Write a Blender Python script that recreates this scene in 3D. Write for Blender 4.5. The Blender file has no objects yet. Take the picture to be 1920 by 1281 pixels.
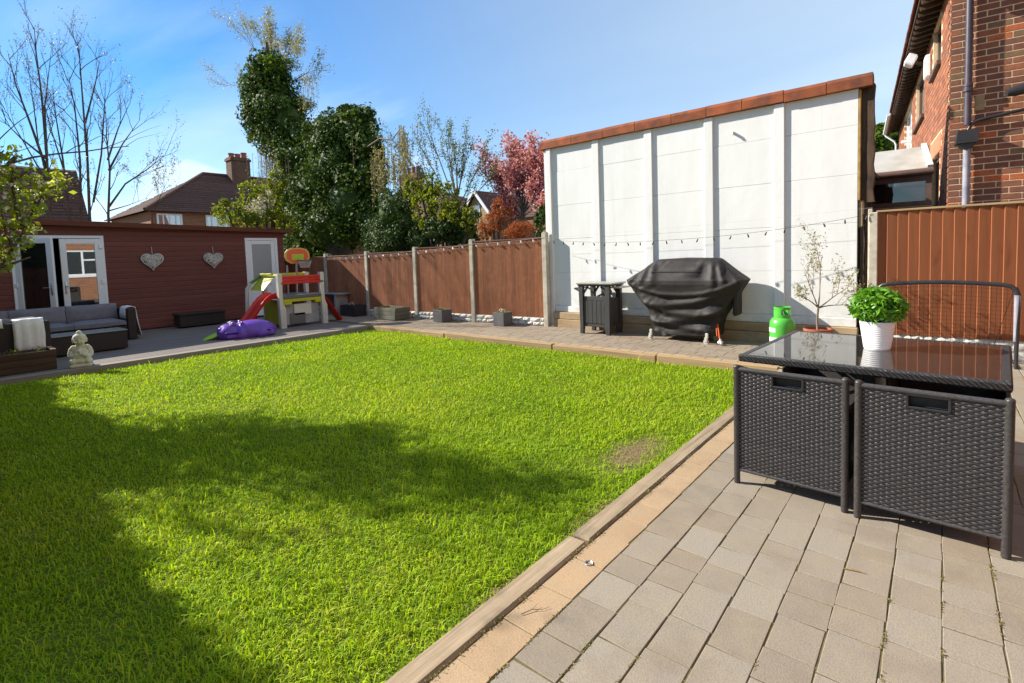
import bpy, math, random
import numpy as np
from mathutils import Matrix, Vector, noise

random.seed(7)
RNG = np.random.default_rng(11)
S = bpy.context.scene
COL = S.collection

# ------------------------------------------------------------------ camera
CAM = np.array([[0.77023387, 0.01472936, -0.63759143], [0.63688104, -0.07027946, 0.76775213], [-0.03350108, -0.99741859, -0.06351247]])          # rows: world axes seen from the camera (right, down, forward)
CAM_LOC = np.array([0.0, 0.0, 1.4])
FOC, PPX, PPY = 960.0, 965.0, 541.0
cam_data = bpy.data.cameras.new('camera')
cam_data.sensor_fit = 'HORIZONTAL'
cam_data.sensor_width = 36.0
cam_data.lens = 18.0
cam_data.shift_x = -(PPX - 960.0) / 1920.0
cam_data.shift_y = -(640.5 - PPY) / 1920.0
cam_data.clip_start = 0.05
cam_data.clip_end = 2000.0
cam = bpy.data.objects.new('camera', cam_data)
COL.objects.link(cam)
_r = CAM @ np.array([1, 0, 0]); _u = CAM @ np.array([0, -1, 0]); _b = CAM @ np.array([0, 0, -1])
cam.matrix_world = Matrix(((_r[0], _u[0], _b[0], 0), (_r[1], _u[1], _b[1], 0), (_r[2], _u[2], _b[2], 1.4), (0, 0, 0, 1)))
S.camera = cam


def at(x, y, Y=None, X=None):
    """A survey point: the place on the plane Y = const (or X = const) that the photo shows at x, y."""
    d = CAM @ np.array([x - PPX, y - PPY, FOC])
    t = Y / d[1] if Y is not None else X / d[0]
    return CAM_LOC + d * t


def span(npx, p):
    """Metres that npx photo pixels cover at the distance of point p."""
    return npx * float((CAM.T @ (np.array(p) - CAM_LOC))[2]) / FOC


# ------------------------------------------------------------------ sky, sun, exposure
SUN = Vector((1.0, 0.41, -0.68)).normalized()        # the way the light travels
ELEV = math.asin(-SUN.z)
AZ = math.atan2(-SUN.x, -SUN.y)                      # from +Y towards +X
world = bpy.data.worlds.new('World')
S.world = world
world.use_nodes = True
wn, wl = world.node_tree.nodes, world.node_tree.links
wn.clear()
w_out = wn.new('ShaderNodeOutputWorld')
w_bg = wn.new('ShaderNodeBackground')
w_bg.inputs['Strength'].default_value = 0.115
sky = wn.new('ShaderNodeTexSky')
sky.sky_type = 'NISHITA'
sky.sun_disc = False
sky.sun_elevation = ELEV
sky.sun_rotation = AZ
sky.altitude = 100
sky.air_density = 1.0
sky.dust_density = 0.1
sky.ozone_density = 4.0
w_tc = wn.new('ShaderNodeTexCoord')
w_sep = wn.new('ShaderNodeSeparateXYZ')
wl.new(w_tc.outputs['Generated'], w_sep.inputs[0])


def wmath(op, a, b=None, clamp=False):
    n = wn.new('ShaderNodeMath'); n.operation = op; n.use_clamp = clamp
    for i, v in enumerate((a, b)):
        if v is None:
            continue
        if isinstance(v, (int, float)):
            n.inputs[i].default_value = v
        else:
            wl.new(v, n.inputs[i])
    return n.outputs[0]


# thin cirrus: a flat cloud layer seen from below, so the streaks shrink towards the horizon
_h = wmath('ADD', wmath('MAXIMUM', w_sep.outputs['Z'], 0.0), 0.09)
w_comb = wn.new('ShaderNodeCombineXYZ')
wl.new(wmath('DIVIDE', w_sep.outputs['X'], _h), w_comb.inputs[0])
wl.new(wmath('DIVIDE', w_sep.outputs['Y'], _h), w_comb.inputs[1])
w_map = wn.new('ShaderNodeMapping')
w_map.inputs['Rotation'].default_value = (0, 0, math.radians(-40))
w_map.inputs['Scale'].default_value = (0.33, 0.9, 1)
w_map.inputs['Location'].default_value = (9.6, 1.9, 0)
wl.new(w_comb.outputs[0], w_map.inputs[0])
w_no = wn.new('ShaderNodeTexNoise')
w_no.inputs['Scale'].default_value = 0.9
w_no.inputs['Detail'].default_value = 7
w_no.inputs['Roughness'].default_value = 0.52
w_no.inputs['Distortion'].default_value = 0.5
wl.new(w_map.outputs[0], w_no.inputs['Vector'])
w_rp = wn.new('ShaderNodeValToRGB')
w_rp.color_ramp.elements[0].position = 0.47
w_rp.color_ramp.elements[0].color = (0, 0, 0, 1)
w_rp.color_ramp.elements[1].position = 0.82
w_rp.color_ramp.elements[1].color = (0.6, 0.6, 0.6, 1)
wl.new(w_no.outputs['Fac'], w_rp.inputs[0])
# low cumulus along the horizon
w_no2 = wn.new('ShaderNodeTexNoise')
w_no2.inputs['Scale'].default_value = 4.2
w_no2.inputs['Detail'].default_value = 6
w_no2.inputs['Roughness'].default_value = 0.5
w_map2 = wn.new('ShaderNodeMapping')
w_map2.inputs['Scale'].default_value = (1, 1, 1.7)
w_map2.inputs['Location'].default_value = (0.8, 0.1, 0.0)
wl.new(w_tc.outputs['Generated'], w_map2.inputs[0])
wl.new(w_map2.outputs[0], w_no2.inputs['Vector'])
_low = wmath('SUBTRACT', 1.0, wmath('MULTIPLY', wmath('ABSOLUTE', wmath('SUBTRACT', w_sep.outputs['Z'], 0.10)), 5.5), True)
_cu = wmath('MULTIPLY', wmath('SUBTRACT', wmath('MULTIPLY', w_no2.outputs['Fac'], wmath('ADD', 0.55, wmath('MULTIPLY', _low, 0.5))), 0.49), 9.0, True)
# a milky veil of high cloud that thickens away from the sun
_vd = wmath('ADD', wmath('MULTIPLY', w_sep.outputs['X'], 0.77), wmath('MULTIPLY', w_sep.outputs['Y'], 0.64))
_veil = wmath('MULTIPLY', wmath('ADD', wmath('MULTIPLY', _vd, 0.62), 0.30, True), wmath('ADD', 0.55, wmath('MULTIPLY', w_no.outputs['Fac'], 0.6)))
_cl = wmath('MAXIMUM', w_rp.outputs[0], wmath('MULTIPLY', _cu, 0.8), True)
_cl = wmath('MAXIMUM', _cl, _veil, True)
w_mix = wn.new('ShaderNodeMix'); w_mix.data_type = 'RGBA'
wl.new(_cl, w_mix.inputs['Factor'])
w_hs = wn.new('ShaderNodeHueSaturation')
w_hs.inputs['Saturation'].default_value = 1.25
w_hs.inputs['Value'].default_value = 0.78
wl.new(sky.outputs[0], w_hs.inputs['Color'])
wl.new(w_hs.outputs[0], w_mix.inputs[6])
w_mix.inputs[7].default_value = (4.35, 5.1, 5.6, 1)
wl.new(w_mix.outputs[2], w_bg.inputs[0])
wl.new(w_bg.outputs[0], w_out.inputs[0])

sun_data = bpy.data.lights.new('sun', 'SUN')
sun_data.energy = 4.9
sun_data.angle = math.radians(0.55)
sun_data.color = (1.0, 0.94, 0.84)
sun = bpy.data.objects.new('sun', sun_data)
sun.rotation_euler = SUN.to_track_quat('-Z', 'Y').to_euler()
sun.location = (-20, -8, 15)
COL.objects.link(sun)
S.view_settings.view_transform = 'Standard'
S.view_settings.look = 'None'
S.view_settings.exposure = 1.0
S.view_settings.gamma = 1.0
S.cycles.max_bounces = 8
S.cycles.transparent_max_bounces = 16


# ------------------------------------------------------------------ materials
def lin(r, g, b):
    f = lambda c: (c / 255 / 12.92) if c / 255 <= 0.04045 else ((c / 255 + 0.055) / 1.055) ** 2.4
    return (f(r), f(g), f(b))


class NT:
    def __init__(self, name):
        self.m = bpy.data.materials.new(name)
        self.m.use_nodes = True
        self.t = self.m.node_tree
        self.t.nodes.clear()
        self.out = self.n('ShaderNodeOutputMaterial')

    def n(self, k, **kw):
        nd = self.t.nodes.new(k)
        for a, v in kw.items():
            setattr(nd, a, v)
        return nd

    def l(self, a, b):
        self.t.links.new(a, b)

    def math(self, op, a, b=None, clamp=False):
        nd = self.n('ShaderNodeMath', operation=op, use_clamp=clamp)
        for i, v in enumerate((a, b)):
            if v is None:
                continue
            if isinstance(v, (int, float)):
                nd.inputs[i].default_value = v
            else:
                self.l(v, nd.inputs[i])
        return nd.outputs[0]

    def pos(self, stretch=(1, 1, 1), obj=False):
        src = self.n('ShaderNodeTexCoord').outputs['Object'] if obj else self.n('ShaderNodeNewGeometry').outputs['Position']
        mp = self.n('ShaderNodeMapping')
        mp.inputs['Scale'].default_value = stretch
        self.l(src, mp.inputs[0])
        return mp.outputs[0]

    def noise(self, vec, scale, detail=4, rough=0.55, dist=0.0):
        nd = self.n('ShaderNodeTexNoise')
        nd.inputs['Scale'].default_value = scale
        nd.inputs['Detail'].default_value = detail
        nd.inputs['Roughness'].default_value = rough
        nd.inputs['Distortion'].default_value = dist
        self.l(vec, nd.inputs['Vector'])
        return nd.outputs['Fac']

    def ramp(self, fac, stops, const=False):
        nd = self.n('ShaderNodeValToRGB')
        cr = nd.color_ramp
        if const:
            cr.interpolation = 'CONSTANT'
        while len(cr.elements) < len(stops):
            cr.elements.new(0.5)
        for e, (p, c) in zip(cr.elements, stops):
            e.position = p
            e.color = (*c, 1)
        self.l(fac, nd.inputs[0])
        return nd.outputs[0]

    def mixc(self, fac, a, b, blend='MIX'):
        nd = self.n('ShaderNodeMix', data_type='RGBA', blend_type=blend)
        for s, v in ((0, fac), (6, a), (7, b)):
            if isinstance(v, (int, float)):
                nd.inputs[s].default_value = v
            elif isinstance(v, tuple):
                nd.inputs[s].default_value = (*v, 1)
            else:
                self.l(v, nd.inputs[s])
        return nd.outputs[2]

    def rand(self):
        """One number per object or per loose piece, so alike pieces differ a little."""
        a = self.n('ShaderNodeObjectInfo').outputs['Random']
        b = self.n('ShaderNodeNewGeometry').outputs['Random Per Island']
        return self.math('FRACT', self.math('ADD', self.math('MULTIPLY', a, 7.31), self.math('MULTIPLY', b, 3.77)))

    def bump(self, h, strength, dist=0.01):
        nd = self.n('ShaderNodeBump')
        nd.inputs['Strength'].default_value = strength
        nd.inputs['Distance'].default_value = dist
        self.l(h, nd.inputs['Height'])
        return nd.outputs[0]

    def bsdf(self, col, rough=0.7, normal=None, spec=0.4, metal=0.0, **kw):
        p = self.n('ShaderNodeBsdfPrincipled')
        if isinstance(col, tuple):
            p.inputs['Base Color'].default_value = (*col, 1)
        else:
            self.l(col, p.inputs['Base Color'])
        if isinstance(rough, (int, float)):
            p.inputs['Roughness'].default_value = rough
        else:
            self.l(rough, p.inputs['Roughness'])
        p.inputs['Specular IOR Level'].default_value = spec
        p.inputs['Metallic'].default_value = metal
        for k, v in kw.items():
            p.inputs[k].default_value = v
        if normal is not None:
            self.l(normal, p.inputs['Normal'])
        self.l(p.outputs[0], self.out.inputs[0])
        return p


def mat(name, c1, c2=None, scale=6, stretch=(1, 1, 1), rough=0.7, bump=0.0, bscale=None, bdist=0.005, rnd=0.0, spec=0.35,
        metal=0.0, dirt=None, obj=False, lo=0.35, hi=0.65, detail=5):
    """Two colours mixed by noise, brightness shifted piece by piece, optional blotches of dirt, fine relief."""
    t = NT(name)
    v = t.pos(stretch, obj)
    f = t.noise(v, scale, detail)
    c = t.ramp(f, [(lo, c1), (hi, c2 or c1)])
    if dirt:
        dcol, dscale, amount = dirt
        d = t.noise(t.pos((1, 1, 1), obj), dscale, 6, 0.6)
        c = t.mixc(t.math('MULTIPLY', t.ramp(d, [(0.48, (0, 0, 0)), (0.72, (1, 1, 1))]), amount), c, dcol)
    if rnd:
        k = t.math('ADD', 1.0 - rnd, t.math('MULTIPLY', t.rand(), 2 * rnd))
        cc = t.n('ShaderNodeCombineColor')
        for i in range(3):
            t.l(k, cc.inputs[i])
        c = t.mixc(1.0, c, cc.outputs[0], 'MULTIPLY')
    nrm = None
    if bump:
        nrm = t.bump(t.noise(v, bscale or scale * 4, 6, 0.6), bump, bdist)
    t.bsdf(c, rough, nrm, spec, metal)
    return t.m


def leaf_mat(name, cols, trans=0.35, rough=0.5, spec=0.25):
    """Leaves: a few tints, one per leaf, with light coming through."""
    t = NT(name)
    r = t.rand()
    n = len(cols)
    c = t.ramp(r, [(i / max(n - 1, 1), cc) for i, cc in enumerate(cols)])
    p = t.bsdf(c, rough, None, spec)
    tr = t.n('ShaderNodeBsdfTranslucent')
    t.l(t.mixc(1.0, c, (1.25, 1.2, 0.6), 'MULTIPLY'), tr.inputs[0])
    mx = t.n('ShaderNodeMixShader')
    mx.inputs[0].default_value = trans
    t.l(p.outputs[0], mx.inputs[1])
    t.l(tr.outputs[0], mx.inputs[2])
    t.l(mx.outputs[0], t.out.inputs[0])
    return t.m


def glass_mat(name, tint, refl=0.3, rough=0.02, see=0.5):
    """Window glass: part mirror, part clear, part the dark of the pane itself."""
    t = NT(name)
    gl = t.n('ShaderNodeBsdfGlossy'); gl.inputs['Roughness'].default_value = rough
    gl.inputs[0].default_value = (0.95, 0.97, 1, 1)
    tr = t.n('ShaderNodeBsdfTransparent'); tr.inputs[0].default_value = (0.8, 0.85, 0.85, 1)
    df = t.n('ShaderNodeBsdfDiffuse'); df.inputs[0].default_value = (*tint, 1)
    m1 = t.n('ShaderNodeMixShader'); m1.inputs[0].default_value = see
    t.l(df.outputs[0], m1.inputs[1]); t.l(tr.outputs[0], m1.inputs[2])
    lw = t.n('ShaderNodeFresnel'); lw.inputs[0].default_value = 1.5
    fac = t.math('ADD', refl, t.math('MULTIPLY', lw.outputs[0], 0.9), True)
    m2 = t.n('ShaderNodeMixShader')
    t.l(fac, m2.inputs[0]); t.l(m1.outputs[0], m2.inputs[1]); t.l(gl.outputs[0], m2.inputs[2])
    t.l(m2.outputs[0], t.out.inputs[0])
    return t.m


M = {}
M['ground'] = mat('ground_soil', (0.07, 0.09, 0.025), (0.10, 0.075, 0.045), 1.5, rough=0.95)
t = NT('lawn_soil')
_a = t.noise(t.pos(), 3.2, 6, 0.6)
_b = t.noise(t.pos(), 55, 4)
_c = t.ramp(t.math('ADD', t.math('MULTIPLY', _a, 0.75), t.math('MULTIPLY', _b, 0.25)), [(0.36, (0.075, 0.115, 0.010)), (0.55, (0.11, 0.145, 0.014)), (0.70, (0.17, 0.15, 0.045))])
_sx = t.n('ShaderNodeSeparateXYZ'); t.l(t.pos(), _sx.inputs[0])
_w = None
for (_px, _py, _rx, _ry) in ((-1.70, 3.35, 0.22, 0.50), (-1.50, 2.4, 0.05, 0.3), (-1.48, 1.6, 0.05, 0.2)):
    _e = t.math('ADD', t.math('POWER', t.math('ABSOLUTE', t.math('DIVIDE', t.math('SUBTRACT', _sx.outputs[0], _px), _rx)), 2.0),
                t.math('POWER', t.math('ABSOLUTE', t.math('DIVIDE', t.math('SUBTRACT', _sx.outputs[1], _py), _ry)), 2.0))
    _e = t.math('SUBTRACT', 1.25, t.math('ADD', _e, t.math('MULTIPLY', _a, 0.5)), True)
    _w = _e if _w is None else t.math('MAXIMUM', _w, _e)
_c = t.mixc(_w, _c, t.ramp(_b, [(0.3, (0.13, 0.085, 0.045)), (0.7, (0.26, 0.18, 0.105))]))
t.bsdf(_c, 0.95, t.bump(_b, 0.7, 0.02), 0.1)
M['lawn'] = t.m
# grass blades: tint drifts over the lawn in patches, and from blade to blade
t = NT('grass_blade')
_p = t.noise(t.pos(), 0.55, 5, 0.6)
_q = t.noise(t.pos(), 9.0, 3, 0.6)
_f = t.math('ADD', t.math('MULTIPLY', t.rand(), 0.36), t.math('ADD', t.math('MULTIPLY', _p, 0.66), t.math('MULTIPLY', _q, 0.26)))
_c = t.ramp(_f, [(0.34, (0.15, 0.30, 0.009)), (0.58, (0.285, 0.45, 0.013)), (0.80, (0.44, 0.55, 0.02)), (1.0, (0.58, 0.54, 0.12))])
_pb = t.bsdf(_c, 0.6, None, 0.16)
_tr = t.n('ShaderNodeBsdfTranslucent')
t.l(t.mixc(1.0, _c, (1.3, 1.25, 0.5), 'MULTIPLY'), _tr.inputs[0])
_mx = t.n('ShaderNodeMixShader'); _mx.inputs[0].default_value = 0.42
t.l(_pb.outputs[0], _mx.inputs[1]); t.l(_tr.outputs[0], _mx.inputs[2]); t.l(_mx.outputs[0], t.out.inputs[0])
M['grass'] = t.m


def paver_mat(name, stops):
    t = NT(name)
    base = t.ramp(t.rand(), stops)
    n1 = t.noise(t.pos(), 7, 6, 0.65)
    n2 = t.noise(t.pos(), 140, 3, 0.7)
    c = t.mixc(t.ramp(n1, [(0.35, (0, 0, 0)), (0.7, (0.5, 0.5, 0.5))]), base, (0.33, 0.27, 0.18))
    c = t.mixc(t.ramp(n2, [(0.45, (0, 0, 0)), (0.75, (0.45, 0.45, 0.45))]), c, (0.10, 0.085, 0.07))
    n3 = t.noise(t.pos(), 2.3, 5, 0.6)
    c = t.mixc(t.ramp(n3, [(0.52, (0, 0, 0)), (0.72, (0.5, 0.5, 0.5))]), c, (0.17, 0.125, 0.085))
    n4 = t.noise(t.pos(), 1.1, 4, 0.6)
    c = t.mixc(t.ramp(n4, [(0.60, (0, 0, 0)), (0.74, (0.45, 0.45, 0.45))]), c, (0.34, 0.215, 0.105))
    n5 = t.noise(t.pos(), 320, 2, 0.6)
    c = t.mixc(t.ramp(n5, [(0.66, (0, 0, 0)), (0.74, (0.5, 0.5, 0.5))]), c, (0.5, 0.46, 0.38))
    t.bsdf(c, 0.85, t.bump(t.math('ADD', n1, t.math('MULTIPLY', n2, 0.5)), 0.5, 0.006), 0.25)
    return t.m


M['paver'] = paver_mat('paver_grey', [(0, (0.235, 0.195, 0.148)), (0.3, (0.265, 0.225, 0.175)), (0.65, (0.30, 0.262, 0.21)), (1, (0.25, 0.20, 0.145))])
M['paver_sand'] = paver_mat('paver_sand', [(0, (0.40, 0.26, 0.14)), (0.6, (0.46, 0.31, 0.175)), (1, (0.36, 0.24, 0.14))])
M['paver_path'] = paver_mat('paver_path', [(0, (0.22, 0.17, 0.12)), (0.5, (0.28, 0.22, 0.16)), (1, (0.24, 0.19, 0.15))])
M['joint'] = mat('joint_moss', (0.07, 0.058, 0.034), (0.17, 0.14, 0.055), 9, rough=0.95, bump=0.6, bscale=90)


def wood(name, c1, c2, axis='z', rnd=0.18, rough=0.8, fine=26.0, knots=0.35, dirt=None):
    """Sawn timber: grain drawn out along one axis, a few knots, a tint for each board."""
    t = NT(name)
    st = {'x': (0.045, 1, 1), 'y': (1, 0.045, 1), 'z': (1, 1, 0.045)}[axis]
    v = t.pos(st)
    g = t.noise(v, fine, 6, 0.62, 0.6)
    g2 = t.noise(v, fine * 4, 3)
    c = t.ramp(t.math('ADD', t.math('MULTIPLY', g, 0.75), t.math('MULTIPLY', g2, 0.25)), [(0.33, c1), (0.66, c2)])
    st2 = {'x': (0.35, 1, 1), 'y': (1, 0.35, 1), 'z': (1, 1, 0.35)}[axis]
    k = t.noise(t.pos(st2), 5.5, 2)
    c = t.mixc(t.math('MULTIPLY', t.ramp(k, [(0.66, (0, 0, 0)), (0.76, (1, 1, 1))]), knots), c, tuple(x * 0.35 for x in c1))
    if dirt:
        d = t.noise(t.pos(), dirt[1], 6, 0.65)
        c = t.mixc(t.math('MULTIPLY', t.ramp(d, [(0.5, (0, 0, 0)), (0.72, (1, 1, 1))]), dirt[2]), c, dirt[0])
    kk = t.math('ADD', 1.0 - rnd, t.math('MULTIPLY', t.rand(), 2 * rnd))
    cc = t.n('ShaderNodeCombineColor')
    for i in range(3):
        t.l(kk, cc.inputs[i])
    c = t.mixc(1.0, c, cc.outputs[0], 'MULTIPLY')
    t.bsdf(c, rough, t.bump(g, 0.35, 0.004), 0.25)
    return t.m


M['sleeper_y'] = wood('sleeper_timber', (0.20, 0.145, 0.09), (0.42, 0.32, 0.205), 'y', 0.06, fine=34.0, knots=0.6, dirt=((0.16, 0.135, 0.075), 6, 0.35))
M['sleeper_x'] = wood('sleeper_timber_back', (0.26, 0.17, 0.085), (0.40, 0.28, 0.15), 'x', 0.08)
M['deck'] = wood('deck_board', (0.135, 0.115, 0.105), (0.20, 0.17, 0.15), 'y', 0.10, rough=0.65)
M['deck_edge'] = wood('deck_edge', (0.22, 0.19, 0.16), (0.31, 0.26, 0.21), 'y', 0.05)
M['clad'] = wood('shed_cladding', (0.145, 0.048, 0.037), (0.185, 0.062, 0.046), 'y', 0.10, rough=0.7)
M['fascia'] = wood('shed_fascia', (0.10, 0.032, 0.018), (0.15, 0.05, 0.027), 'y', 0.04)
M['felt'] = mat('roof_felt', (0.05, 0.05, 0.045), (0.08, 0.075, 0.06), 20, rough=0.95, bump=0.4)
M['fence'] = wood('fence_board', (0.215, 0.078, 0.036), (0.37, 0.150, 0.070), 'z', 0.17, dirt=((0.44, 0.21, 0.115), 7, 0.4))
M['fence2'] = wood('fence_board_new', (0.235, 0.080, 0.030), (0.31, 0.112, 0.046), 'z', 0.07, knots=0.4)
M['rail'] = wood('fence_rail', (0.12, 0.05, 0.032), (0.19, 0.085, 0.05), 'x', 0.08)
M['concrete'] = mat('concrete_post', (0.42, 0.37, 0.28), (0.58, 0.53, 0.43), 7, rough=0.9, bump=0.4, bscale=60, dirt=((0.22, 0.2, 0.12), 4, 0.4))
M['stone_white'] = mat('gravel_board_stone', (0.52, 0.50, 0.44), (0.72, 0.70, 0.63), 14, rough=0.9, bump=0.5, dirt=((0.30, 0.27, 0.2), 9, 0.5))
t = NT('white_painted_concrete')
_n = t.noise(t.pos(), 5, 6, 0.6); _m = t.noise(t.pos((1, 1, 0.25)), 3.0, 5, 0.6); _k = t.noise(t.pos(), 60, 4)
_c = t.ramp(_m, [(0.35, (0.74, 0.74, 0.715)), (0.75, (0.67, 0.665, 0.63))])
_v = t.noise(t.pos((2.2, 1, 0.12)), 4.0, 6, 0.62)            # rain streaks
_c = t.mixc(t.math('MULTIPLY', t.ramp(_v, [(0.56, (0, 0, 0)), (0.78, (1, 1, 1))]), 0.22), _c, (0.42, 0.41, 0.35))
_sp = t.n('ShaderNodeSeparateXYZ'); t.l(t.pos(), _sp.inputs[0])
_lw = t.math('SUBTRACT', 1.0, t.math('MULTIPLY', t.math('SUBTRACT', _sp.outputs[2], 0.25), 2.2), True)   # splashed dirt and algae near the ground
_c = t.mixc(t.math('MULTIPLY', t.math('MULTIPLY', _lw, t.ramp(t.noise(t.pos(), 8, 6, 0.65), [(0.42, (0, 0, 0)), (0.68, (1, 1, 1))])), 0.5), _c, (0.40, 0.36, 0.25))
_ch = t.noise(t.pos(), 34, 4, 0.6)
_c = t.mixc(t.math('MULTIPLY', t.ramp(_ch, [(0.70, (0, 0, 0)), (0.74, (1, 1, 1))]), 0.3), _c, (0.5, 0.48, 0.42))
t.bsdf(_c, 0.75, t.bump(t.math('ADD', _n, t.math('MULTIPLY', _k, 0.25)), 0.22, 0.015), 0.25)
M['white_wall'] = t.m
M['coping'] = mat('terracotta_coping', (0.30, 0.082, 0.026), (0.20, 0.055, 0.022), 6, rough=0.85, bump=0.3, bscale=50, rnd=0.12, dirt=((0.06, 0.035, 0.025), 5, 0.75))
M['founda'] = mat('garage_footing', (0.32, 0.22, 0.115), (0.42, 0.31, 0.18), 5, stretch=(0.3, 1, 1), rough=0.9, bump=0.4, dirt=((0.2, 0.13, 0.06), 6, 0.4))
M['upvc'] = mat('white_plastic_frame', (0.78, 0.79, 0.80), rough=0.35, spec=0.5)
M['glass'] = glass_mat('window_glass', (0.012, 0.012, 0.014), 0.28, 0.01, 0.5)
M['glass_dark'] = glass_mat('dark_glass', (0.012, 0.012, 0.014), 0.06, 0.01, 0.35)
M['frost'] = mat('frosted_glass', (0.26, 0.27, 0.28), (0.34, 0.36, 0.37), 130, rough=0.22, bump=0.5, bscale=160, spec=0.6)
M['steel'] = mat('steel', (0.55, 0.55, 0.55), rough=0.3, metal=1.0)
M['chrome_wheel'] = mat('grey_castor', (0.50, 0.48, 0.42), (0.62, 0.6, 0.55), 30, rough=0.4)
M['black'] = mat('black_plastic', (0.016, 0.016, 0.017), (0.024, 0.024, 0.025), 20, rough=0.45)
M['dark_room'] = mat('dark_room', (0.05, 0.035, 0.03), rough=0.9)
M['rattan'] = mat('dark_rattan', (0.034, 0.030, 0.029), (0.062, 0.055, 0.053), 90, rough=0.36, spec=0.5, rnd=0.1, bump=0.3, bscale=220, bdist=0.002)
M['rattan_brown'] = mat('brown_rattan', (0.026, 0.018, 0.016), (0.04, 0.028, 0.024), 80, rough=0.5, bump=0.8, bscale=130, bdist=0.01)
M['cushion'] = mat('grey_cushion', (0.165, 0.155, 0.175), (0.20, 0.19, 0.21), 12, rough=0.95, bump=0.2, bscale=300, spec=0.1)
M['towel'] = mat('white_towel', (0.70, 0.69, 0.66), (0.78, 0.77, 0.75), 30, rough=0.95, bump=0.5, bscale=170, spec=0.1)
M['coffee_top'] = mat('dusty_glass_top', (0.20, 0.22, 0.21), (0.26, 0.28, 0.27), 9, rough=0.25, spec=0.6)
M['planter_wood'] = wood('planter_wood', (0.060, 0.034, 0.024), (0.10, 0.058, 0.04), 'y', 0.15)
M['planter_grey'] = wood('planter_weathered', (0.105, 0.10, 0.075), (0.17, 0.165, 0.12), 'x', 0.10)
M['planter_slate'] = mat('slate_planter', (0.095, 0.095, 0.095), (0.125, 0.122, 0.12), 9, rough=0.7, bump=0.15)
M['planter_black'] = mat('black_planter', (0.02, 0.02, 0.022), (0.03, 0.03, 0.032), 9, rough=0.6)
M['soil'] = mat('potting_soil', (0.035, 0.025, 0.018), (0.07, 0.05, 0.035), 40, rough=1.0, bump=0.8)
M['statue'] = mat('pale_stone', (0.55, 0.51, 0.43), (0.66, 0.62, 0.53), 14, rough=0.9, bump=0.5, bscale=70, dirt=((0.26, 0.23, 0.14), 11, 0.6))
M['p_white'] = mat('play_beige_plastic', (0.62, 0.58, 0.50), rough=0.4, spec=0.4)
M['p_red'] = mat('play_red_plastic', (0.62, 0.028, 0.014), (0.54, 0.022, 0.012), 4, rough=0.35, spec=0.45)
M['p_yellow'] = mat('play_lime_plastic', (0.50, 0.47, 0.022), (0.42, 0.41, 0.022), 4, rough=0.4)
M['p_green'] = mat('play_green_plastic', (0.10, 0.20, 0.02), rough=0.4)
M['p_grey'] = mat('play_grey_plastic', (0.13, 0.125, 0.12), rough=0.5)
M['p_purple'] = mat('play_purple_plastic', (0.155, 0.055, 0.40), (0.125, 0.045, 0.34), 5, rough=0.35, spec=0.45)
M['p_lime'] = mat('play_leaf_green_plastic', (0.36, 0.55, 0.03), rough=0.4)
M['p_orange'] = mat('play_orange_board', (0.72, 0.13, 0.04), (0.66, 0.11, 0.035), 20, rough=0.45)
M['p_cream'] = mat('play_board_rim', (0.62, 0.42, 0.10), rough=0.45)
M['p_clear'] = mat('cloudy_plastic_sheet', (0.25, 0.25, 0.24), (0.36, 0.36, 0.35), 4, rough=0.3)
M['wicker_white'] = mat('white_wicker', (0.48, 0.45, 0.41), (0.68, 0.65, 0.60), 60, rough=0.8, rnd=0.2)
M['cart'] = mat('graphite_plastic', (0.050, 0.048, 0.047), (0.062, 0.060, 0.058), 30, stretch=(1, 1, 0.2), rough=0.5, rnd=0.06)
M['cart_top'] = mat('worktop_steel', (0.42, 0.40, 0.33), (0.5, 0.48, 0.4), 9, rough=0.35, metal=0.5)
t = NT('black_cover_fabric')
_n = t.noise(t.pos(), 9, 5, 0.6); _k = t.noise(t.pos(), 500, 2)
_c = t.ramp(_n, [(0.3, (0.017, 0.0145, 0.013)), (0.7, (0.027, 0.023, 0.020))])
t.bsdf(_c, 0.62, t.bump(t.math('ADD', t.math('MULTIPLY', _n, 1.0), t.math('MULTIPLY', _k, 0.05)), 0.2, 0.02), 0.3)
M['cover'] = t.m
M['gas'] = mat('gas_green_paint', (0.085, 0.47, 0.055), (0.075, 0.42, 0.05), 6, rough=0.35, spec=0.5, dirt=((0.10, 0.22, 0.03), 9, 0.3))
M['label_white'] = mat('white_label', (0.72, 0.74, 0.72), rough=0.6)
M['label_red'] = mat('hazard_label', (0.55, 0.12, 0.04), rough=0.6)
M['orange_pipe'] = mat('orange_rubber', (0.60, 0.10, 0.015), rough=0.5)
M['terracotta'] = mat('terracotta_pot', (0.30, 0.085, 0.042), (0.36, 0.11, 0.055), 9, rough=0.8, bump=0.2)
M['pot_white'] = mat('white_ceramic', (0.80, 0.79, 0.77), rough=0.4, spec=0.5)
M['bark'] = mat('bark', (0.065, 0.045, 0.034), (0.12, 0.088, 0.066), 14, stretch=(1, 1, 0.3), rough=0.95, bump=0.6)
M['bark_pale'] = mat('bark_pale', (0.17, 0.125, 0.09), (0.27, 0.20, 0.15), 14, stretch=(1, 1, 0.3), rough=0.95, bump=0.6)
M['pipe_dark'] = mat('downpipe_dark', (0.055, 0.042, 0.055), (0.075, 0.06, 0.075), 8, rough=0.4, spec=0.5)
M['pipe_grey'] = mat('downpipe_grey', (0.22, 0.22, 0.26), (0.33, 0.32, 0.36), 9, rough=0.45)
M['pipe_black'] = mat('pipe_black', (0.02, 0.021, 0.024), (0.03, 0.03, 0.033), 8, rough=0.35, spec=0.5)


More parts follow.
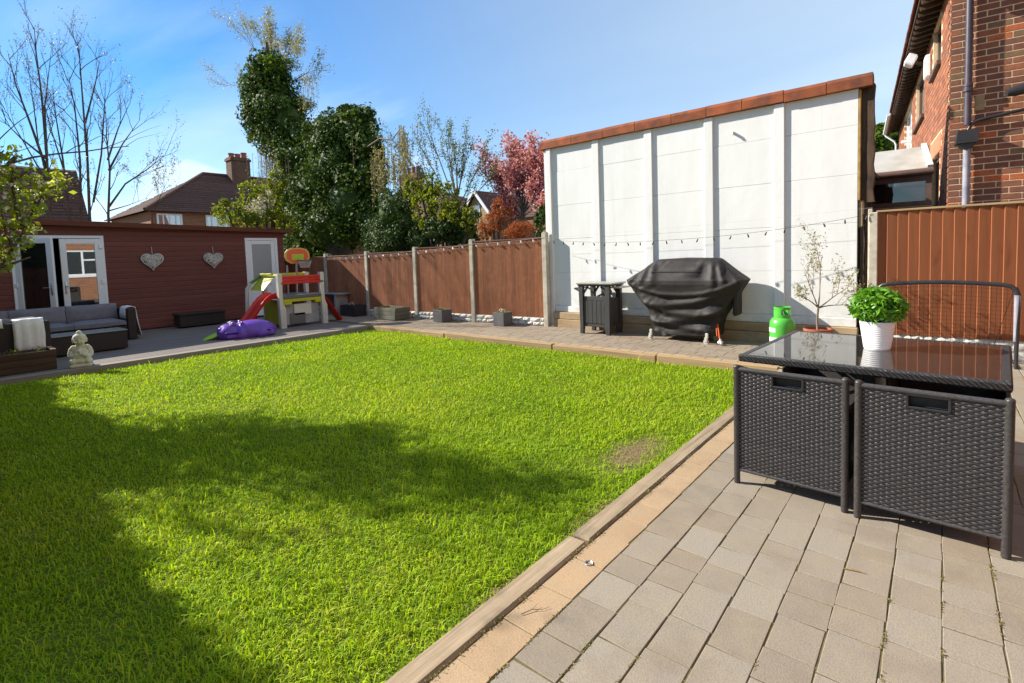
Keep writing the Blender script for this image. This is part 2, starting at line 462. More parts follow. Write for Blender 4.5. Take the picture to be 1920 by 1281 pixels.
def brick_mat(name, stops):
    t = NT(name)
    base = t.ramp(t.rand(), stops, True)
    n1 = t.noise(t.pos(), 18, 5, 0.65)
    n2 = t.noise(t.pos(), 110, 3, 0.7)
    c = t.mixc(t.ramp(n1, [(0.35, (0, 0, 0)), (0.75, (0.55, 0.55, 0.55))]), base, (0.10, 0.052, 0.036))
    c = t.mixc(t.ramp(n2, [(0.55, (0, 0, 0)), (0.8, (0.5, 0.5, 0.5))]), c, (0.30, 0.20, 0.13))
    t.bsdf(c, 0.9, t.bump(t.math('ADD', n1, n2), 0.25, 0.004), 0.2)
    return t.m


M['brick'] = brick_mat('brick_brown', [(0, (0.25, 0.105, 0.066)), (0.2, (0.21, 0.088, 0.058)), (0.4, (0.29, 0.118, 0.068)), (0.6, (0.19, 0.092, 0.064)), (0.75, (0.33, 0.12, 0.062)), (0.88, (0.22, 0.14, 0.075)), (0.94, (0.50, 0.14, 0.05))])
M['brick_red'] = brick_mat('brick_orange', [(0, (0.36, 0.135, 0.07)), (0.3, (0.30, 0.12, 0.068)), (0.6, (0.42, 0.165, 0.085)), (0.85, (0.25, 0.10, 0.06))])
M['mortar'] = mat('mortar', (0.62, 0.44, 0.26), (0.72, 0.54, 0.34), 30, rough=0.95, bump=0.2, bscale=120)
t = NT('brick_pattern')
_bt = t.n('ShaderNodeTexBrick')
_bt.inputs['Scale'].default_value = 1.0
_bt.inputs['Brick Width'].default_value = 0.225
_bt.inputs['Row Height'].default_value = 0.075
_bt.inputs['Mortar Size'].default_value = 0.006
_bt.inputs['Color1'].default_value = (0.20, 0.085, 0.05, 1)
_bt.inputs['Color2'].default_value = (0.30, 0.115, 0.058, 1)
_bt.inputs['Mortar'].default_value = (0.36, 0.27, 0.18, 1)
_sx = t.n('ShaderNodeSeparateXYZ'); t.l(t.pos(), _sx.inputs[0])
_cx = t.n('ShaderNodeCombineXYZ')
t.l(t.math('ADD', _sx.outputs[0], _sx.outputs[1]), _cx.inputs[0]); t.l(_sx.outputs[2], _cx.inputs[1])
t.l(_cx.outputs[0], _bt.inputs['Vector'])
t.bsdf(_bt.outputs[0], 0.9, t.bump(_bt.outputs['Fac'], -0.3, 0.01), 0.2)
M['brick_far'] = t.m
M['brick_dark'] = mat('sooty_brick', (0.11, 0.062, 0.045), (0.17, 0.09, 0.06), 7, rough=0.95, bump=0.4, dirt=((0.06, 0.04, 0.03), 3, 0.5))
M['tile'] = mat('roof_tile', (0.085, 0.042, 0.034), (0.135, 0.068, 0.05), 9, rough=0.9, rnd=0.15, bump=0.4, dirt=((0.06, 0.05, 0.03), 2, 0.5))
M['tile_red'] = mat('red_tile', (0.24, 0.07, 0.04), (0.18, 0.055, 0.035), 9, rough=0.9, rnd=0.25, dirt=((0.07, 0.05, 0.035), 5, 0.6))
M['soffit'] = wood('soffit_board', (0.045, 0.030, 0.022), (0.10, 0.065, 0.04), 'y', 0.2)
M['lintel'] = mat('red_lintel', (0.52, 0.20, 0.10), (0.45, 0.17, 0.09), 9, rough=0.85)
M['frame_brown'] = mat('brown_frame', (0.085, 0.048, 0.038), (0.12, 0.068, 0.052), 12, rough=0.6)
M['leanto'] = mat('cloudy_roof_sheet', (0.36, 0.355, 0.32), (0.44, 0.43, 0.39), 4, rough=0.35, dirt=((0.24, 0.22, 0.15), 3, 0.4))
M['mortar_white'] = mat('flashing', (0.66, 0.66, 0.64), (0.5, 0.5, 0.48), 22, rough=0.8, bump=0.5)
M['rotten'] = mat('weathered_timber', (0.06, 0.035, 0.022), (0.115, 0.07, 0.04), 14, stretch=(1, 1, 0.15), rough=0.9, bump=0.7, dirt=((0.02, 0.016, 0.013), 5, 0.8))
M['yellow_strip'] = mat('old_yellow_timber', (0.42, 0.27, 0.075), (0.30, 0.19, 0.07), 11, rough=0.9, bump=0.6, dirt=((0.12, 0.08, 0.04), 9, 0.6))
M['bulb'] = mat('bulb_white', (0.66, 0.66, 0.64), rough=0.25, spec=0.5)
M['wire_white'] = mat('pale_wire', (0.50, 0.46, 0.42), rough=0.5)
M['net'] = mat('net_cord', (0.02, 0.02, 0.02), rough=0.7)
# leaves
M['ivy'] = leaf_mat('ivy_leaf', [(0.034, 0.062, 0.012), (0.055, 0.095, 0.016), (0.090, 0.14, 0.022), (0.044, 0.076, 0.014)], 0.22, 0.62, 0.12)
M['ivy_light'] = leaf_mat('pale_ivy_leaf', [(0.06, 0.11, 0.02), (0.11, 0.17, 0.02), (0.08, 0.13, 0.02)], 0.3, 0.6, 0.12)  # paler leaves; on the ivy tree they stand in for sunlit clumps
M['conifer'] = leaf_mat('conifer_spray', [(0.030, 0.055, 0.012), (0.048, 0.085, 0.016), (0.070, 0.115, 0.020)], 0.18, 0.6, 0.2)
M['lime_leaf'] = leaf_mat('young_lime_leaf', [(0.16, 0.20, 0.014), (0.22, 0.25, 0.018), (0.12, 0.17, 0.02), (0.27, 0.28, 0.03)], 0.45)
M['birch'] = leaf_mat('birch_catkin_leaf', [(0.26, 0.24, 0.08), (0.33, 0.29, 0.11), (0.21, 0.21, 0.06)], 0.35)
M['grey_leaf'] = leaf_mat('bud_leaf', [(0.09, 0.12, 0.045), (0.14, 0.18, 0.06), (0.21, 0.25, 0.06), (0.10, 0.12, 0.05)], 0.3)
M['pink'] = leaf_mat('pink_blossom', [(0.58, 0.25, 0.30), (0.68, 0.36, 0.41), (0.50, 0.18, 0.22), (0.34, 0.10, 0.09), (0.74, 0.46, 0.51)], 0.35)
M['acer'] = leaf_mat('acer_leaf', [(0.30, 0.07, 0.018), (0.38, 0.11, 0.025), (0.22, 0.05, 0.018)], 0.4)
M['apple'] = leaf_mat('apple_leaf', [(0.24, 0.33, 0.03), (0.34, 0.42, 0.045), (0.18, 0.26, 0.03), (0.44, 0.46, 0.07)], 0.55)
M['blossom'] = leaf_mat('white_blossom', [(0.62, 0.58, 0.50), (0.70, 0.64, 0.56), (0.52, 0.48, 0.40)], 0.3)
M['bay'] = leaf_mat('boxwood_leaf', [(0.07, 0.22, 0.012), (0.12, 0.31, 0.018), (0.18, 0.38, 0.03), (0.09, 0.25, 0.016)], 0.3, 0.35, 0.4)
M['olive'] = leaf_mat('olive_leaf', [(0.20, 0.19, 0.075), (0.28, 0.26, 0.12), (0.36, 0.33, 0.18)], 0.3)
M['bud'] = leaf_mat('opening_bud', [(0.16, 0.12, 0.06), (0.24, 0.21, 0.10), (0.12, 0.09, 0.05)], 0.3)
M['herb'] = leaf_mat('herb_leaf', [(0.14, 0.20, 0.03), (0.24, 0.28, 0.05), (0.10, 0.15, 0.03)], 0.4)
M['moss'] = leaf_mat('joint_moss_leaf', [(0.16, 0.16, 0.03), (0.26, 0.21, 0.06), (0.11, 0.13, 0.02), (0.34, 0.25, 0.11)], 0.2)

# ------------------------------------------------------------------ mesh helpers
ORG = {}


class MB:
    """Collects shapes and links them as one mesh object."""

    def __init__(self):
        self.v, self.f = [], []

    def add(self, vs, fs):
        b = len(self.v)
        self.v.extend(tuple(map(float, p)) for p in vs)
        self.f.extend(tuple(b + i for i in f) for f in fs)
        return self

    def obox(self, c, s, rot=None, bev=0.0):
        hx, hy, hz = s[0] / 2, s[1] / 2, s[2] / 2
        if bev <= 0:
            vs = [(x, y, z) for x in (-hx, hx) for y in (-hy, hy) for z in (-hz, hz)]
            fs = [(0, 1, 3, 2), (4, 6, 7, 5), (0, 4, 5, 1), (2, 3, 7, 6), (0, 2, 6, 4), (1, 5, 7, 3)]
        else:
            b = min(bev, hx * 0.9, hy * 0.9, hz * 0.9)
            vs, fs, idx = [], [], {}
            for sx in (-1, 1):
                for sy in (-1, 1):
                    for sz in (-1, 1):
                        for a in range(3):
                            p = [sx * (hx - b), sy * (hy - b), sz * (hz - b)]
                            p[a] = (sx * hx, sy * hy, sz * hz)[a]
                            idx[(sx, sy, sz, a)] = len(vs)
                            vs.append(tuple(p))
            g = lambda s_, a: idx[(*s_, a)]
            for a in range(3):
                o = [i for i in range(3) if i != a]
                for sg in (-1, 1):
                    q = []
                    for u, w_ in ((-1, -1), (1, -1), (1, 1), (-1, 1)):
                        t_ = [0, 0, 0]; t_[a] = sg; t_[o[0]] = u; t_[o[1]] = w_
                        q.append(g(t_, a))
                    fs.append(tuple(q))
                for u in (-1, 1):
                    for w_ in (-1, 1):
                        t1 = [0, 0, 0]; t1[o[0]] = u; t1[o[1]] = w_; t1[a] = -1
                        t2 = list(t1); t2[a] = 1
                        fs.append((g(t1, o[0]), g(t2, o[0]), g(t2, o[1]), g(t1, o[1])))
            for sx in (-1, 1):
                for sy in (-1, 1):
                    for sz in (-1, 1):
                        fs.append(tuple(g((sx, sy, sz), a) for a in range(3)))
        if rot is not None:
            vs = [tuple(rot @ Vector(p)) for p in vs]
        return self.add([(p[0] + c[0], p[1] + c[1], p[2] + c[2]) for p in vs], fs)

    def box(self, x0, x1, y0, y1, z0, z1, bev=0.0):
        return self.obox(((x0 + x1) / 2, (y0 + y1) / 2, (z0 + z1) / 2), (abs(x1 - x0), abs(y1 - y0), abs(z1 - z0)), None, bev)

    def bar(self, a, b, w, h, bev=0.0):
        """A square bar from a to b, w wide and h deep."""
        a, b = Vector(a), Vector(b)
        d = b - a
        rot = d.to_track_quat('Z', 'Y').to_matrix()
        return self.obox((a + b) / 2, (w, h, d.length), rot, bev)

    def tube(self, pts, r, n=8, cap=True):
        pts = [Vector(p) for p in pts]
        rs = r if isinstance(r, (list, tuple)) else [r] * len(pts)
        vs, fs = [], []
        ref = None
        for i, p in enumerate(pts):
            d = (pts[min(i + 1, len(pts) - 1)] - pts[max(i - 1, 0)])
            if d.length < 1e-9:
                d = Vector((0, 0, 1))
            d.normalize()
            if ref is None:
                ref = d.orthogonal().normalized()
            else:
                ref = ref - d * ref.dot(d)
                ref = ref.normalized() if ref.length > 1e-6 else d.orthogonal().normalized()
            s = d.cross(ref)
            for k in range(n):
                a = 2 * math.pi * k / n
                vs.append(p + (ref * math.cos(a) + s * math.sin(a)) * rs[i])
        for i in range(len(pts) - 1):
            for k in range(n):
                fs.append((i * n + k, i * n + (k + 1) % n, (i + 1) * n + (k + 1) % n, (i + 1) * n + k))
        if cap:
            fs.append(tuple(range(n - 1, -1, -1)))
            fs.append(tuple((len(pts) - 1) * n + k for k in range(n)))
        return self.add(vs, fs)

    def lathe(self, prof, c=(0, 0, 0), n=24, sx=1.0, sy=1.0):
        vs, fs = [], []
        for r, z in prof:
            for k in range(n):
                a = 2 * math.pi * k / n
                vs.append((c[0] + r * math.cos(a) * sx, c[1] + r * math.sin(a) * sy, c[2] + z))
        for i in range(len(prof) - 1):
            for k in range(n):
                fs.append((i * n + k, i * n + (k + 1) % n, (i + 1) * n + (k + 1) % n, (i + 1) * n + k))
        fs.append(tuple(range(n - 1, -1, -1)))
        fs.append(tuple((len(prof) - 1) * n + k for k in range(n)))
        return self.add(vs, fs)

    def prism(self, poly, axis, a0, a1):
        """A polygon in the two other axes drawn out along one axis."""
        n = len(poly)
        def put(p, a):
            return {'x': (a, p[0], p[1]), 'y': (p[0], a, p[1]), 'z': (p[0], p[1], a)}[axis]
        vs = [put(p, a0) for p in poly] + [put(p, a1) for p in poly]
        fs = [tuple(range(n - 1, -1, -1)), tuple(range(n, 2 * n))]
        fs += [(i, (i + 1) % n, n + (i + 1) % n, n + i) for i in range(n)]
        return self.add(vs, fs)

    def ball(self, c, r, n=16, m=10, rot=None):
        rx, ry, rz = r if isinstance(r, (list, tuple)) else (r, r, r)
        vs, fs = [], []
        for i in range(m + 1):
            th = math.pi * i / m
            for k in range(n):
                a = 2 * math.pi * k / n
                p = Vector((rx * math.sin(th) * math.cos(a), ry * math.sin(th) * math.sin(a), rz * math.cos(th)))
                if rot is not None:
                    p = rot @ p
                vs.append((c[0] + p.x, c[1] + p.y, c[2] + p.z))
        for i in range(m):
            for k in range(n):
                fs.append((i * n + k, (i + 1) * n + k, (i + 1) * n + (k + 1) % n, i * n + (k + 1) % n))
        return self.add(vs, fs)

    def mesh(self, name, mt, smooth=None):
        me = bpy.data.meshes.new(name)
        me.from_pydata(self.v, [], self.f)
        me.materials.append(mt)
        if smooth is not None:
            me.shade_smooth()
            me.set_sharp_from_angle(angle=math.radians(smooth))
        me.validate()
        return me

    def build(self, name, mt, parent=None, smooth=None, kind=None):
        if parent is not None:
            o = ORG.get(parent.name, Vector((0, 0, 0)))
            self.v = [(p[0] - o.x, p[1] - o.y, p[2] - o.z) for p in self.v]
        return put(name, self.mesh(name, mt, smooth), parent, kind)


def put(name, me, parent=None, kind=None, loc=None, rot=None):
    ob = bpy.data.objects.new(name, me)
    COL.objects.link(ob)
    if parent is not None:
        ob.parent = parent
        ORG[ob.name] = ORG.get(parent.name, Vector((0, 0, 0)))
    if kind:
        ob['kind'] = kind
    if loc is not None:
        ob.location = loc
    if rot is not None:
        ob.rotation_euler = rot
    return ob


def thing(name, label, cat, loc=(0, 0, 0), group=None, rotz=0.0, local=False):
    """An Empty at the base of a thing. local: its parts are built in its own axes."""
    o = bpy.data.objects.new(name, None)
    COL.objects.link(o)
    o.location = loc
    o.rotation_euler = (0, 0, rotz)
    o.empty_display_size = 0.2
    ORG[o.name] = Vector((0, 0, 0)) if local else Vector(loc)
    o['label'] = label
    o['category'] = cat
    if group:
        o['group'] = group
    return o


def tag(o, label, cat, group=None):
    o['label'] = label
    o['category'] = cat
    if group:
        o['group'] = group
    return o


def copy_tree(o, parent=None):
    c = o.copy()
    COL.objects.link(c)
    c.parent = parent
    for ch in o.children:
        copy_tree(ch, c)
    return c


def np_mesh(name, V, F, mt, parent=None, kind=None, smooth=False):
    """A mesh from arrays; F is (n, 3) or (n, 4)."""
    V = np.asarray(V, dtype=np.float32)
    if parent is not None:
        V = V - np.array(ORG.get(parent.name, Vector((0, 0, 0))), dtype=np.float32)
    F = np.asarray(F, dtype=np.int32)
    k = F.shape[1]
    me = bpy.data.meshes.new(name)
    me.vertices.add(len(V)); me.vertices.foreach_set('co', V.ravel())
    me.loops.add(F.size); me.loops.foreach_set('vertex_index', F.ravel())
    me.polygons.add(len(F))
    me.polygons.foreach_set('loop_start', np.arange(len(F), dtype=np.int32) * k)
    me.polygons.foreach_set('loop_total', np.full(len(F), k, dtype=np.int32))
    me.materials.append(mt)
    me.update(calc_edges=True)
    if smooth:
        me.shade_smooth()
    return put(name, me, parent, kind)


def unit(n):
    v = RNG.normal(size=(n, 3))
    return v / np.linalg.norm(v, axis=1, keepdims=True)


def leaves(name, P, N, size, mt, parent, aspect=0.62, kind=None, spread=0.9):
    """Diamond leaves at P facing roughly N."""
    n = len(P)
    N = N + RNG.normal(size=(n, 3)) * spread
    N /= np.linalg.norm(N, axis=1, keepdims=True)
    T = np.cross(N, unit(n))
    T /= np.linalg.norm(T, axis=1, keepdims=True) + 1e-9
    B = np.cross(N, T)
    s = (np.asarray(size) * RNG.uniform(0.65, 1.25, n))[:, None]
    a = s * 0.5
    b = s * 0.5 * aspect
    V = np.empty((n, 4, 3))
    V[:, 0] = P - T * a
    V[:, 1] = P + B * b + N * b * 0.35 - T * a * 0.15
    V[:, 2] = P + T * a
    V[:, 3] = P - B * b + N * b * 0.35 - T * a * 0.15
    F = np.arange(n * 4).reshape(n, 4)
    return np_mesh(name, V.reshape(-1, 3), F, mt, parent, kind)


def clumps(ells, n, sub=(0.22, 0.4), k=26, fill=0.15):
    """Leaf spots over bumpy ellipsoids: each is covered with smaller lumps, so the outline is uneven."""
    vol = np.array([max(e[1]) ** 2 for e in ells]); vol = vol / vol.sum()
    Ps, Ns = [], []
    for (c, r), w_ in zip(ells, vol):
        m = max(30, int(n * w_))
        c = np.array(c, float); r = np.array(r, float)
        cen = unit(k) * RNG.uniform(0.62, 1.0, (k, 1))
        rad = RNG.uniform(sub[0], sub[1], k)
        i = RNG.integers(0, k, m)
        d = unit(m)
        q = cen[i] + d * (rad[i] * RNG.uniform(0.55, 1.0, m) ** 0.5)[:, None]
        inside = RNG.random(m) < fill
        q[inside] = unit(inside.sum()) * (RNG.random((inside.sum(), 1)) ** 0.4)
        Ps.append(c + q * r)
        Ns.append(d * 0.7 + q * 0.6 + np.array([0, 0, 0.25]))
    return np.concatenate(Ps), np.concatenate(Ns)


def grow(mb, p, d, length, r, depth, spread=0.5, kids=3, up=0.25, wob=0.12, tips=None, sides=5, shrink=0.62, first=0.35):
    """A branch and its side branches as tapered tubes; collects points along the thin ends in tips."""
    p = Vector(p); d = Vector(d).normalized()
    n = 5
    pts, rs = [p.copy()], [r]
    q = p.copy()
    for i in range(1, n + 1):
        d = (d + Vector((random.gauss(0, wob), random.gauss(0, wob), random.gauss(0, wob) + up * 0.15))).normalized()
        q = q + d * length / n
        pts.append(q.copy())
        rs.append(r * (1 - 0.62 * i / n) if depth else r * (1 - 0.8 * i / n))
    mb.tube(pts, rs, sides if r > 0.02 else 3, cap=False)
    if tips is not None and depth <= 1:
        for i in range(1, n + 1):
            tips.append((pts[i].copy(), d.copy()))
    if depth == 0:
        return
    for k in range(kids):
        f = first + (1 - first) * (k + random.random()) / kids
        i = min(n - 1, int(f * n))
        base = pts[i].lerp(pts[i + 1], f * n - i) if i + 1 < len(pts) else pts[-1]
        s = d.orthogonal().normalized()
        s.rotate(Matrix.Rotation(random.uniform(0, 6.283), 3, d))
        nd = (d * (1 - spread) + s * spread + Vector((0, 0, up))).normalized()
        grow(mb, base, nd, length * shrink * random.uniform(0.75, 1.2), r * (1 - 0.62 * f) * 0.7, depth - 1, spread, kids, up, wob, tips, sides, shrink, first)


def remeshed(mb, name, mt, parent, voxel):
    """The united shapes as one smooth skin."""
    me = mb.mesh(name + '_raw', mt)
    tmp = bpy.data.objects.new(name + '_raw', me)
    COL.objects.link(tmp)
    md = tmp.modifiers.new('r', 'REMESH'); md.mode = 'VOXEL'; md.voxel_size = voxel
    sm = tmp.modifiers.new('s', 'SMOOTH'); sm.iterations = 4; sm.factor = 0.5
    bpy.context.view_layer.update()
    dg = bpy.context.evaluated_depsgraph_get()
    me2 = bpy.data.meshes.new_from_object(tmp.evaluated_get(dg))
    me2.name = name
    bpy.data.objects.remove(tmp); bpy.data.meshes.remove(me)
    me2.materials.clear(); me2.materials.append(mt)
    me2.shade_smooth()
    if parent is not None:
        o = ORG.get(parent.name, Vector((0, 0, 0)))
        me2.transform(Matrix.Translation(-o))
    return put(name, me2, parent)


def sheet(name, x0, x1, y0, y1, z, mt, kind='structure', nx=1, ny=1, amp=0.0):
    V, F = [], []
    for j in range(ny + 1):
        for i in range(nx + 1):
            x, y = x0 + (x1 - x0) * i / nx, y0 + (y1 - y0) * j / ny
            V.append((x, y, z + (noise.noise((x * 0.9, y * 0.9, 0)) * amp if amp else 0)))
    for j in range(ny):
        for i in range(nx):
            a = j * (nx + 1) + i
            F.append((a, a + 1, a + nx + 2, a + nx + 1))
    return np_mesh(name, V, F, mt, None, kind, smooth=True)


# ------------------------------------------------------------------ ground, lawn, grass
sheet('ground', -260, 260, -260, 260, -0.20, M['ground'])
LZ = -0.075
lawn = sheet('lawn', -9.38, -1.405, -3.0, 6.375, LZ, M['lawn'], nx=60, ny=70, amp=0.018)


def build_grass():
    out_P, out_d = [], []
    n = 1000000
    x = RNG.uniform(-9.36, -1.40, n)
    y = RNG.uniform(-0.4, 6.37, n)
    d = np.hypot(x, y)
    # keep what stands in the view or close beside it, thinner with distance
    keep = (y > -0.25 - 0.02 * x) & (y > 0.05 * -x - 0.5) & (x + y * 0.0 < -1.395)
    dens = np.clip(22000 / (1 + (d / 2.6) ** 1.6), 3800, 15000)
    area = (9.36 - 1.40) * 6.77
    keep &= RNG.random(n) < dens * area / n
    # worn patches: by the patio edge and along the sleeper
    def blob(cx, cy, rx, ry):
        return np.exp(-(((x - cx) / rx) ** 2 + ((y - cy) / ry) ** 2))
    wear = 0.95 * blob(-1.70, 3.35, 0.18, 0.45) + 0.5 * blob(-1.47, 2.4, 0.05, 0.4) + 0.5 * blob(-1.46, 1.55, 0.05, 0.30) + 0.25 * blob(-1.55, 4.4, 0.10, 0.5) \
        + 0.35 * blob(-1.5, 1.0, 0.08, 0.5)
    pat = np.array([noise.noise((a * 1.7, b * 1.7, 3.1)) for a, b in zip(x[keep], y[keep])])
    x, y, d, wear = x[keep], y[keep], d[keep], wear[keep]
    k2 = RNG.random(len(x)) > np.clip(wear * (0.9 + 0.5 * pat), 0, 0.93)
    x, y, d, pat, wear = x[k2], y[k2], d[k2], pat[k2], wear[k2]
    n = len(x)
    h = RNG.gamma(7, 1 / 7, n) * 0.031 * (1 + 0.28 * pat) * (1 - 0.4 * np.clip(wear, 0, 1))
    tall = RNG.random(n) < 0.012 + 0.03 * (pat > 0.25)
    h[tall] *= RNG.uniform(1.5, 2.5, tall.sum())
    wd = RNG.uniform(0.0013, 0.0027, n) * (0.8 + d * 0.19)
    az = RNG.uniform(0, 2 * np.pi, n)
    lean = RNG.uniform(0.35, 1.35, n)
    side = np.stack([-np.sin(az), np.cos(az), np.zeros(n)], 1) * wd[:, None]
    fw = np.stack([np.cos(az), np.sin(az), np.zeros(n)], 1)
    b = np.stack([x, y, np.full(n, LZ - 0.006)], 1)
    b[:, 2] += np.array([noise.noise((p * 0.9, q * 0.9, 0)) for p, q in zip(x, y)]) * 0.018
    up = np.array([0, 0, 1.0])
    mid = b + up * (h * 0.58)[:, None] + fw * (h * 0.22 * lean)[:, None]
    tip = b + up * (h * (1.02 - 0.36 * lean))[:, None] + fw * (h * 0.80 * lean)[:, None]
    V = np.empty((n, 5, 3))
    V[:, 0] = b - side; V[:, 1] = b + side
    V[:, 2] = mid + side * 0.8; V[:, 3] = mid - side * 0.8
    V[:, 4] = tip
    i = np.arange(n)[:, None] * 5
    F = np.concatenate([i + np.array([[0, 1, 2]]), i + np.array([[0, 2, 3]]), i + np.array([[3, 2, 4]])])
    print('grass blades', n)
    o = np_mesh('grass', V.reshape(-1, 3), F, M['grass'], None, 'stuff')
    o['label'] = 'short bright green lawn grass between the deck and the patio'
    return o


build_grass()

# ------------------------------------------------------------------ patio and path
patio = sheet('patio', -1.285, 3.2, -1.5, 8.1, -0.0036, M['joint'])
path = sheet('path', -13.85, -1.29, 6.47, 8.1, -0.016, M['joint'])
_pm = {}


def paver_mesh(w_, l_, mt):
    key = (round(w_, 3), round(l_, 3), mt)
    if key not in _pm:
        b = MB().obox((0, 0, 0), (w_, l_, 0.05), None, 0.0024)
        # worn edges: every corner a little off
        jit = {}
        b.v = [(p[0] + jit.setdefault((p[0] > 0, p[1] > 0), random.gauss(0, 0.0016)) + random.gauss(0, 0.0004), p[1] + jit.setdefault((p[0] > 0, p[1] > 0, 1), random.gauss(0, 0.0016)), p[2]) for p in b.v]
        _pm[key] = b.mesh('paver', M[mt])
    return _pm[key]


def lay(rows, mt, lens, owner, y0, y1, along='y', limit=None):
    """Courses of pavers; the nearest become parts, the rest one joined part."""
    items = []
    for (a0, a1) in rows:
        p = y0 - random.random() * 0.2
        while p < y1:
            L = random.choice(lens)
            if p + L > y1:
                L = y1 - p
                if L < 0.05:
                    break
            lo = max(p, y0)
            if p + L - lo > 0.05:
                items.append((a0, a1, lo, p + L))
            p += L
    pos = []
    for a0, a1, b0, b1 in items:
        w_, l_ = a1 - a0 - 0.0055, b1 - b0 - 0.0042
        c = ((a0 + a1) / 2, (b0 + b1) / 2)
        if along == 'x':
            c = (c[1], c[0]); w_, l_ = l_, w_
        pos.append((c, round(w_, 2 if False else 3), round(l_, 3)))
    pos.sort(key=lambda q: (q[0][0] ** 2 + q[0][1] ** 2) + (40 if q[0][0] > 0.10 * q[0][1] + 0.25 or q[0][1] < 0.6 else 0))
    rest = MB()
    for k, (c, w_, l_) in enumerate(pos):
        z = -0.025 + max(-0.0012, random.gauss(0, 0.0007))
        if limit is None or k < limit:
            put('paver', paver_mesh(w_, l_, mt), owner, None, (c[0], c[1], z), (random.gauss(0, 0.0025), random.gauss(0, 0.003), random.gauss(0, 0.006)))
        else:
            rest.obox((c[0], c[1], z), (w_, l_, 0.05), None, 0.004)
    if rest.v:
        rest.build('paver_field', M[mt], owner, kind='stuff')
    return len(pos)


_rows = [(-1.125, -0.945)] + [(-0.945 + 0.1625 * i, -0.945 + 0.1625 * (i + 1)) for i in range(14)]
_n1 = lay(_rows, 'paver', [0.25, 0.25, 0.205, 0.165, 0.165, 0.13], patio, 0.3, 8.08, 'y', 262)
_n2 = lay([(-1.283, -1.127)], 'paver_sand', [0.25, 0.25, 0.25, 0.2], patio, 0.3, 6.50, 'y', 34)
lay([(6.485, 6.64)], 'paver_sand', [0.25, 0.2, 0.2], path, -9.4, -1.30, 'x', 0)
lay([(6.642 + 0.162 * i, 6.642 + 0.162 * (i + 1)) for i in range(9)], 'paver_path', [0.24, 0.2, 0.165], path, -13.8, -1.13, 'x', 260)

# moss and weeds in the joints
def joint_moss():
    P, N_ = [], []
    xs = [r[0] for r in _rows] + [-1.285, -1.127]
    for k in range(560):
        x_ = random.choice(xs) + random.gauss(0, 0.003)
        y_ = random.choice([random.uniform(0.9, 3.2), random.uniform(0.9, 6.4)])
        if noise.noise((x_ * 2.1, y_ * 1.3, 7.7)) < -0.05:
            continue
        L = random.uniform(0.008, 0.05)
        m_ = int(8 + L * 500)
        P.append(np.column_stack([RNG.normal(x_, 0.0026, m_), y_ + RNG.uniform(-L, L, m_), RNG.uniform(-0.004, 0.005, m_)]))
    for k in range(140):
        x_ = -1.2875 + random.gauss(0, 0.004); y_ = random.uniform(0.9, 6.3)
        m_ = 16
        P.append(np.column_stack([RNG.normal(x_, 0.005, m_), RNG.normal(y_, 0.02, m_), RNG.uniform(-0.004, 0.014, m_)]))
    P = np.concatenate(P)
    o_ = leaves('joint_moss', P, unit(len(P)) * 0.6 + np.array([0, 0, 0.5]), 0.0075, M['moss'], None, 0.6, 'stuff')
    o_['label'] = 'yellow-green moss growing in the patio joints'


joint_moss()

# steel ring set into one sandy paver, a fallen twig beside it
o = MB()
ring = [(math.cos(a) * 0.017, math.sin(a) * 0.017, 0) for a in [i * math.pi / 10 for i in range(21)]]
o.tube([(-1.20 + p[0], 1.905 + p[1], 0.002) for p in ring], 0.0035, 6, False)
tag(o.build('steel_ring', M['steel'], smooth=40), 'small steel ring lying on a sandy edge paver', 'ring')
o = MB()
o.tube([(-1.235, 1.46, 0.005), (-1.215, 1.505, 0.008), (-1.185, 1.53, 0.006), (-1.17, 1.56, 0.006)], [0.0016, 0.0014, 0.001, 0.0006], 5)
o.tube([(-1.215, 1.505, 0.008), (-1.215, 1.54, 0.012)], [0.001, 0.0005], 4)
tag(o.build('twig', M['bark'], smooth=60), 'thin dry twig lying on a sandy edge paver', 'twig')
o = MB()
o.tube([(-0.30, 2.52, 0.004), (-0.26, 2.53, 0.007), (-0.22, 2.535, 0.005)], [0.002, 0.003, 0.001], 5)
tag(o.build('twig', M['yellow_strip'], smooth=60), 'pale straw lying on the grey pavers before the chairs', 'twig')

# timber sleepers round the lawn
edge = thing('timber_edging', 'weathered timber sleepers along the patio side of the lawn', 'edging', (-1.345, 3.4, 0))
for (a, b, dx) in ((0.35, 2.045, 0.0), (2.06, 4.42, 0.007), (4.435, 6.38, 0.0)):
    MB().box(-1.403 + dx, -1.291 + dx, a, b, -0.16, 0.008 + dx * 0.6, 0.012).build('sleeper', M['sleeper_y'], edge, smooth=None)
edge2 = thing('timber_edging', 'tan timber sleepers along the far path below the fence', 'edging', (-5.4, 6.43, 0))
for (a, b, dz) in ((-9.38, -7.05, 0), (-7.03, -4.60, 0.006), (-4.58, -2.9, -0.004), (-2.88, -1.41, 0.003)):
    MB().box(a, b, 6.38, 6.48, -0.16, 0.012 + dz, 0.008).build('sleeper', M['sleeper_x'], edge2)

# ------------------------------------------------------------------ deck
deck = MB().box(-13.9, -9.46, -3.0, 6.46, -0.16, -0.03).build('deck', M['deck'], kind='structure')
x = -13.88
while x < -9.62:
    MB().box(x, x + 0.138, -3.0, 6.46, -0.028, 0.0, 0.004).build('deck_board', M['deck'], deck)
    x += 0.144
MB().box(-9.555, -9.40, -3.0, 6.38, -0.15, 0.006, 0.006).build('edge_board', M['deck_edge'], deck)

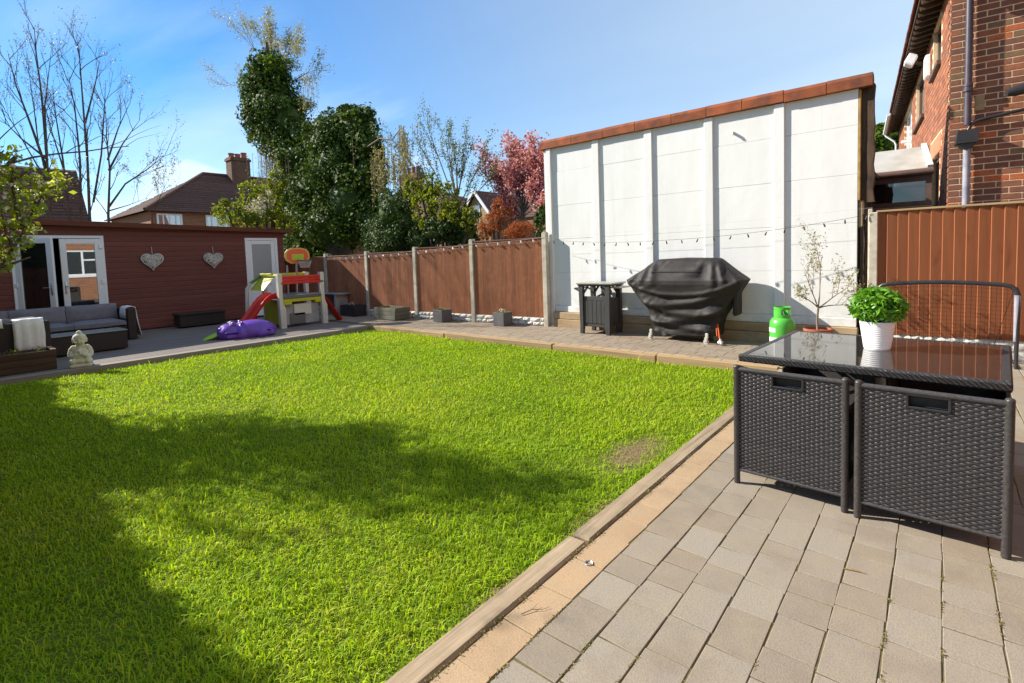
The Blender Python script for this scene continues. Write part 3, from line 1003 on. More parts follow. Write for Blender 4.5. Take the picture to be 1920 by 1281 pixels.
# ------------------------------------------------------------------ garden room (red-brown shed)
SX = -13.9
shed = thing('garden_room', 'long dark red timber garden room with white double doors and flat roof', 'shed', (SX, 3.0, 0))
TOP = lambda y: 2.452 - 0.0205 * (y - 1.3)
MB().add([(SX - 0.02, -3, 0), (SX - 0.02, 1.45, 0), (SX - 0.02, 1.45, 2.2), (SX - 0.02, -3, 2.2)], [(0, 1, 2, 3)])
w = MB()
w.box(SX - 0.06, SX - 0.02, -3.0, 1.44, 0.0, 2.2)
w.box(SX - 0.06, SX - 0.02, 2.90, 5.82, 0.0, 2.2)
w.box(SX - 0.06, SX - 0.02, 6.66, 6.82, 0.0, 2.2)
w.box(SX - 0.06, SX - 0.02, 1.44, 2.90, 2.12, 2.2)
w.box(SX - 0.06, SX - 0.02, 5.82, 6.66, 2.10, 2.2)
w.box(-17.2, SX - 0.06, 6.76, 6.82, 0.0, 2.2)
w.box(-17.2, SX - 0.06, -3.0, -2.94, 0.0, 2.2)
w.box(-17.26, -17.2, -3.0, 6.82, 0.0, 2.2)
w.build('wall', M['clad'], shed)
MB().box(-17.2, SX - 0.06, -2.94, 6.76, 0.002, 0.04).build('floor', M['dark_room'], shed)
MB().box(-15.9, -15.85, -2.9, 6.7, 0.04, 2.2).build('inner_wall', M['dark_room'], shed)
z, k = 0.03, 0
while z < 2.28:
    top = min(z + 0.1165, 2.30)
    segs = [(-3.0, 1.44), (2.90, 5.82), (6.66, 6.84)] if z + 0.05 < 2.10 else [(-3.0, 6.84)]
    for (a, b) in segs:
        cuts = [a] + ([a + 1.3 + 0.9 * ((k * 37) % 5) / 5] if b - a > 2 and k % 3 == 0 else []) + [b]
        for c0, c1 in zip(cuts[:-1], cuts[1:]):
            prof = [(SX - 0.02, z), (SX + 0.018, z), (SX + 0.018, z + 0.085), (SX + 0.008, top - 0.003), (SX - 0.02, top - 0.003)]
            MB().prism([(p[0], p[1]) for p in prof], 'y', c0 + 0.001, c1 - 0.001).build('cladding_board', M['clad'], shed)
    z += 0.1165
    k += 1
f = MB()
y0, y1 = -3.2, 7.06
f.add([(SX + 0.16, y0, TOP(y0) - 0.115), (SX + 0.16, y1, TOP(y1) - 0.10), (SX + 0.16, y1, TOP(y1)), (SX + 0.16, y0, TOP(y0)),
       (SX + 0.12, y0, TOP(y0) - 0.115), (SX + 0.12, y1, TOP(y1) - 0.10), (SX + 0.12, y1, TOP(y1)), (SX + 0.12, y0, TOP(y0))],
      [(0, 1, 2, 3), (7, 6, 5, 4), (0, 4, 5, 1), (3, 2, 6, 7), (1, 5, 6, 2), (0, 3, 7, 4)])
f.build('fascia', M['fascia'], shed)
f = MB()
f.add([(SX + 0.12, y0, TOP(y0) - 0.02), (SX + 0.12, y1, TOP(y1) - 0.02), (-17.4, y1, TOP(y1) - 0.10), (-17.4, y0, TOP(y0) - 0.10),
       (SX + 0.12, y0, TOP(y0) - 0.09), (SX + 0.12, y1, TOP(y1) - 0.09), (-17.4, y1, TOP(y1) - 0.17), (-17.4, y0, TOP(y0) - 0.17)],
      [(0, 1, 2, 3), (7, 6, 5, 4), (0, 4, 5, 1), (3, 2, 6, 7), (1, 5, 6, 2), (0, 3, 7, 4)])
f.build('roof', M['felt'], shed)


def frame(mb, x0, x1, y0, y1, z0, z1, w_, bev=0.004):
    """A rectangular frame in the plane X = const."""
    mb.box(x0, x1, y0, y0 + w_, z0, z1, bev)
    mb.box(x0, x1, y1 - w_, y1, z0, z1, bev)
    mb.box(x0, x1, y0 + w_ - 0.001, y1 - w_ + 0.001, z1 - w_, z1 - 0.001, bev)
    mb.box(x0, x1, y0 + w_ - 0.001, y1 - w_ + 0.001, z0 + 0.001, z0 + w_, bev)
    return mb


fr = MB()
fr.box(SX - 0.05, SX + 0.035, 1.44, 1.50, 0.02, 2.13, 0.004)
fr.box(SX - 0.05, SX + 0.035, 2.84, 2.90, 0.02, 2.13, 0.004)
fr.box(SX - 0.05, SX + 0.035, 1.50, 2.84, 2.07, 2.129, 0.004)
fr.build('door_frame', M['upvc'], shed)


def leaf(hinge, sgn, ang, glass):
    """A glazed door leaf 0.67 wide, hinged at y = hinge, swung outwards by ang."""
    rot = Matrix.Rotation(ang, 4, 'Z')
    loc = Vector((SX + 0.01, hinge, 0))
    def place(mb):
        mb.v = [tuple(rot @ Vector(p) + loc) for p in mb.v]
        return mb
    W = 0.67
    ya, yb = (0.0, W) if sgn > 0 else (-W, 0.0)
    d = place(frame(MB(), -0.03, 0.03, ya, yb, 0.03, 2.06, 0.105, 0.006)).build('door_leaf', M['upvc'], shed)
    place(MB().box(-0.006, 0.006, ya + 0.10, yb - 0.10, 0.13, 1.96)).build('pane', M[glass], d)
    yh = yb - 0.05 if sgn > 0 else ya + 0.05
    hd = MB()
    hd.box(0.03, 0.042, yh - 0.014, yh + 0.014, 0.93, 1.17, 0.004)
    hd.tube([(0.04, yh, 1.08), (0.075, yh, 1.08), (0.08, yh - sgn * 0.03, 1.08), (0.08, yh - sgn * 0.12, 1.08)], 0.009, 8)
    place(hd).build('handle', M['steel'], d, smooth=50)
    for zz in (0.3, 1.1, 1.85):
        yy = ya + 0.005 if sgn > 0 else yb - 0.005
        place(MB().box(0.028, 0.05, yy - 0.03, yy + 0.03, zz, zz + 0.09, 0.006)).build('hinge', M['upvc'], d)


leaf(1.50, 1, math.radians(-42), 'glass_dark')
leaf(2.84, -1, math.radians(-0.6), 'glass')
sf = MB()
sf.box(SX - 0.05, SX + 0.035, 5.82, 5.89, 0.02, 2.10, 0.004)
sf.box(SX - 0.05, SX + 0.035, 6.59, 6.66, 0.02, 2.10, 0.004)
sf.box(SX - 0.05, SX + 0.035, 5.89, 6.59, 2.03, 2.099, 0.004)
sf.build('side_door_frame', M['upvc'], shed)
sd = frame(MB(), SX - 0.03, SX + 0.02, 5.892, 6.588, 0.04, 2.028, 0.10, 0.006)
sd.box(SX - 0.029, SX + 0.019, 5.99, 6.49, 0.85, 0.96, 0.004)
sd = sd.build('side_door', M['upvc'], shed)
MB().box(SX - 0.01, SX + 0.004, 5.985, 6.495, 0.95, 1.935).build('frosted_pane', M['frost'], sd)
MB().box(SX - 0.012, SX + 0.006, 5.985, 6.495, 0.13, 0.86).build('lower_panel', M['upvc'], sd)

# ------------------------------------------------------------------ back fence: posts, panels, gravel boards
POSTS = [(-13.0, 1.635), (-11.26, 1.65), (-9.50, 1.69), (-7.75, 1.79), (-5.895, 1.845)]
FY = 8.07


def lap_board(a, bw, yf, yt, yb, z0, z1):
    """A feather-edge board: its thick left edge, slightly rounded, laps over the thin edge before it."""
    c = 0.006
    ring = [(a, yf + c * 1.6), (a + c, yf), (a + bw + 0.010, yt), (a + bw + 0.010, yb), (a, yb)]
    tw = random.uniform(-0.003, 0.003)
    n = len(ring)
    vs = [(x, y, z0) for x, y in ring] + [(x + tw * 0.3, y + tw, z1) for x, y in ring]
    return MB().add(vs, [tuple(range(n - 1, -1, -1)), tuple(range(n, 2 * n))] + [(i, (i + 1) % n, n + (i + 1) % n, n + i) for i in range(n)])


def sk(mb):
    """The back fence runs at a slight angle to the garage wall."""
    mb.v = [(p[0], p[1] + (p[0] + 5.9) * 0.07, p[2]) for p in mb.v]
    return mb

ord_post = ['first concrete fence post beside the garden room, seen behind the play house', 'concrete fence post half in the shed shadow beside the weathered planter',
            'concrete fence post between the weathered planter and the first slate cube', 'concrete fence post between the two slate cube planters', 'concrete fence post standing against the white garage wall']
_post_mesh = {}
for (xx, h), lb in zip(POSTS, ord_post):
    p = MB()
    p.box(xx - 0.05, xx + 0.05, FY - 0.05, FY + 0.05, -0.1, h - 0.03, 0.008)
    p.prism([(xx - 0.05, h - 0.031), (xx + 0.05, h - 0.031), (xx + 0.018, h), (xx - 0.018, h)], 'y', FY - 0.049, FY + 0.049)
    tag(sk(p).build('fence_post', M['concrete']), lb, 'post', 'concrete posts of the back fence')
names_panel = ['brown fence panel partly hidden behind the play house', 'brown fence panel behind the weathered planter, crossed by a diagonal shadow',
               'sunny brown fence panel behind the first slate cube planter', 'sunny brown fence panel next to the white garage wall']
for i in range(-1, 4):
    x0 = (POSTS[i][0] if i >= 0 else -15.4) + 0.052
    x1 = POSTS[i + 1][0] - 0.052
    za = POSTS[max(i, 0)][1] - 0.07
    zb = POSTS[i + 1][1] - 0.07
    za = zb = (za + zb) / 2 if i >= 0 else zb
    lab = names_panel[i] if i >= 0 else 'short length of brown fence panel running behind the garden room corner'
    pn = thing('board_fence', lab, 'fence', ((x0 + x1) / 2, FY, 0.14), 'brown panels of the back fence')
    nb = max(4, int(round((x1 - x0) / 0.108)))
    bw = (x1 - x0) / nb
    for k in range(nb):
        jz = random.uniform(-0.006, 0.006)
        a = x0 + k * bw
        dy = 0.0 if k % 2 else 0.0
        # feather-edge board: thick edge laps over the thin edge of the next
        bm = MB()
        bm = lap_board(a, bw, FY - 0.026, FY - 0.010, FY - 0.004, 0.17, zb - 0.04 + jz)
        sk(bm).build('board', M['fence'], pn)
    sk(MB().box(x0, x1, FY - 0.035, FY + 0.03, zb - 0.032, zb - 0.005, 0.004)).build('capping_rail', M['rail'], pn)
    for zr in (0.35, 0.85, 1.35):
        sk(MB().box(x0, x1, FY - 0.004, FY + 0.035, zr, zr + 0.05)).build('rail', M['rail'], pn)
    # gravel board below, rock-faced concrete stones
    gb = thing('gravel_board', 'white rock-faced gravel board under ' + ['the panel behind the play house', 'the panel behind the weathered planter', 'the panel by the first slate cube', 'the panel next to the garage'][i] if i >= 0 else 'white rock-faced gravel board by the garden room corner', 'gravel board', ((x0 + x1) / 2, FY, 0), 'gravel boards of the back fence')
    sk(MB().box(x0, x1, FY - 0.02, FY + 0.03, -0.1, 0.166)).build('slab', M['stone_white'], gb)
    for row in range(2):
        a = x0
        while a < x1 - 0.03:
            L = min(random.uniform(0.10, 0.26), x1 - a)
            if x1 - a - L < 0.05:
                L = x1 - a
            z0 = 0.004 + row * 0.08
            vs, fs = [], []
            nx_, nz_ = 4, 3
            for jj in range(nz_ + 1):
                for ii in range(nx_ + 1):
                    edge_ = ii in (0, nx_) or jj in (0, nz_)
                    vs.append((a + 0.004 + (L - 0.008) * ii / nx_, FY - 0.02 - (0.002 if edge_ else random.uniform(0.012, 0.034)), z0 + 0.076 * jj / nz_))
            for jj in range(nz_):
                for ii in range(nx_):
                    q = jj * (nx_ + 1) + ii
                    fs.append((q, q + 1, q + nx_ + 2, q + nx_ + 1))
            sk(MB().add(vs, fs)).build('stone', M['stone_white'], gb)
            a += L

# ------------------------------------------------------------------ white sectional garage
GY, GL, GR = 8.20, -5.83, -0.845
gar = thing('garage', 'white painted concrete panel garage with red-brown coping along its top', 'garage', ((GL + GR) / 2, GY, 0))
PIL = [-4.80, -3.785, -2.785, -1.785]
edges = [GL] + PIL + [GR]
zs = [0.285, 0.41, 1.05, 1.69, 2.33, 2.97, 3.44]
for b in range(5):
    for r in range(len(zs) - 1):
        x0, x1 = edges[b], edges[b + 1]
        pm = MB().box(x0 + 0.001, x1 - 0.001, GY + random.uniform(0, 0.004), GY + 0.05, zs[r] + 0.0012, zs[r + 1] - 0.0012, 0.003)
        pm.build('wall_panel', M['white_wall'], gar)
for xx in PIL:
    MB().box(xx - 0.068, xx + 0.068, GY - 0.034, GY + 0.002, 0.29, 3.43, 0.006).build('pilaster', M['white_wall'], gar)
MB().box(GL - 0.05, GL + 0.055, GY - 0.05, GY + 0.06, 0.02, 3.43, 0.008).build('corner_post', M['white_wall'], gar)
MB().box(GL - 0.12, GL - 0.06, GY - 0.02, GY + 0.06, 0.0, 3.42, 0.008).build('corner_post', M['white_wall'], gar)
MB().box(GL + 0.02, GR, GY + 0.054, GY + 0.10, 0.1, 3.43).build('wall_core', M['founda'], gar)
MB().box(GL + 0.06, GR + 0.0, GY - 0.10, GY + 0.05, -0.05, 0.15, 0.008).build('footing', M['founda'], gar)
MB().box(GL + 0.04, GR + 0.02, GY - 0.085, GY + 0.05, 0.155, 0.283, 0.008).build('footing', M['founda'], gar)
MB().box(GL + 0.06, GR, GY - 0.022, GY + 0.002, 0.287, 0.40, 0.004).build('skirting', M['white_wall'], gar)
# the rest of the garage behind the wall
MB().box(GL, GL + 0.06, GY + 0.06, 13.2, -0.05, 2.40).build('side_wall', M['white_wall'], gar)
MB().box(GL, GR, 13.2, 13.26, -0.05, 2.40).build('rear_wall', M['white_wall'], gar)
MB().box(GL - 0.06, GR + 0.10, GY + 0.12, 13.3, 2.41, 2.46).build('roof', M['felt'], gar)
cuts = [GL - 0.19, GL + 0.55, -4.62, -4.0, -3.36, -2.80, -2.28, -1.72, -1.20, GR + 0.16]
for a, b in zip(cuts[:-1], cuts[1:]):
    c = MB()
    dz = random.uniform(-0.006, 0.006)
    c.prism([(GY - 0.075, 3.435 + dz), (GY - 0.075, 3.555 + dz), (GY - 0.05, 3.60 + dz), (GY + 0.10, 3.61 + dz), (GY + 0.16, 3.56 + dz), (GY + 0.16, 3.435 + dz)], 'x', a + 0.004, b - 0.004)
    c.build('coping_tile', M['coping'], gar)
# small fixing left on the wall
fx = MB()
fx.tube([(-2.42, GY + 0.01, 3.14), (-2.42, GY - 0.05, 3.13), (-2.41, GY - 0.06, 3.10)], [0.022, 0.02, 0.012], 10)
fx.build('wall_bracket', M['stone_white'], gar, smooth=50)
# crumbling right-hand end: strip of old timber, dark boards, concrete stub
MB().box(GR + 0.002, GR + 0.03, GY + 0.0, GY + 0.05, 1.98, 3.42, 0.006).build('end_strip', M['yellow_strip'], gar)
for k, (a, b, z0, z1, yy) in enumerate([(0.03, 0.10, 1.75, 3.45, 0.05), (0.10, 0.17, 1.95, 3.47, 0.03), (0.03, 0.075, 0.05, 1.80, 0.03), (0.076, 0.11, 0.05, 1.72, 0.06)]):
    pts = MB()
    n = 9
    L, Rr = [], []
    for i in range(n + 1):
        zz = z0 + (z1 - z0) * i / n
        L.append((GR + a + random.uniform(-0.008, 0.008), zz)); Rr.append((GR + b + random.uniform(-0.012, 0.012), zz))
    pts.prism(L + Rr[::-1], 'y', GY + yy, GY + yy + 0.06 + 0.1 * (k < 2))
    pts.build('end_board', M['rotten'], gar)
MB().box(GR + 0.005, GR + 0.07, GY + 0.02, GY + 0.10, 1.62, 1.98, 0.02).build('end_stub', M['founda'], gar)
MB().box(GR + 0.005, GR + 0.15, GY + 0.11, GY + 0.14, 0.0, 3.42).build('end_board', M['rotten'], gar)
MB().box(GR + 0.115, GR + 0.165, GY + 0.02, GY + 0.09, 0.0, 1.86, 0.006).build('end_post', M['concrete'], gar)

# ------------------------------------------------------------------ right-hand fence with its post and stones
rf = thing('board_fence', 'orange-brown feather-edge fence behind the football goal', 'fence', (0.4, 8.05, 0.25))
RX0, RX1 = -0.62, 2.6
nb = 30
bw = (RX1 - RX0) / nb
for k in range(nb):
    a = RX0 + k * bw
    zt = 1.79 + random.uniform(-0.003, 0.003)
    lap_board(a, bw, 8.002, 8.026, 8.034, 0.25, zt).build('board', M['fence2'], rf)
MB().box(RX0, RX1, 7.985, 8.07, 1.795, 1.82, 0.004).build('capping_rail', M['sleeper_x'], rf)
for zr in (0.4, 1.0, 1.55):
    MB().box(RX0, RX1, 8.036, 8.08, zr, zr + 0.06).build('rail', M['rail'], rf)
gb = thing('gravel_board', 'pale stone-faced gravel board under the orange-brown fence', 'gravel board', (0.8, 8.05, 0))
MB().box(RX0, RX1, 8.03, 8.08, -0.05, 0.245).build('slab', M['stone_white'], gb)
for row in range(2):
    a = RX0
    while a < RX1 - 0.05:
        L = random.uniform(0.13, 0.3)
        vs, fs = [], []
        for jj in range(4):
            for ii in range(5):
                e = ii in (0, 4) or jj in (0, 3)
                vs.append((a + 0.004 + (L - 0.008) * ii / 4, 8.03 - (0.002 if e else random.uniform(0.012, 0.03)), 0.006 + row * 0.12 + 0.112 * jj / 3))
        for jj in range(3):
            for ii in range(4):
                q = jj * 5 + ii
                fs.append((q, q + 1, q + 6, q + 5))
        MB().add(vs, fs).build('stone', M['stone_white'], gb)
        a += L
p = MB()
p.box(-0.70, -0.605, 7.975, 8.07, -0.1, 1.80, 0.008)
tag(p.build('fence_post', M['concrete']), 'concrete post between the white garage and the orange-brown fence', 'post')

# ------------------------------------------------------------------ neighbouring brick house, turned a little against the garden
house = thing('brick_house', 'tall brown brick house with dark downpipes behind the right-hand fence', 'house', (0.07, 8.45, 0), None, math.radians(5.7), True)
BR = MB().obox((0, 0, 0), (0.2135, 0.10, 0.064), None, 0.003).mesh('brick', M['brick'])
HB = MB().obox((0, 0, 0), (0.101, 0.10, 0.064), None, 0.003).mesh('brick', M['brick'])
core = MB()
core.box(0.012, 5.0, 0.0035, 0.25, 0.0, 6.6)
core.build('front_wall', M['mortar'], house)
rest = MB()
cnt = 0
for r in range(87):
    zc = 0.0375 + r * 0.075
    off = 0.0 if r % 2 else 0.1125
    xb = 0.0
    first = True
    while xb < 4.9:
        w_ = 0.1025 if (first and off) else 0.215
        me = HB if (first and off) else BR
        cx = xb + w_ / 2
        if cx < 1.05 and 1.6 < zc < 4.85:
            put('brick', me, house, None, (cx + random.uniform(-0.001, 0.001), 0.05 + random.uniform(-0.0008, 0.0008), zc))
            cnt += 1
        elif zc > 0.9 or cx > 1:
            rest.obox((cx, 0.05, zc), (w_, 0.10, 0.0655))
        xb += w_ + 0.010
        first = False
rest.build('brick_field', M['brick'], house, kind='stuff')
print('front bricks', cnt)
# side wall, running back; openings for windows: (y0, y1, z0, z1)
HOLES = [(0.95, 1.85, 3.90, 4.56), (3.1, 4.7, 3.62, 4.5), (0.9, 1.75, 0.2, 2.64), (5.7, 7.9, 3.45, 4.5)]
sw = MB()
ys = sorted({0.25, 10.0, *[h[0] for h in HOLES], *[h[1] for h in HOLES]})
for ya, yb in zip(ys[:-1], ys[1:]):
    zl = 0.0
    for h in sorted([h for h in HOLES if h[0] < (ya + yb) / 2 < h[1]], key=lambda q: q[2]):
        sw.box(0.004, 0.25, ya, yb, zl, h[2]); zl = h[3]
    sw.box(0.004, 0.25, ya, yb, zl, 4.9)
sw.build('side_wall', M['mortar'], house)
srest = MB()
for r in range(14, 65):
    zc = 0.0375 + r * 0.075
    yb = 0.215 + 0.01 if r % 2 else 0.1125
    yb = 0.112 if r % 2 == 0 else 0.112
    yb += 0.0 if r % 2 else 0.1125
    while yb < 9.95:
        cy = yb + 0.1075
        if not any(h[0] - 0.06 < cy < h[1] + 0.06 and h[2] < zc + 0.03 and zc - 0.03 < h[3] for h in HOLES) and not (0.75 < cy < 1.95 and 2.64 < zc < 2.9):
            srest.obox((0.05, cy, zc), (0.10, 0.215, 0.0655))
        yb += 0.225
srest.build('side_brick_field', M['brick_red'], house, kind='stuff')
for (y0, y1, z0, z1), wh in zip(HOLES, (False, False, False, True)):
    wm = M['upvc'] if wh else M['frame_brown']
    wf = MB()
    frame(wf, 0.05, 0.11, y0, y1, z0, z1, 0.06)
    wf.box(0.055, 0.105, (y0 + y1) / 2 - 0.03, (y0 + y1) / 2 + 0.03, z0 + 0.06, z1 - 0.06)
    wf = wf.build('window', wm, house)
    MB().box(0.075, 0.085, y0 + 0.05, y1 - 0.05, z0 + 0.05, z1 - 0.05).build('pane', M['glass'], wf)
    if z0 > 1:
        MB().box(-0.05, 0.12, y0 - 0.06, y1 + 0.06, z0 - 0.07, z0 - 0.005, 0.006).build('sill', wm, wf)
MB().box(-0.006, 0.11, 0.76, 1.94, 2.645, 2.89, 0.004).build('lintel', M['lintel'], house)
# roof: eaves over the side wall, tiles along the edge
EZ = 4.62
MB().add([(-0.27, -0.35, EZ - 0.02), (-0.27, 10.3, EZ - 0.02), (0.30, 10.3, EZ + 0.04), (0.30, -0.35, EZ + 0.04),
          (-0.27, -0.35, EZ + 0.03), (-0.27, 10.3, EZ + 0.03), (0.30, 10.3, EZ + 0.09), (0.30, -0.35, EZ + 0.09)],
         [(3, 2, 1, 0), (4, 5, 6, 7), (0, 1, 5, 4), (1, 2, 6, 5), (2, 3, 7, 6), (3, 0, 4, 7)]).build('soffit', M['soffit'], house)
for k in range(44):
    MB().bar((-0.25, -0.25 + k * 0.24, EZ - 0.05), (0.04, -0.25 + k * 0.24, EZ + 0.0), 0.045, 0.07).build('rafter_end', M['soffit'], house)
TM = MB().obox((0, 0, 0), (0.42, 0.245, 0.03), None, 0.008).mesh('roof_tile', M['tile_red'])
for k in range(43):
    put('roof_tile', TM, house, None, (-0.15, -0.22 + k * 0.25, EZ + 0.17 + random.uniform(-0.008, 0.008)), (0, math.radians(-38), random.uniform(-0.02, 0.02)))
MB().add([(-0.21, -0.3, EZ + 0.10), (-0.21, 10.3, EZ + 0.10), (3.4, 10.3, EZ + 3.0), (3.4, -0.3, EZ + 3.0), (3.4, -0.3, EZ + 0.1), (3.4, 10.3, EZ + 0.1)],
         [(0, 1, 2, 3), (0, 3, 4), (1, 5, 2), (0, 4, 5, 1), (3, 2, 5, 4)]).build('roof', M['tile'], house)
gt = MB()
gt.tube([(-0.33, 7.6, EZ - 0.03), (-0.33, 10.3, EZ - 0.04)], 0.04, 8)
gt.tube([(-0.33, 10.2, EZ - 0.04), (-0.30, 10.2, EZ - 0.12), (-0.10, 10.2, EZ - 0.30), (-0.06, 10.2, EZ - 0.4), (-0.06, 10.2, 0.3)], 0.025, 8)
gt.build('gutter', M['upvc'], house, smooth=50)
# pipes on the front wall
dp = MB()
dp.tube([(0.16, -0.06, 6.5), (0.165, -0.06, 2.80)], 0.036, 12)
dp = dp.build('downpipe', M['pipe_dark'], house, smooth=50)
for zc in (3.24, 4.9):
    MB().lathe([(0.037, -0.05), (0.05, -0.045), (0.05, -0.015), (0.043, -0.01), (0.043, 0.01), (0.05, 0.015), (0.05, 0.045), (0.037, 0.05)], (0.163, -0.06, zc), 14).build('collar', M['pipe_dark'], dp, smooth=40)
hp = MB()
hp.prism([(0.05, 2.575), (0.07, 2.73), (0.27, 2.73), (0.25, 2.575)], 'y', -0.155, -0.005)
hp.prism([(0.055, 2.574), (0.245, 2.574), (0.205, 2.51), (0.125, 2.51)], 'y', -0.12, -0.02)
hp.build('hopper', M['pipe_black'], house)
MB().tube([(0.165, -0.06, 2.52), (0.165, -0.06, 0.05)], 0.036, 12).build('downpipe', M['pipe_grey'], house, smooth=50)
MB().tube([(0.16, -0.07, 2.70), (0.19, -0.07, 2.78), (0.235, -0.065, 2.83), (0.30, -0.06, 2.845), (0.9, -0.055, 2.93), (2.4, -0.05, 3.1)], 0.019, 8).build('waste_pipe', M['pipe_black'], house, smooth=50)
MB().tube([(0.49, -0.16, 3.09), (0.56, -0.14, 3.10), (0.70, -0.12, 3.13), (1.2, -0.10, 3.17), (2.4, -0.08, 3.3)], [0.035, 0.06, 0.062, 0.06, 0.06], 12).build('flue_pipe', M['pipe_black'], house, smooth=50)
MB().lathe([(0.062, 0), (0.078, 0.01), (0.078, 0.05), (0.062, 0.06)], (0, 0, 0), 14)
ap = MB(); ap.box(0.235, 0.325, -0.02, 0.002, 2.96, 3.14, 0.006); ap.build('vent_plate', M['founda'], house)
# lamp and alarm on the side wall
fl = MB()
fl.bar((0.0, 2.5, 4.25), (-0.16, 2.42, 4.32), 0.04, 0.04)
fl.build('floodlight_arm', M['pipe_black'], house)
fb = MB().obox((-0.24, 2.38, 4.36), (0.13, 0.22, 0.17), Matrix.Rotation(0.5, 3, 'Y'), 0.02)
fb.build('floodlight', M['upvc'], house)
MB().box(-0.08, 0.0, 2.05, 2.32, 3.98, 4.32, 0.02).build('alarm_box', M['upvc'], house)
MB().box(-0.16, 0.0, 6.0, 6.06, 3.6, 3.66, 0.01).build('camera_bracket', M['upvc'], house)

# lean-to between the garage and the house
lt = thing('lean_to', 'low lean-to with cloudy sheet roof and brown frame between garage and brick house', 'lean-to', (-0.4, 10.0, 0))
MB().add([(-1.6, 10.0, 2.50), (-0.10, 10.0, 2.50), (-0.20, 10.9, 2.95), (-1.6, 10.9, 2.95), (-1.6, 10.0, 2.52), (-0.10, 10.0, 2.52), (-0.20, 10.9, 2.97), (-1.6, 10.9, 2.97)],
         [(3, 2, 1, 0), (4, 5, 6, 7), (0, 1, 5, 4), (1, 2, 6, 5), (2, 3, 7, 6), (3, 0, 4, 7)]).build('roof_sheet', M['leanto'], lt)
MB().bar((-0.12, 9.99, 2.54), (-0.22, 10.88, 3.0), 0.07, 0.035).build('flashing', M['mortar_white'], lt)
MB().tube([(-1.6, 9.95, 2.46), (-0.08, 9.95, 2.46)], 0.05, 10).build('gutter', M['frame_brown'], lt, smooth=50)
MB().box(-1.6, -0.10, 10.0, 10.06, 2.33, 2.44).build('top_rail', M['frame_brown'], lt)
MB().box(-1.6, -0.10, 10.0, 10.06, 1.96, 2.03).build('bottom_rail', M['frame_brown'], lt)
MB().box(-0.17, -0.10, 10.0, 10.06, 2.03, 2.33).build('stile', M['frame_brown'], lt)
MB().box(-1.6, -0.17, 10.025, 10.035, 2.03, 2.33).build('pane', M['glass_dark'], lt)
MB().box(-1.6, -0.10, 10.0, 10.06, 0.0, 1.955).build('wall', M['brick_far'], lt)
MB().box(-1.6, -0.10, 11.4, 11.46, 0.0, 2.4).build('rear_wall', M['brick_far'], lt)

# ------------------------------------------------------------------ the home's own rear wall, out of view to the right; it shows in the door glass
own = thing('brick_house', 'sunlit brick rear wall of the home with a white window, beyond the right edge', 'house', (3.4, 4.0, 0))
wl_ = MB()
wl_.box(3.4, 3.7, -6.0, 4.2, 0, 5.6)
wl_.box(3.4, 3.7, 6.4, 7.6, 0, 5.6)
wl_.box(3.4, 3.7, 4.2, 6.4, 0, 1.15)
wl_.box(3.4, 3.7, 4.2, 6.4, 2.35, 5.6)
wl_.build('wall', M['brick_far'], own)
wf = frame(MB(), 3.42, 3.50, 4.2, 6.4, 1.15, 2.35, 0.08)
wf.box(3.425, 3.495, 5.25, 5.33, 1.23, 2.27)
wf.box(3.425, 3.495, 5.33, 6.32, 1.85, 1.92)
wf = wf.build('window', M['upvc'], own)
MB().box(3.45, 3.46, 4.25, 6.35, 1.2, 2.3).build('pane', M['glass_dark'], wf)
MB().box(3.36, 3.50, 4.1, 6.5, 1.07, 1.145, 0.01).build('sill', M['upvc'], wf)
MB().add([(3.0, -6.3, 5.55), (3.0, 7.8, 5.55), (6.5, 7.8, 8.0), (6.5, -6.3, 8.0), (6.5, -6.3, 5.55), (6.5, 7.8, 5.55)],
         [(0, 1, 2, 3), (0, 3, 4), (1, 5, 2), (0, 4, 5, 1), (3, 2, 5, 4)]).build('roof', M['tile'], own)

# ------------------------------------------------------------------ string lights
def catenary(a, b, sag, n):
    a, b = Vector(a), Vector(b)
    return [a.lerp(b, i / n) - Vector((0, 0, sag * 4 * (i / n) * (1 - i / n))) for i in range(n + 1)]


sl = thing('string_lights', 'black string of small bulbs hung across the white garage wall', 'lights', (-3.2, 7.72, 1.6))
line = catenary((-5.86, 8.0, 1.70), (-3.3, 7.70, 1.565), 0.045, 16)[:-1] + catenary((-3.3, 7.70, 1.565), (-0.66, 7.97, 1.78), 0.05, 18)
MB().tube(line, 0.0024, 5).build('wire', M['black'], sl, smooth=60)
BM = MB().lathe([(0.003, 0.02), (0.008, 0.018), (0.009, 0.0), (0.008, -0.004), (0.011, -0.014), (0.010, -0.028), (0.004, -0.036)], (0, 0, 0), 8).mesh('bulb', M['black'], 50)
acc = 0.0
nxt = 0.25
for a, b in zip(line[:-1], line[1:]):
    L = (b - a).length
    while acc + L > nxt:
        q = a.lerp(b, (nxt - acc) / L)
        put('bulb', BM, sl, None, Vector(q) - Vector((0, 0, 0.03)) - ORG[sl.name], (random.uniform(-0.3, 0.3), random.uniform(-0.5, 0.5), 0))
        nxt += 0.235
    acc += L
tw = MB().tube(catenary((-5.86, 8.0, 1.73), (-0.66, 7.97, 1.86), 0.03, 20), 0.0014, 4)
tag(tw.build('support_wire', M['wire_white']), 'thin taut wire above the black bulb string on the garage wall', 'wire')
sf_ = thing('string_lights', 'pale string of small bulbs clipped along the top of the brown fence', 'lights', (-9.6, FY - 0.08, 1.55))
BW = MB().lathe([(0.004, 0.02), (0.012, 0.018), (0.012, 0.0), (0.020, -0.018), (0.018, -0.038), (0.006, -0.05)], (0, 0, 0), 8).mesh('bulb', M['bulb'], 50)
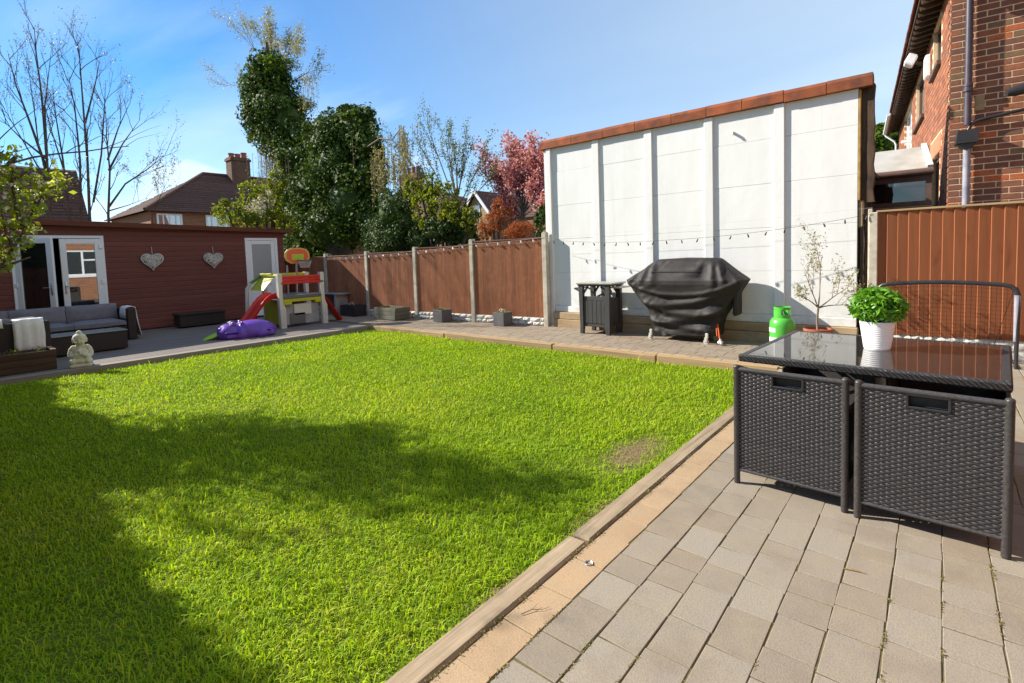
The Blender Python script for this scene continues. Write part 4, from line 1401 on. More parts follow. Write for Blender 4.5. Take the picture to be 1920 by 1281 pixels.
for i in range(4):
    a = Vector((POSTS[i][0], FY - 0.06 + (POSTS[i][0] + 5.9) * 0.07, POSTS[i][1] - 0.10)); b = Vector((POSTS[i + 1][0], FY - 0.06 + (POSTS[i + 1][0] + 5.9) * 0.07, POSTS[i + 1][1] - 0.10))
    ln = catenary(a, b, 0.025, 10)
    MB().tube(ln, 0.003, 4).build('wire', M['wire_white'], sf_, smooth=60)
    for k in range(6):
        q = ln[0].lerp(ln[-1], (k + 0.6) / 6.4) - Vector((0, 0, 0.045))
        put('bulb', BW, sf_, None, q - ORG[sf_.name], (random.uniform(-0.4, 0.4), random.uniform(-0.9, -0.2), 0))

# ------------------------------------------------------------------ dining set: glass table, four cube chairs
def weave_mesh(w_, h_, name='woven_panel', hole=None, rows=None):
    """A woven rattan panel in the XZ plane facing -Y, strands passing over and under."""
    pr = 0.0108
    rows = int(h_ / pr)
    per = 0.046
    nx_ = int(w_ / per * 6)
    V, F = [], []
    for r in range(rows):
        z0 = r * h_ / rows
        ph = math.pi * (r % 2)
        base = len(V)
        for i in range(nx_ + 1):
            x_ = w_ * i / nx_
            s = math.cos(2 * math.pi * x_ / per + ph)
            d = 0.0033 * random.uniform(0.75, 1.2) * (1 if s > 0 else -1) * abs(s) ** 0.55
            hh = h_ / rows
            for zz, dd in ((0.02, 0.0015), (0.28, 0.0), (0.72, 0.0), (0.98, 0.0015)):
                V.append((x_ - w_ / 2, -d + dd - 0.003, z0 + hh * zz))
        for i in range(nx_):
            xm = w_ * (i + 0.5) / nx_ - w_ / 2
            zm = z0 + h_ / rows / 2
            if hole and hole[0] < xm < hole[1] and hole[2] < zm < hole[3]:
                continue
            for j in range(3):
                a = base + i * 4 + j
                F.append((a, a + 4, a + 5, a + 1))
    me = bpy.data.meshes.new(name)
    me.from_pydata(V, [], F)
    me.materials.append(M['rattan'])
    me.shade_smooth()
    return me


CW = 0.575
PANEL = weave_mesh(CW - 0.05, 0.60, hole=(-0.075, 0.075, 0.535, 0.585))
SIDE = weave_mesh(0.46, 0.42)


def rattan_chair(label):
    """A cube chair; its woven back faces -Y, the seat lies behind it."""
    t_ = thing('rattan_chair', label, 'chair', (0, 0, 0), 'cube chairs of the dining set', 0, True)
    put('woven_back', PANEL, t_, 'stuff', (0, 0.0, 0.085))
    bk = MB()
    bk.box(-CW / 2 + 0.03, -0.075, 0.004, 0.03, 0.09, 0.68)
    bk.box(0.075, CW / 2 - 0.03, 0.004, 0.03, 0.09, 0.68)
    bk.box(-0.075, 0.075, 0.004, 0.03, 0.09, 0.62)
    bk.box(-0.075, 0.075, 0.004, 0.03, 0.67, 0.68)
    bk.build('back_core', M['rattan'], t_)
    hn = MB()
    hn.box(-0.085, -0.072, -0.010, 0.02, 0.612, 0.678, 0.003); hn.box(0.072, 0.085, -0.010, 0.02, 0.612, 0.678, 0.003)
    hn.box(-0.085, 0.085, -0.010, 0.02, 0.608, 0.620, 0.003); hn.box(-0.085, 0.085, -0.010, 0.02, 0.670, 0.680, 0.003)
    hn.box(-0.075, 0.075, 0.028, 0.034, 0.61, 0.68)
    hn.build('hand_hole', M['black'], t_)
    MB().tube([(-CW / 2 + 0.02, 0.0, 0.69), (CW / 2 - 0.02, 0.0, 0.69)], 0.014, 8).build('top_rail', M['rattan'], t_, smooth=50)
    MB().tube([(-CW / 2 + 0.02, 0.0, 0.085), (CW / 2 - 0.02, 0.0, 0.085)], 0.010, 8).build('bottom_rail', M['rattan'], t_, smooth=50)
    for s in (-1, 1):
        # leg wound with flat strand: a stack of slightly bulging rings
        prof = [(0.016, 0.0)]
        z_ = 0.004
        while z_ < 0.705:
            prof += [(0.0185, z_ + 0.004), (0.0165, z_ + 0.010)]
            z_ += 0.0105
        prof.append((0.010, 0.715))
        MB().lathe(prof, (s * (CW / 2 - 0.012), 0.0, 0), 10).build('leg', M['rattan'], t_, smooth=80)
        MB().lathe([(0.016, 0), (0.018, 0.3), (0.016, 0.5)], (s * (CW / 2 - 0.012), 0.47, 0), 8).build('leg', M['rattan'], t_, smooth=50)
        MB().bar((s * (CW / 2 - 0.012), 0.0, 0.70), (s * (CW / 2 - 0.012), 0.48, 0.56), 0.035, 0.03, 0.006).build('arm', M['rattan'], t_)
        put('woven_side', SIDE, t_, 'stuff', (s * (CW / 2 - 0.02), 0.24, 0.12), (0, 0, math.radians(90 * s)))
        MB().box(s * (CW / 2 - 0.016) - 0.004, s * (CW / 2 - 0.016) + 0.004, 0.03, 0.46, 0.12, 0.54).build('side_core', M['rattan'], t_)
    MB().box(-CW / 2 + 0.03, CW / 2 - 0.03, 0.04, 0.47, 0.31, 0.35, 0.01).build('seat', M['rattan'], t_)
    return t_


ROT = math.radians(-4.0)
TC = Vector((-0.298, 3.81, 0))
def tl(x_, y_):
    c, s = math.cos(ROT), math.sin(ROT)
    return Vector((TC.x + x_ * c - y_ * s, TC.y + x_ * s + y_ * c, 0))


ch = rattan_chair('black woven cube chair at the near left of the glass table, nearest the lawn')
ch.location = tl(-0.290, -0.725); ch.rotation_euler = (0, 0, ROT)
lab4 = ['black woven cube chair at the near right corner of the glass table', 'black woven cube chair hidden at the far left under the glass table', 'black woven cube chair hidden at the far right under the glass table']
for (x_, y_, rz), lb in zip(((0.322, -0.745, ROT), (-0.290, 0.60, ROT + math.pi), (0.322, 0.60, ROT + math.pi)), lab4):
    c = copy_tree(ch)
    c.location = tl(x_, y_); c.rotation_euler = (0, 0, rz)
    c['label'] = lb
tb = thing('dining_table', 'black rattan dining table with dark reflective glass top', 'table', tuple(TC), None, ROT, True)
HX, HY, TZ = 0.608, 0.585, 0.750
fr_ = MB()
for (a, b, c, d) in ((-HX, HX, -HY, -HY + 0.045), (-HX, HX, HY - 0.045, HY), (-HX, -HX + 0.045, -HY + 0.045, HY - 0.045), (HX - 0.045, HX, -HY + 0.045, HY - 0.045)):
    fr_.box(a, b, c, d, TZ - 0.045, TZ - 0.002, 0.008)
t = NT('rattan_wrap')
_w = t.n('ShaderNodeTexWave', wave_type='BANDS', bands_direction='DIAGONAL')
_w.inputs['Scale'].default_value = 26; _w.inputs['Distortion'].default_value = 3.0; _w.inputs['Detail'].default_value = 2
t.l(t.n('ShaderNodeTexCoord').outputs['Object'], _w.inputs['Vector'])
t.bsdf(t.ramp(_w.outputs['Fac'], [(0.2, (0.016, 0.015, 0.015)), (0.9, (0.045, 0.043, 0.042))]), 0.45, t.bump(_w.outputs['Fac'], 0.8, 0.01), 0.45)
M['rattan_wrap'] = t.m
fr_.build('frame', M['rattan_wrap'], tb)
t = NT('table_glass')
_p = t.bsdf((0.012, 0.010, 0.010), 0.03, t.bump(t.noise(t.pos(), 1.6, 2), 0.02, 0.05), 0.8)
_p.inputs['IOR'].default_value = 2.6
_g = t.n('ShaderNodeBsdfDiffuse'); _g.inputs[0].default_value = (0.20, 0.17, 0.15, 1)
_mx = t.n('ShaderNodeMixShader')
t.l(t.math('MULTIPLY', t.noise(t.pos(), 5, 5, 0.65), 0.10), _mx.inputs[0])
t.l(_p.outputs[0], _mx.inputs[1]); t.l(_g.outputs[0], _mx.inputs[2]); t.l(_mx.outputs[0], t.out.inputs[0])
M['table_glass'] = t.m
MB().box(-HX + 0.04, HX - 0.04, -HY + 0.04, HY - 0.04, TZ - 0.012, TZ - 0.004, 0.002).build('glass_top', M['table_glass'], tb)
for sx in (-1, 1):
    for sy in (-1, 1):
        MB().box(sx * (HX - 0.03) - 0.02, sx * (HX - 0.03) + 0.02, sy * (HY - 0.03) - 0.02 , sy * (HY - 0.03) + 0.02, 0, TZ - 0.046, 0.006).build('leg', M['rattan'], tb) if sy > 0 else MB().box(-0.016 + 0.012, 0.016 + 0.012, -HY + 0.06, -HY + 0.10, 0.002 * (sx + 2), TZ - 0.05 - 0.002 * sx, 0.006).build('centre_leg', M['rattan'], tb)

# potted ball plant on the table
PL = at(1647, 652, Y=3.86); PL = Vector((-0.29, 3.865, TZ - 0.004))
pp = thing('potted_plant', 'round bright green leafy plant in a ribbed white pot on the glass table', 'plant', tuple(PL))
prof = [(0.066, 0.0), (0.068, 0.004)]
for k in range(14):
    z_ = 0.008 + k * 0.0115
    r_ = 0.068 + 0.024 * (z_ / 0.17)
    prof += [(r_, z_), (r_ + 0.0022, z_ + 0.004), (r_ + 0.0022, z_ + 0.0075), (r_ + 0.0005, z_ + 0.0105)]
prof += [(0.094, 0.170), (0.094, 0.175), (0.086, 0.175), (0.084, 0.15), (0.0, 0.15)]
MB().lathe(prof, tuple(PL), 40).build('pot', M['pot_white'], pp, smooth=60)
n = 1400
d = unit(n); d = d[d[:, 2] > -0.72]
rr = RNG.uniform(0.70, 1.04, len(d))[:, None]
leaves('foliage', np.array(PL) + np.array([0, 0, 0.262]) + d * rr * np.array([0.142, 0.142, 0.118]) * (1 + 0.06 * np.sin(d[:, :1] * 9 + d[:, 1:2] * 7)), d * 0.5 + np.array([0, 0, 0.3]), 0.046, M['bay'], pp, 0.42, spread=0.75)
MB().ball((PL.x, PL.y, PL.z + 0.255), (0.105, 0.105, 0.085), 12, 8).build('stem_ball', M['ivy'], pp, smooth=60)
MB().tube([(PL.x, PL.y, PL.z + 0.14), (PL.x, PL.y, PL.z + 0.25)], 0.02, 8).build('stem', M['bark'], pp, smooth=60)

# ------------------------------------------------------------------ covered barbecue
bq = thing('barbecue', 'large barbecue under a black draped cover with grey castors', 'barbecue', (-3.02, 7.8, 0))
LV = [(0.12, -3.52, -2.50, 7.60, 8.04), (0.24, -3.53, -2.49, 7.59, 8.05), (0.42, -3.58, -2.43, 7.58, 8.06), (0.60, -3.70, -2.33, 7.56, 8.08), (0.78, -3.86, -2.21, 7.54, 8.10),
      (0.88, -3.94, -2.15, 7.53, 8.11), (0.945, -3.965, -2.115, 7.54, 8.10), (0.985, -3.90, -2.16, 7.56, 8.09), (1.06, -3.77, -2.27, 7.60, 8.06), (1.15, -3.64, -2.38, 7.65, 8.03), (1.23, -3.53, -2.46, 7.70, 7.99), (1.262, -3.46, -2.52, 7.73, 7.97)]


def cover():
    nz, nu = 90, 168
    lz = np.array([l[0] for l in LV]); lv = np.array(LV)
    V = []
    for j in range(nz + 1):
        z = 0.12 + (1.262 - 0.12) * j / nz
        x0, x1, y0, y1 = [np.interp(z, lz, lv[:, i]) for i in (1, 2, 3, 4)]
        cx, cy, rx, ry = (x0 + x1) / 2, (y0 + y1) / 2, (x1 - x0) / 2, (y1 - y0) / 2
        for k in range(nu):
            a = 2 * math.pi * k / nu
            ca, sa = math.cos(a), math.sin(a)
            e = 2 / 5.0
            ux = math.copysign(abs(ca) ** e, ca); uy = math.copysign(abs(sa) ** e, sa)
            x, y = cx + rx * ux, cy + ry * uy
            u = (x + 3.03) / 0.9                      # -1..1 across the front
            fr = max(0.0, -uy) ** 2
            disp = 0.0
            # swags hanging between the two shoulders
            for zc, sag, amp, wd, sk in ((0.93, 0.22, 0.026, 0.034, 0.02), (0.80, 0.22, 0.036, 0.055, 0.12), (0.64, 0.20, 0.040, 0.060, -0.08), (0.46, 0.13, 0.034, 0.050, 0.16), (0.30, 0.07, 0.022, 0.04, -0.14)):
                zl = zc - sag * (1 - u * u) + sk * u
                dz = z - zl
                disp += amp * math.exp(-(dz / wd) ** 2) - amp * 0.75 * math.exp(-((dz + wd * 1.7) / (wd * 1.1)) ** 2)
            disp *= (0.25 + 0.75 * fr) * max(0.0, 1 - 0.35 * abs(u)) * (1 if z < 0.93 else max(0, 1 - (z - 0.93) / 0.1))
            # tucks running down from the lid corners
            if z > 0.84:
                for uc, tilt in ((-0.62, -0.35), (-0.74, -0.9), (0.50, 0.2), (0.60, 0.6), (0.72, 1.1), (-0.50, 0.1), (0.1, -0.3), (0.32, -0.7)):
                    du = u - (uc + tilt * (1.2 - z) * 0.7)
                    disp += 0.034 * math.exp(-(du / 0.045) ** 2) * fr * min(1, (z - 0.84) / 0.1) * min(1, (1.24 - z) / 0.12 + 0.1)
            disp += 0.020 * noise.noise((x * 4, z * 5 + x * 3, y * 5)) + 0.010 * noise.noise((x * 9, z * 12 - x * 6, y * 9)) + 0.004 * noise.noise((x * 24, z * 20, y * 19))
            # stitched seam under the lid
            if abs(z - 1.075) < 0.008 and fr > 0.5 and -0.5 < u < 0.35:
                disp += 0.012
            hem = 0.035 * math.sin(x * 3.0 + 1.0) + (0.035 if x < -3.3 else 0) if j == 0 else 0
            V.append((x + disp * ux * 0.6, y + disp * uy, z + hem * 0.5 + 0.012 * noise.noise((x * 3, y * 3, 9)) * (z > 1.1)))
    F = []
    for j in range(nz):
        for k in range(nu):
            F.append((j * nu + k, j * nu + (k + 1) % nu, (j + 1) * nu + (k + 1) % nu, (j + 1) * nu + k))
    me_v = V
    mb = MB().add(V, F)
    top = len(mb.v)
    mb.add([(-3.0, 7.85, 1.285)], [])
    for k in range(nu):
        mb.f.append((nz * nu + k, nz * nu + (k + 1) % nu, top))
    return mb.build('cover', M['cover'], bq, smooth=70)


cover()
MB().box(-2.30, -2.24, 7.70, 7.98, 0.42, 0.80, 0.02).build('side_flap', M['cover'], bq)
fr_ = MB(); fr_.box(-3.47, -2.56, 7.64, 7.69, 0.13, 0.19, 0.006); fr_.box(-3.47, -2.56, 7.96, 8.0, 0.13, 0.19, 0.006); fr_.box(-3.47, -3.42, 7.69, 7.96, 0.13, 0.19); fr_.box(-2.61, -2.56, 7.69, 7.96, 0.13, 0.19)
fr_.build('trolley_frame', M['chrome_wheel'], bq)
for (x_, y_) in ((-3.53, 7.63), (-2.63, 7.58), (-3.45, 7.98), (-2.62, 7.98)):
    c = MB()
    c.box(x_ - 0.02, x_ + 0.02, y_ - 0.02, y_ + 0.02, 0.085, 0.16, 0.004)
    c.box(x_ - 0.03, x_ + 0.005, y_ - 0.026, y_ - 0.021, 0.03, 0.10)
    c.box(x_ - 0.03, x_ + 0.005, y_ + 0.021, y_ + 0.026, 0.03, 0.10)
    c.tube([(x_ - 0.012, y_ - 0.018, 0.036), (x_ - 0.012, y_ + 0.018, 0.036)], 0.036, 16)
    c.build('castor', M['chrome_wheel'], bq, smooth=40)
rg = thing('gas_hose', 'orange gas hose with a pale regulator resting beside the barbecue', 'hose', (-2.43, 7.6, 0))
MB().tube([(-2.50, 7.66, 0.30), (-2.475, 7.63, 0.2), (-2.455, 7.60, 0.12), (-2.44, 7.58, 0.07)], 0.011, 8).build('hose', M['orange_pipe'], rg, smooth=60)
MB().tube([(-2.52, 7.66, 0.28), (-2.50, 7.62, 0.17), (-2.49, 7.60, 0.13)], 0.008, 8).build('hose_end', M['orange_pipe'], rg, smooth=60)
r_ = MB(); r_.ball((-2.435, 7.575, 0.042), (0.042, 0.042, 0.03), 14, 8); r_.tube([(-2.435, 7.575, 0.03), (-2.435, 7.575, 0.09)], 0.016, 10); r_.tube([(-2.435, 7.57, 0.04), (-2.40, 7.52, 0.03)], 0.014, 8)
r_.build('regulator', M['bulb'], rg, smooth=60)

# ------------------------------------------------------------------ graphite storage cart
ct = thing('storage_cart', 'graphite plastic barbecue cart with slatted cupboard and steel worktop', 'cart', (-4.5, 7.83, 0))
CX0, CX1, CY0, CY1 = -4.865, -4.255, 7.60, 8.06
MB().box(CX0 - 0.03, CX1 + 0.07, CY0 - 0.03, CY1 + 0.02, 0.865, 0.895, 0.008).build('worktop', M['cart_top'], ct)
MB().box(CX0 - 0.01, CX1 + 0.03, CY0 - 0.01, CY1, 0.835, 0.863, 0.004).build('top_frame', M['cart'], ct)
for (x_, y_) in ((CX0 + 0.045, CY0 + 0.035), (CX1 - 0.045, CY0 + 0.035), (CX0 + 0.045, CY1 - 0.035), (CX1 - 0.045, CY1 - 0.035)):
    lg = MB()
    s = 1 if x_ > -4.5 else -1
    lg.add([(x_ - 0.030, y_ - 0.03, 0), (x_ + 0.030, y_ - 0.03, 0), (x_ + 0.030, y_ + 0.03, 0), (x_ - 0.030, y_ + 0.03, 0),
            (x_ - 0.040 - 0.02 * s, y_ - 0.035, 0.12), (x_ + 0.040 - 0.02 * s * 0, y_ - 0.035, 0.12), (x_ + 0.04, y_ + 0.035, 0.12), (x_ - 0.04, y_ + 0.035, 0.12),
            (x_ - 0.040, y_ - 0.035, 0.836), (x_ + 0.040, y_ - 0.035, 0.836), (x_ + 0.04, y_ + 0.035, 0.836), (x_ - 0.04, y_ + 0.035, 0.836)],
           [(3, 2, 1, 0), (0, 1, 5, 4), (1, 2, 6, 5), (2, 3, 7, 6), (3, 0, 4, 7), (4, 5, 9, 8), (5, 6, 10, 9), (6, 7, 11, 10), (7, 4, 8, 11), (8, 9, 10, 11)])
    lg.build('leg', M['cart'], ct)
    MB().bar((x_ - s * 0.035, y_, 0.70), (x_ - s * 0.13, y_, 0.83), 0.03, 0.03).build('brace', M['cart'], ct)
MB().box(CX0 + 0.085, CX1 - 0.085, CY0 + 0.03, CY0 + 0.06, 0.585, 0.655, 0.004).build('front_rail', M['cart'], ct)
MB().box(CX0 + 0.05, CX1 - 0.05, CY0 + 0.05, CY1 - 0.03, 0.60, 0.625).build('shelf', M['cart'], ct)
MB().box(CX0 + 0.086, CX1 - 0.086, CY0 + 0.03, CY0 + 0.06, 0.13, 0.185, 0.004).build('bottom_rail', M['cart'], ct)
MB().box(CX0 + 0.05, CX1 - 0.05, CY0 + 0.05, CY1 - 0.03, 0.14, 0.17).build('base', M['cart'], ct)
for sx in (CX0 + 0.03, CX1 - 0.05):
    for k in range(5):
        a = CY0 + 0.072 + k * 0.0645
        MB().box(sx, sx + 0.02, a, a + 0.061, 0.14, 0.61, 0.003).build('side_slat', M['cart'], ct)
MB().box(CX0 + 0.05, CX1 - 0.05, CY1 - 0.04, CY1 - 0.02, 0.14, 0.61).build('back_panel', M['cart'], ct)
dr = MB().box(CX0 + 0.09, CX1 - 0.09, CY0 + 0.034, CY0 + 0.05, 0.19, 0.58).build('door', M['cart'], ct)
dw = (CX1 - CX0 - 0.18) / 5
for k in range(5):
    a = CX0 + 0.09 + k * dw
    MB().box(a + 0.003, a + dw - 0.003, CY0 + 0.022, CY0 + 0.036, 0.188, 0.582, 0.003).build('door_slat', M['cart'], dr)
MB().box(CX1 - 0.115, CX1 - 0.092, CY0 + 0.005, CY0 + 0.022, 0.33, 0.50, 0.006).build('door_handle', M['black'], dr)
MB().tube([(CX0 - 0.085, CY0 + 0.01, 0.79), (CX0 - 0.085, CY1 - 0.02, 0.79)], 0.013, 8).build('side_bar', M['cart'], ct, smooth=60)
for y_ in (CY0 + 0.03, CY1 - 0.04):
    MB().bar((CX0 - 0.085, y_, 0.79), (CX0 + 0.02, y_, 0.74), 0.03, 0.025).build('side_bar_bracket', M['cart'], ct)
MB().box(CX1 + 0.0, CX1 + 0.18, CY0 + 0.05, CY1 - 0.05, 0.80, 0.825, 0.006).build('side_shelf', M['cart_top'], ct)
sc = MB().ball((-4.42, 7.82, 0.72), (0.09, 0.07, 0.085), 14, 8)
sc.tube([(-4.46, 7.72, 0.69), (-4.52, 7.66, 0.655)], 0.016, 8)
tag(sc.build('grill_lid', M['pipe_black'], smooth=60), 'small dark pan resting on the cart shelf under the worktop', 'pan')

# ------------------------------------------------------------------ gas bottle
gx, gy = -1.605, 7.52
gs = thing('gas_bottle', 'bright green gas bottle with a handle collar beside the white wall', 'gas bottle', (gx, gy, 0))
MB().lathe([(0.125, 0.0), (0.135, 0.02), (0.150, 0.06), (0.156, 0.10), (0.156, 0.36), (0.150, 0.405), (0.125, 0.445), (0.085, 0.468), (0.03, 0.475), (0.0, 0.475)], (gx, gy, 0), 36).build('body', M['gas'], gs, smooth=50)
col_ = MB()
for a0, a1, z0, z1 in ((20, 160, 0.44, 0.575), (200, 340, 0.44, 0.50), (0, 360, 0.565, 0.60), (200, 235, 0.49, 0.575), (305, 340, 0.49, 0.575), (160, 200, 0.45, 0.575)):
    n = max(4, int((a1 - a0) / 8))
    vs, fs = [], []
    for i in range(n + 1):
        a = math.radians(a0 + (a1 - a0) * i / n + 40)
        for r_, z_ in ((0.098, z0), (0.104, z0), (0.104, z1), (0.098, z1)):
            vs.append((gx + r_ * math.cos(a), gy + r_ * math.sin(a), z_))
    for i in range(n):
        for k in range(4):
            fs.append((i * 4 + k, i * 4 + (k + 1) % 4, (i + 1) * 4 + (k + 1) % 4, (i + 1) * 4 + k))
    fs += [(3, 2, 1, 0), tuple(n * 4 + k for k in range(4))]
    col_.add(vs, fs)
col_.build('collar', M['gas'], gs, smooth=40)
MB().lathe([(0.03, 0.47), (0.03, 0.50), (0.018, 0.505), (0.018, 0.54), (0.0, 0.54)], (gx, gy, 0), 12).build('valve', M['steel'], gs, smooth=40)


def wrap_label(name, a0, a1, z0, z1, mt):
    vs, fs = [], []
    n = 10
    for i in range(n + 1):
        a = math.radians(a0 + (a1 - a0) * i / n)
        for z_ in (z0, z1):
            vs.append((gx + 0.1575 * math.cos(a), gy + 0.1575 * math.sin(a), z_))
    for i in range(n):
        fs.append((i * 2, i * 2 + 2, i * 2 + 3, i * 2 + 1))
    MB().add(vs, fs).build(name, mt, gs, smooth=60)


wrap_label('label', 195, 250, 0.27, 0.325, M['label_white'])
wrap_label('label', 205, 262, 0.14, 0.20, M['label_white'])
wrap_label('hazard_label', 318, 352, 0.24, 0.30, M['label_red'])

# ------------------------------------------------------------------ olive tree in a terracotta pot
ox, oy = -1.19, 7.52
ol = thing('olive_tree', 'thin young olive tree in a terracotta pot before the white wall', 'tree', (ox, oy, 0))
MB().lathe([(0.11, 0.0), (0.115, 0.02), (0.145, 0.28), (0.165, 0.285), (0.168, 0.335), (0.155, 0.338), (0.150, 0.31), (0.0, 0.31)], (ox, oy, 0), 30).build('pot', M['terracotta'], ol, smooth=40)
tr, tips = MB(), []
random.seed(21)
tr.tube([(ox, oy, 0.30), (ox - 0.01, oy, 0.45), (ox + 0.005, oy, 0.62)], [0.016, 0.013, 0.012], 7)
for dd, L in (((-0.34, -0.1, 0.8), 0.50), ((0.60, 0.0, 0.55), 0.50), ((0.0, -0.1, 1.0), 0.66), ((0.80, -0.1, 0.30), 0.34), ((-0.6, -0.1, 0.5), 0.26)):
    grow(tr, (ox + 0.004, oy, 0.60), dd, L, 0.010, 2, 0.42, 3, 0.18, 0.12, tips, 5)
tr.build('trunk', M['bark_pale'], ol, smooth=60)
P = np.array([tuple(t_[0]) for t_ in tips]); P = P[RNG.integers(0, len(P), 1000)]
P = P + RNG.normal(size=P.shape) * 0.024
P = P[P[:, 1] < 8.10]
leaves('foliage', P, unit(len(P)), 0.038, M['olive'], ol, 0.34)
random.seed(5)

# ------------------------------------------------------------------ football goal with net
gl = thing('football_goal', 'small black framed football goal with a thin net in front of the fence', 'goal', (0.03, 7.66, 0))
GA, GB = Vector((-0.585, 7.62, 0.0)), Vector((0.655, 7.62, 0.0))
pts = [GA, GA + Vector((0, 0, 0.80)), GA + Vector((0.015, 0, 0.86)), GA + Vector((0.06, 0, 0.895))]
pts += [GA.lerp(GB, k / 10) + Vector((0, 0, 0.90 + 0.035 * math.sin(math.pi * k / 10))) for k in range(1, 10)]
pts += [GB + Vector((-0.06, 0, 0.895)), GB + Vector((-0.015, 0, 0.86)), GB + Vector((0, 0, 0.80)), GB]
MB().tube(pts, [0.016] * 3 + [0.024] * 12 + [0.028] * 1 + [0.016], 8).build('frame', M['pipe_black'], gl, smooth=60)
MB().tube([GB + Vector((0, 0, 0.80)), GB + Vector((-0.01, 0, 0.30))], [0.030, 0.018], 8).build('sleeve', M['pipe_grey'], gl, smooth=60)
MB().tube([GB + Vector((0, 0, 0.02)), GB + Vector((0, 0.33, 0.02)), GA + Vector((0, 0.33, 0.02)), GA + Vector((0, 0, 0.02))], 0.012, 6).build('ground_bar', M['pipe_black'], gl, smooth=60)
MB().tube([GB + Vector((-0.03, 0, 0.87)), GB + Vector((-0.2, 0.3, 0.02))], 0.003, 4).build('stay', M['net'], gl)
nt = MB()
ztop = lambda k: 0.90 + 0.035 * math.sin(math.pi * k)
NX, NZ = 30, 20
def netp(u, v):
    base = GA.lerp(GB, u)
    sl_ = v + 0.04 * math.sin(3.14 * u)
    return Vector((base.x, 7.62 + 0.33 * v ** 1.4 + 0.01 * noise.noise((u * 5, v * 5, 1)), ztop(u) * (1 - v) + 0.02 * v - 0.10 * math.sin(math.pi * v) * 0.3))
for i in range(NX + 1):
    nt.tube([netp(i / NX, k / 8) for k in range(9)], 0.0016, 3, False)
for j in range(1, NZ + 1):
    nt.tube([netp(k / 14, j / NZ) for k in range(15)], 0.0016, 3, False)
nt.build('net', M['net'], gl, kind='stuff')

# ------------------------------------------------------------------ planters along the fence
def herb(parent, c, n, r, h, mt='herb', size=0.03):
    P = np.array(c) + np.column_stack([RNG.normal(0, r, n), RNG.normal(0, r, n), RNG.uniform(0, h, n)])
    leaves('plant', P, unit(n) * 0.5 + np.array([0, 0, 0.6]), size, M[mt], parent, 0.5, 'stuff')


def cube_planter(label, x0, x1, y0, y1, h, mt, plant, soil=True):
    t_ = thing('planter', label, 'planter', ((x0 + x1) / 2, (y0 + y1) / 2, 0))
    th = 0.025
    b = MB()
    b.box(x0, x1, y0, y0 + th, 0.004, h, 0.004); b.box(x0, x1, y1 - th, y1, 0.004, h, 0.004)
    b.box(x0, x0 + th, y0 + th, y1 - th, 0.005, h - 0.001, 0.003); b.box(x1 - th, x1, y0 + th, y1 - th, 0.005, h - 0.001, 0.003)
    b.build('box', M[mt], t_)
    MB().box(x0 + th, x1 - th, y0 + th, y1 - th, 0.01, h - 0.04).build('soil', M['soil'], t_)
    plant(t_, ((x0 + x1) / 2, (y0 + y1) / 2, h - 0.03))
    return t_


cube_planter('slate grey cube planter with a low green plant, nearer the weathered planter', -8.59, -8.30, 7.49, 7.79, 0.275, 'planter_slate', lambda t_, c: herb(t_, c, 120, 0.06, 0.07))
def daffodil(t_, c):
    herb(t_, c, 60, 0.05, 0.06)
    herb(t_, (c[0] - 0.02, c[1], c[2] + 0.03), 40, 0.035, 0.06, 'blossom', 0.035)
cube_planter('slate grey cube planter with pale flowers, nearer the white garage', -6.93, -6.65, 7.63, 7.90, 0.275, 'planter_slate', daffodil)
cube_planter('black planter with white blooms in the shadow by the play house', -11.95, -11.30, 7.28, 7.62, 0.28, 'planter_black', lambda t_, c: (herb(t_, (c[0] - 0.02, c[1], c[2]), 50, 0.10, 0.06), herb(t_, (c[0] - 0.03, c[1], c[2] + 0.03), 40, 0.045, 0.07, 'blossom', 0.045)))
wp = thing('planter', 'weathered grey wooden trough planter half in shadow before the fence', 'planter', (-9.95, 7.45, 0))
for k in range(3):
    z0 = 0.015 + k * 0.092
    dx = 0.012 * k
    for (a, b, c, d) in ((-10.36 - dx, -9.60 + dx, 7.22, 7.245), (-10.36 - dx, -9.60 + dx, 7.63, 7.655)):
        MB().box(a, b, c, d, z0, z0 + 0.089, 0.004).build('plank', M['planter_grey'], wp)
    for xx in (-10.36 - dx, -9.625 + dx):
        MB().box(xx, xx + 0.025, 7.246, 7.629, z0, z0 + 0.089, 0.004).build('plank', M['planter_grey'], wp)
MB().box(-10.33, -9.63, 7.246, 7.629, 0.01, 0.24).build('soil', M['soil'], wp)
herb(wp, (-10.0, 7.4, 0.25), 90, 0.12, 0.05)

# white side table behind the play house
st_ = thing('side_table', 'small white table behind the play house against the fence', 'table', (-12.45, 7.45, 0))
MB().box(-12.95, -11.98, 7.25, 7.66, 0.545, 0.572, 0.006).build('table_top', M['p_clear'], st_)
for x_ in (-12.85, -12.22):
    MB().box(x_, x_ + 0.10, 7.28, 7.62, 0.0, 0.544, 0.006).build('leg', M['p_clear'], st_)

# ------------------------------------------------------------------ children's play house
ph = thing('play_house', 'beige red and lime plastic play house with a platform, on the deck', 'play house', (-11.4, 5.75, 0))


def post(x_, y_, out):
    """A plastic post, broad at the foot, slim above."""
    m = MB()
    m.prism([(y_ - 0.055, 0.0), (y_ + 0.065, 0.0), (y_ + 0.065, 0.42), (y_ + 0.02, 0.53), (y_ + 0.01, 0.60), (y_ + 0.02, 1.16), (y_ - 0.0, 1.185), (y_ - 0.07, 1.185), (y_ - 0.075, 1.15), (y_ - 0.065, 0.6)], 'x', x_ - 0.05, x_ + 0.05)
    m.build('post', M['p_white'], ph)
    for k in range(3):
        MB().box(x_ + 0.049, x_ + 0.056, y_ - 0.045 + k * 0.035, y_ - 0.030 + k * 0.035, 0.05, 0.42, 0.003).build('post_rib', M['p_white'], ph)


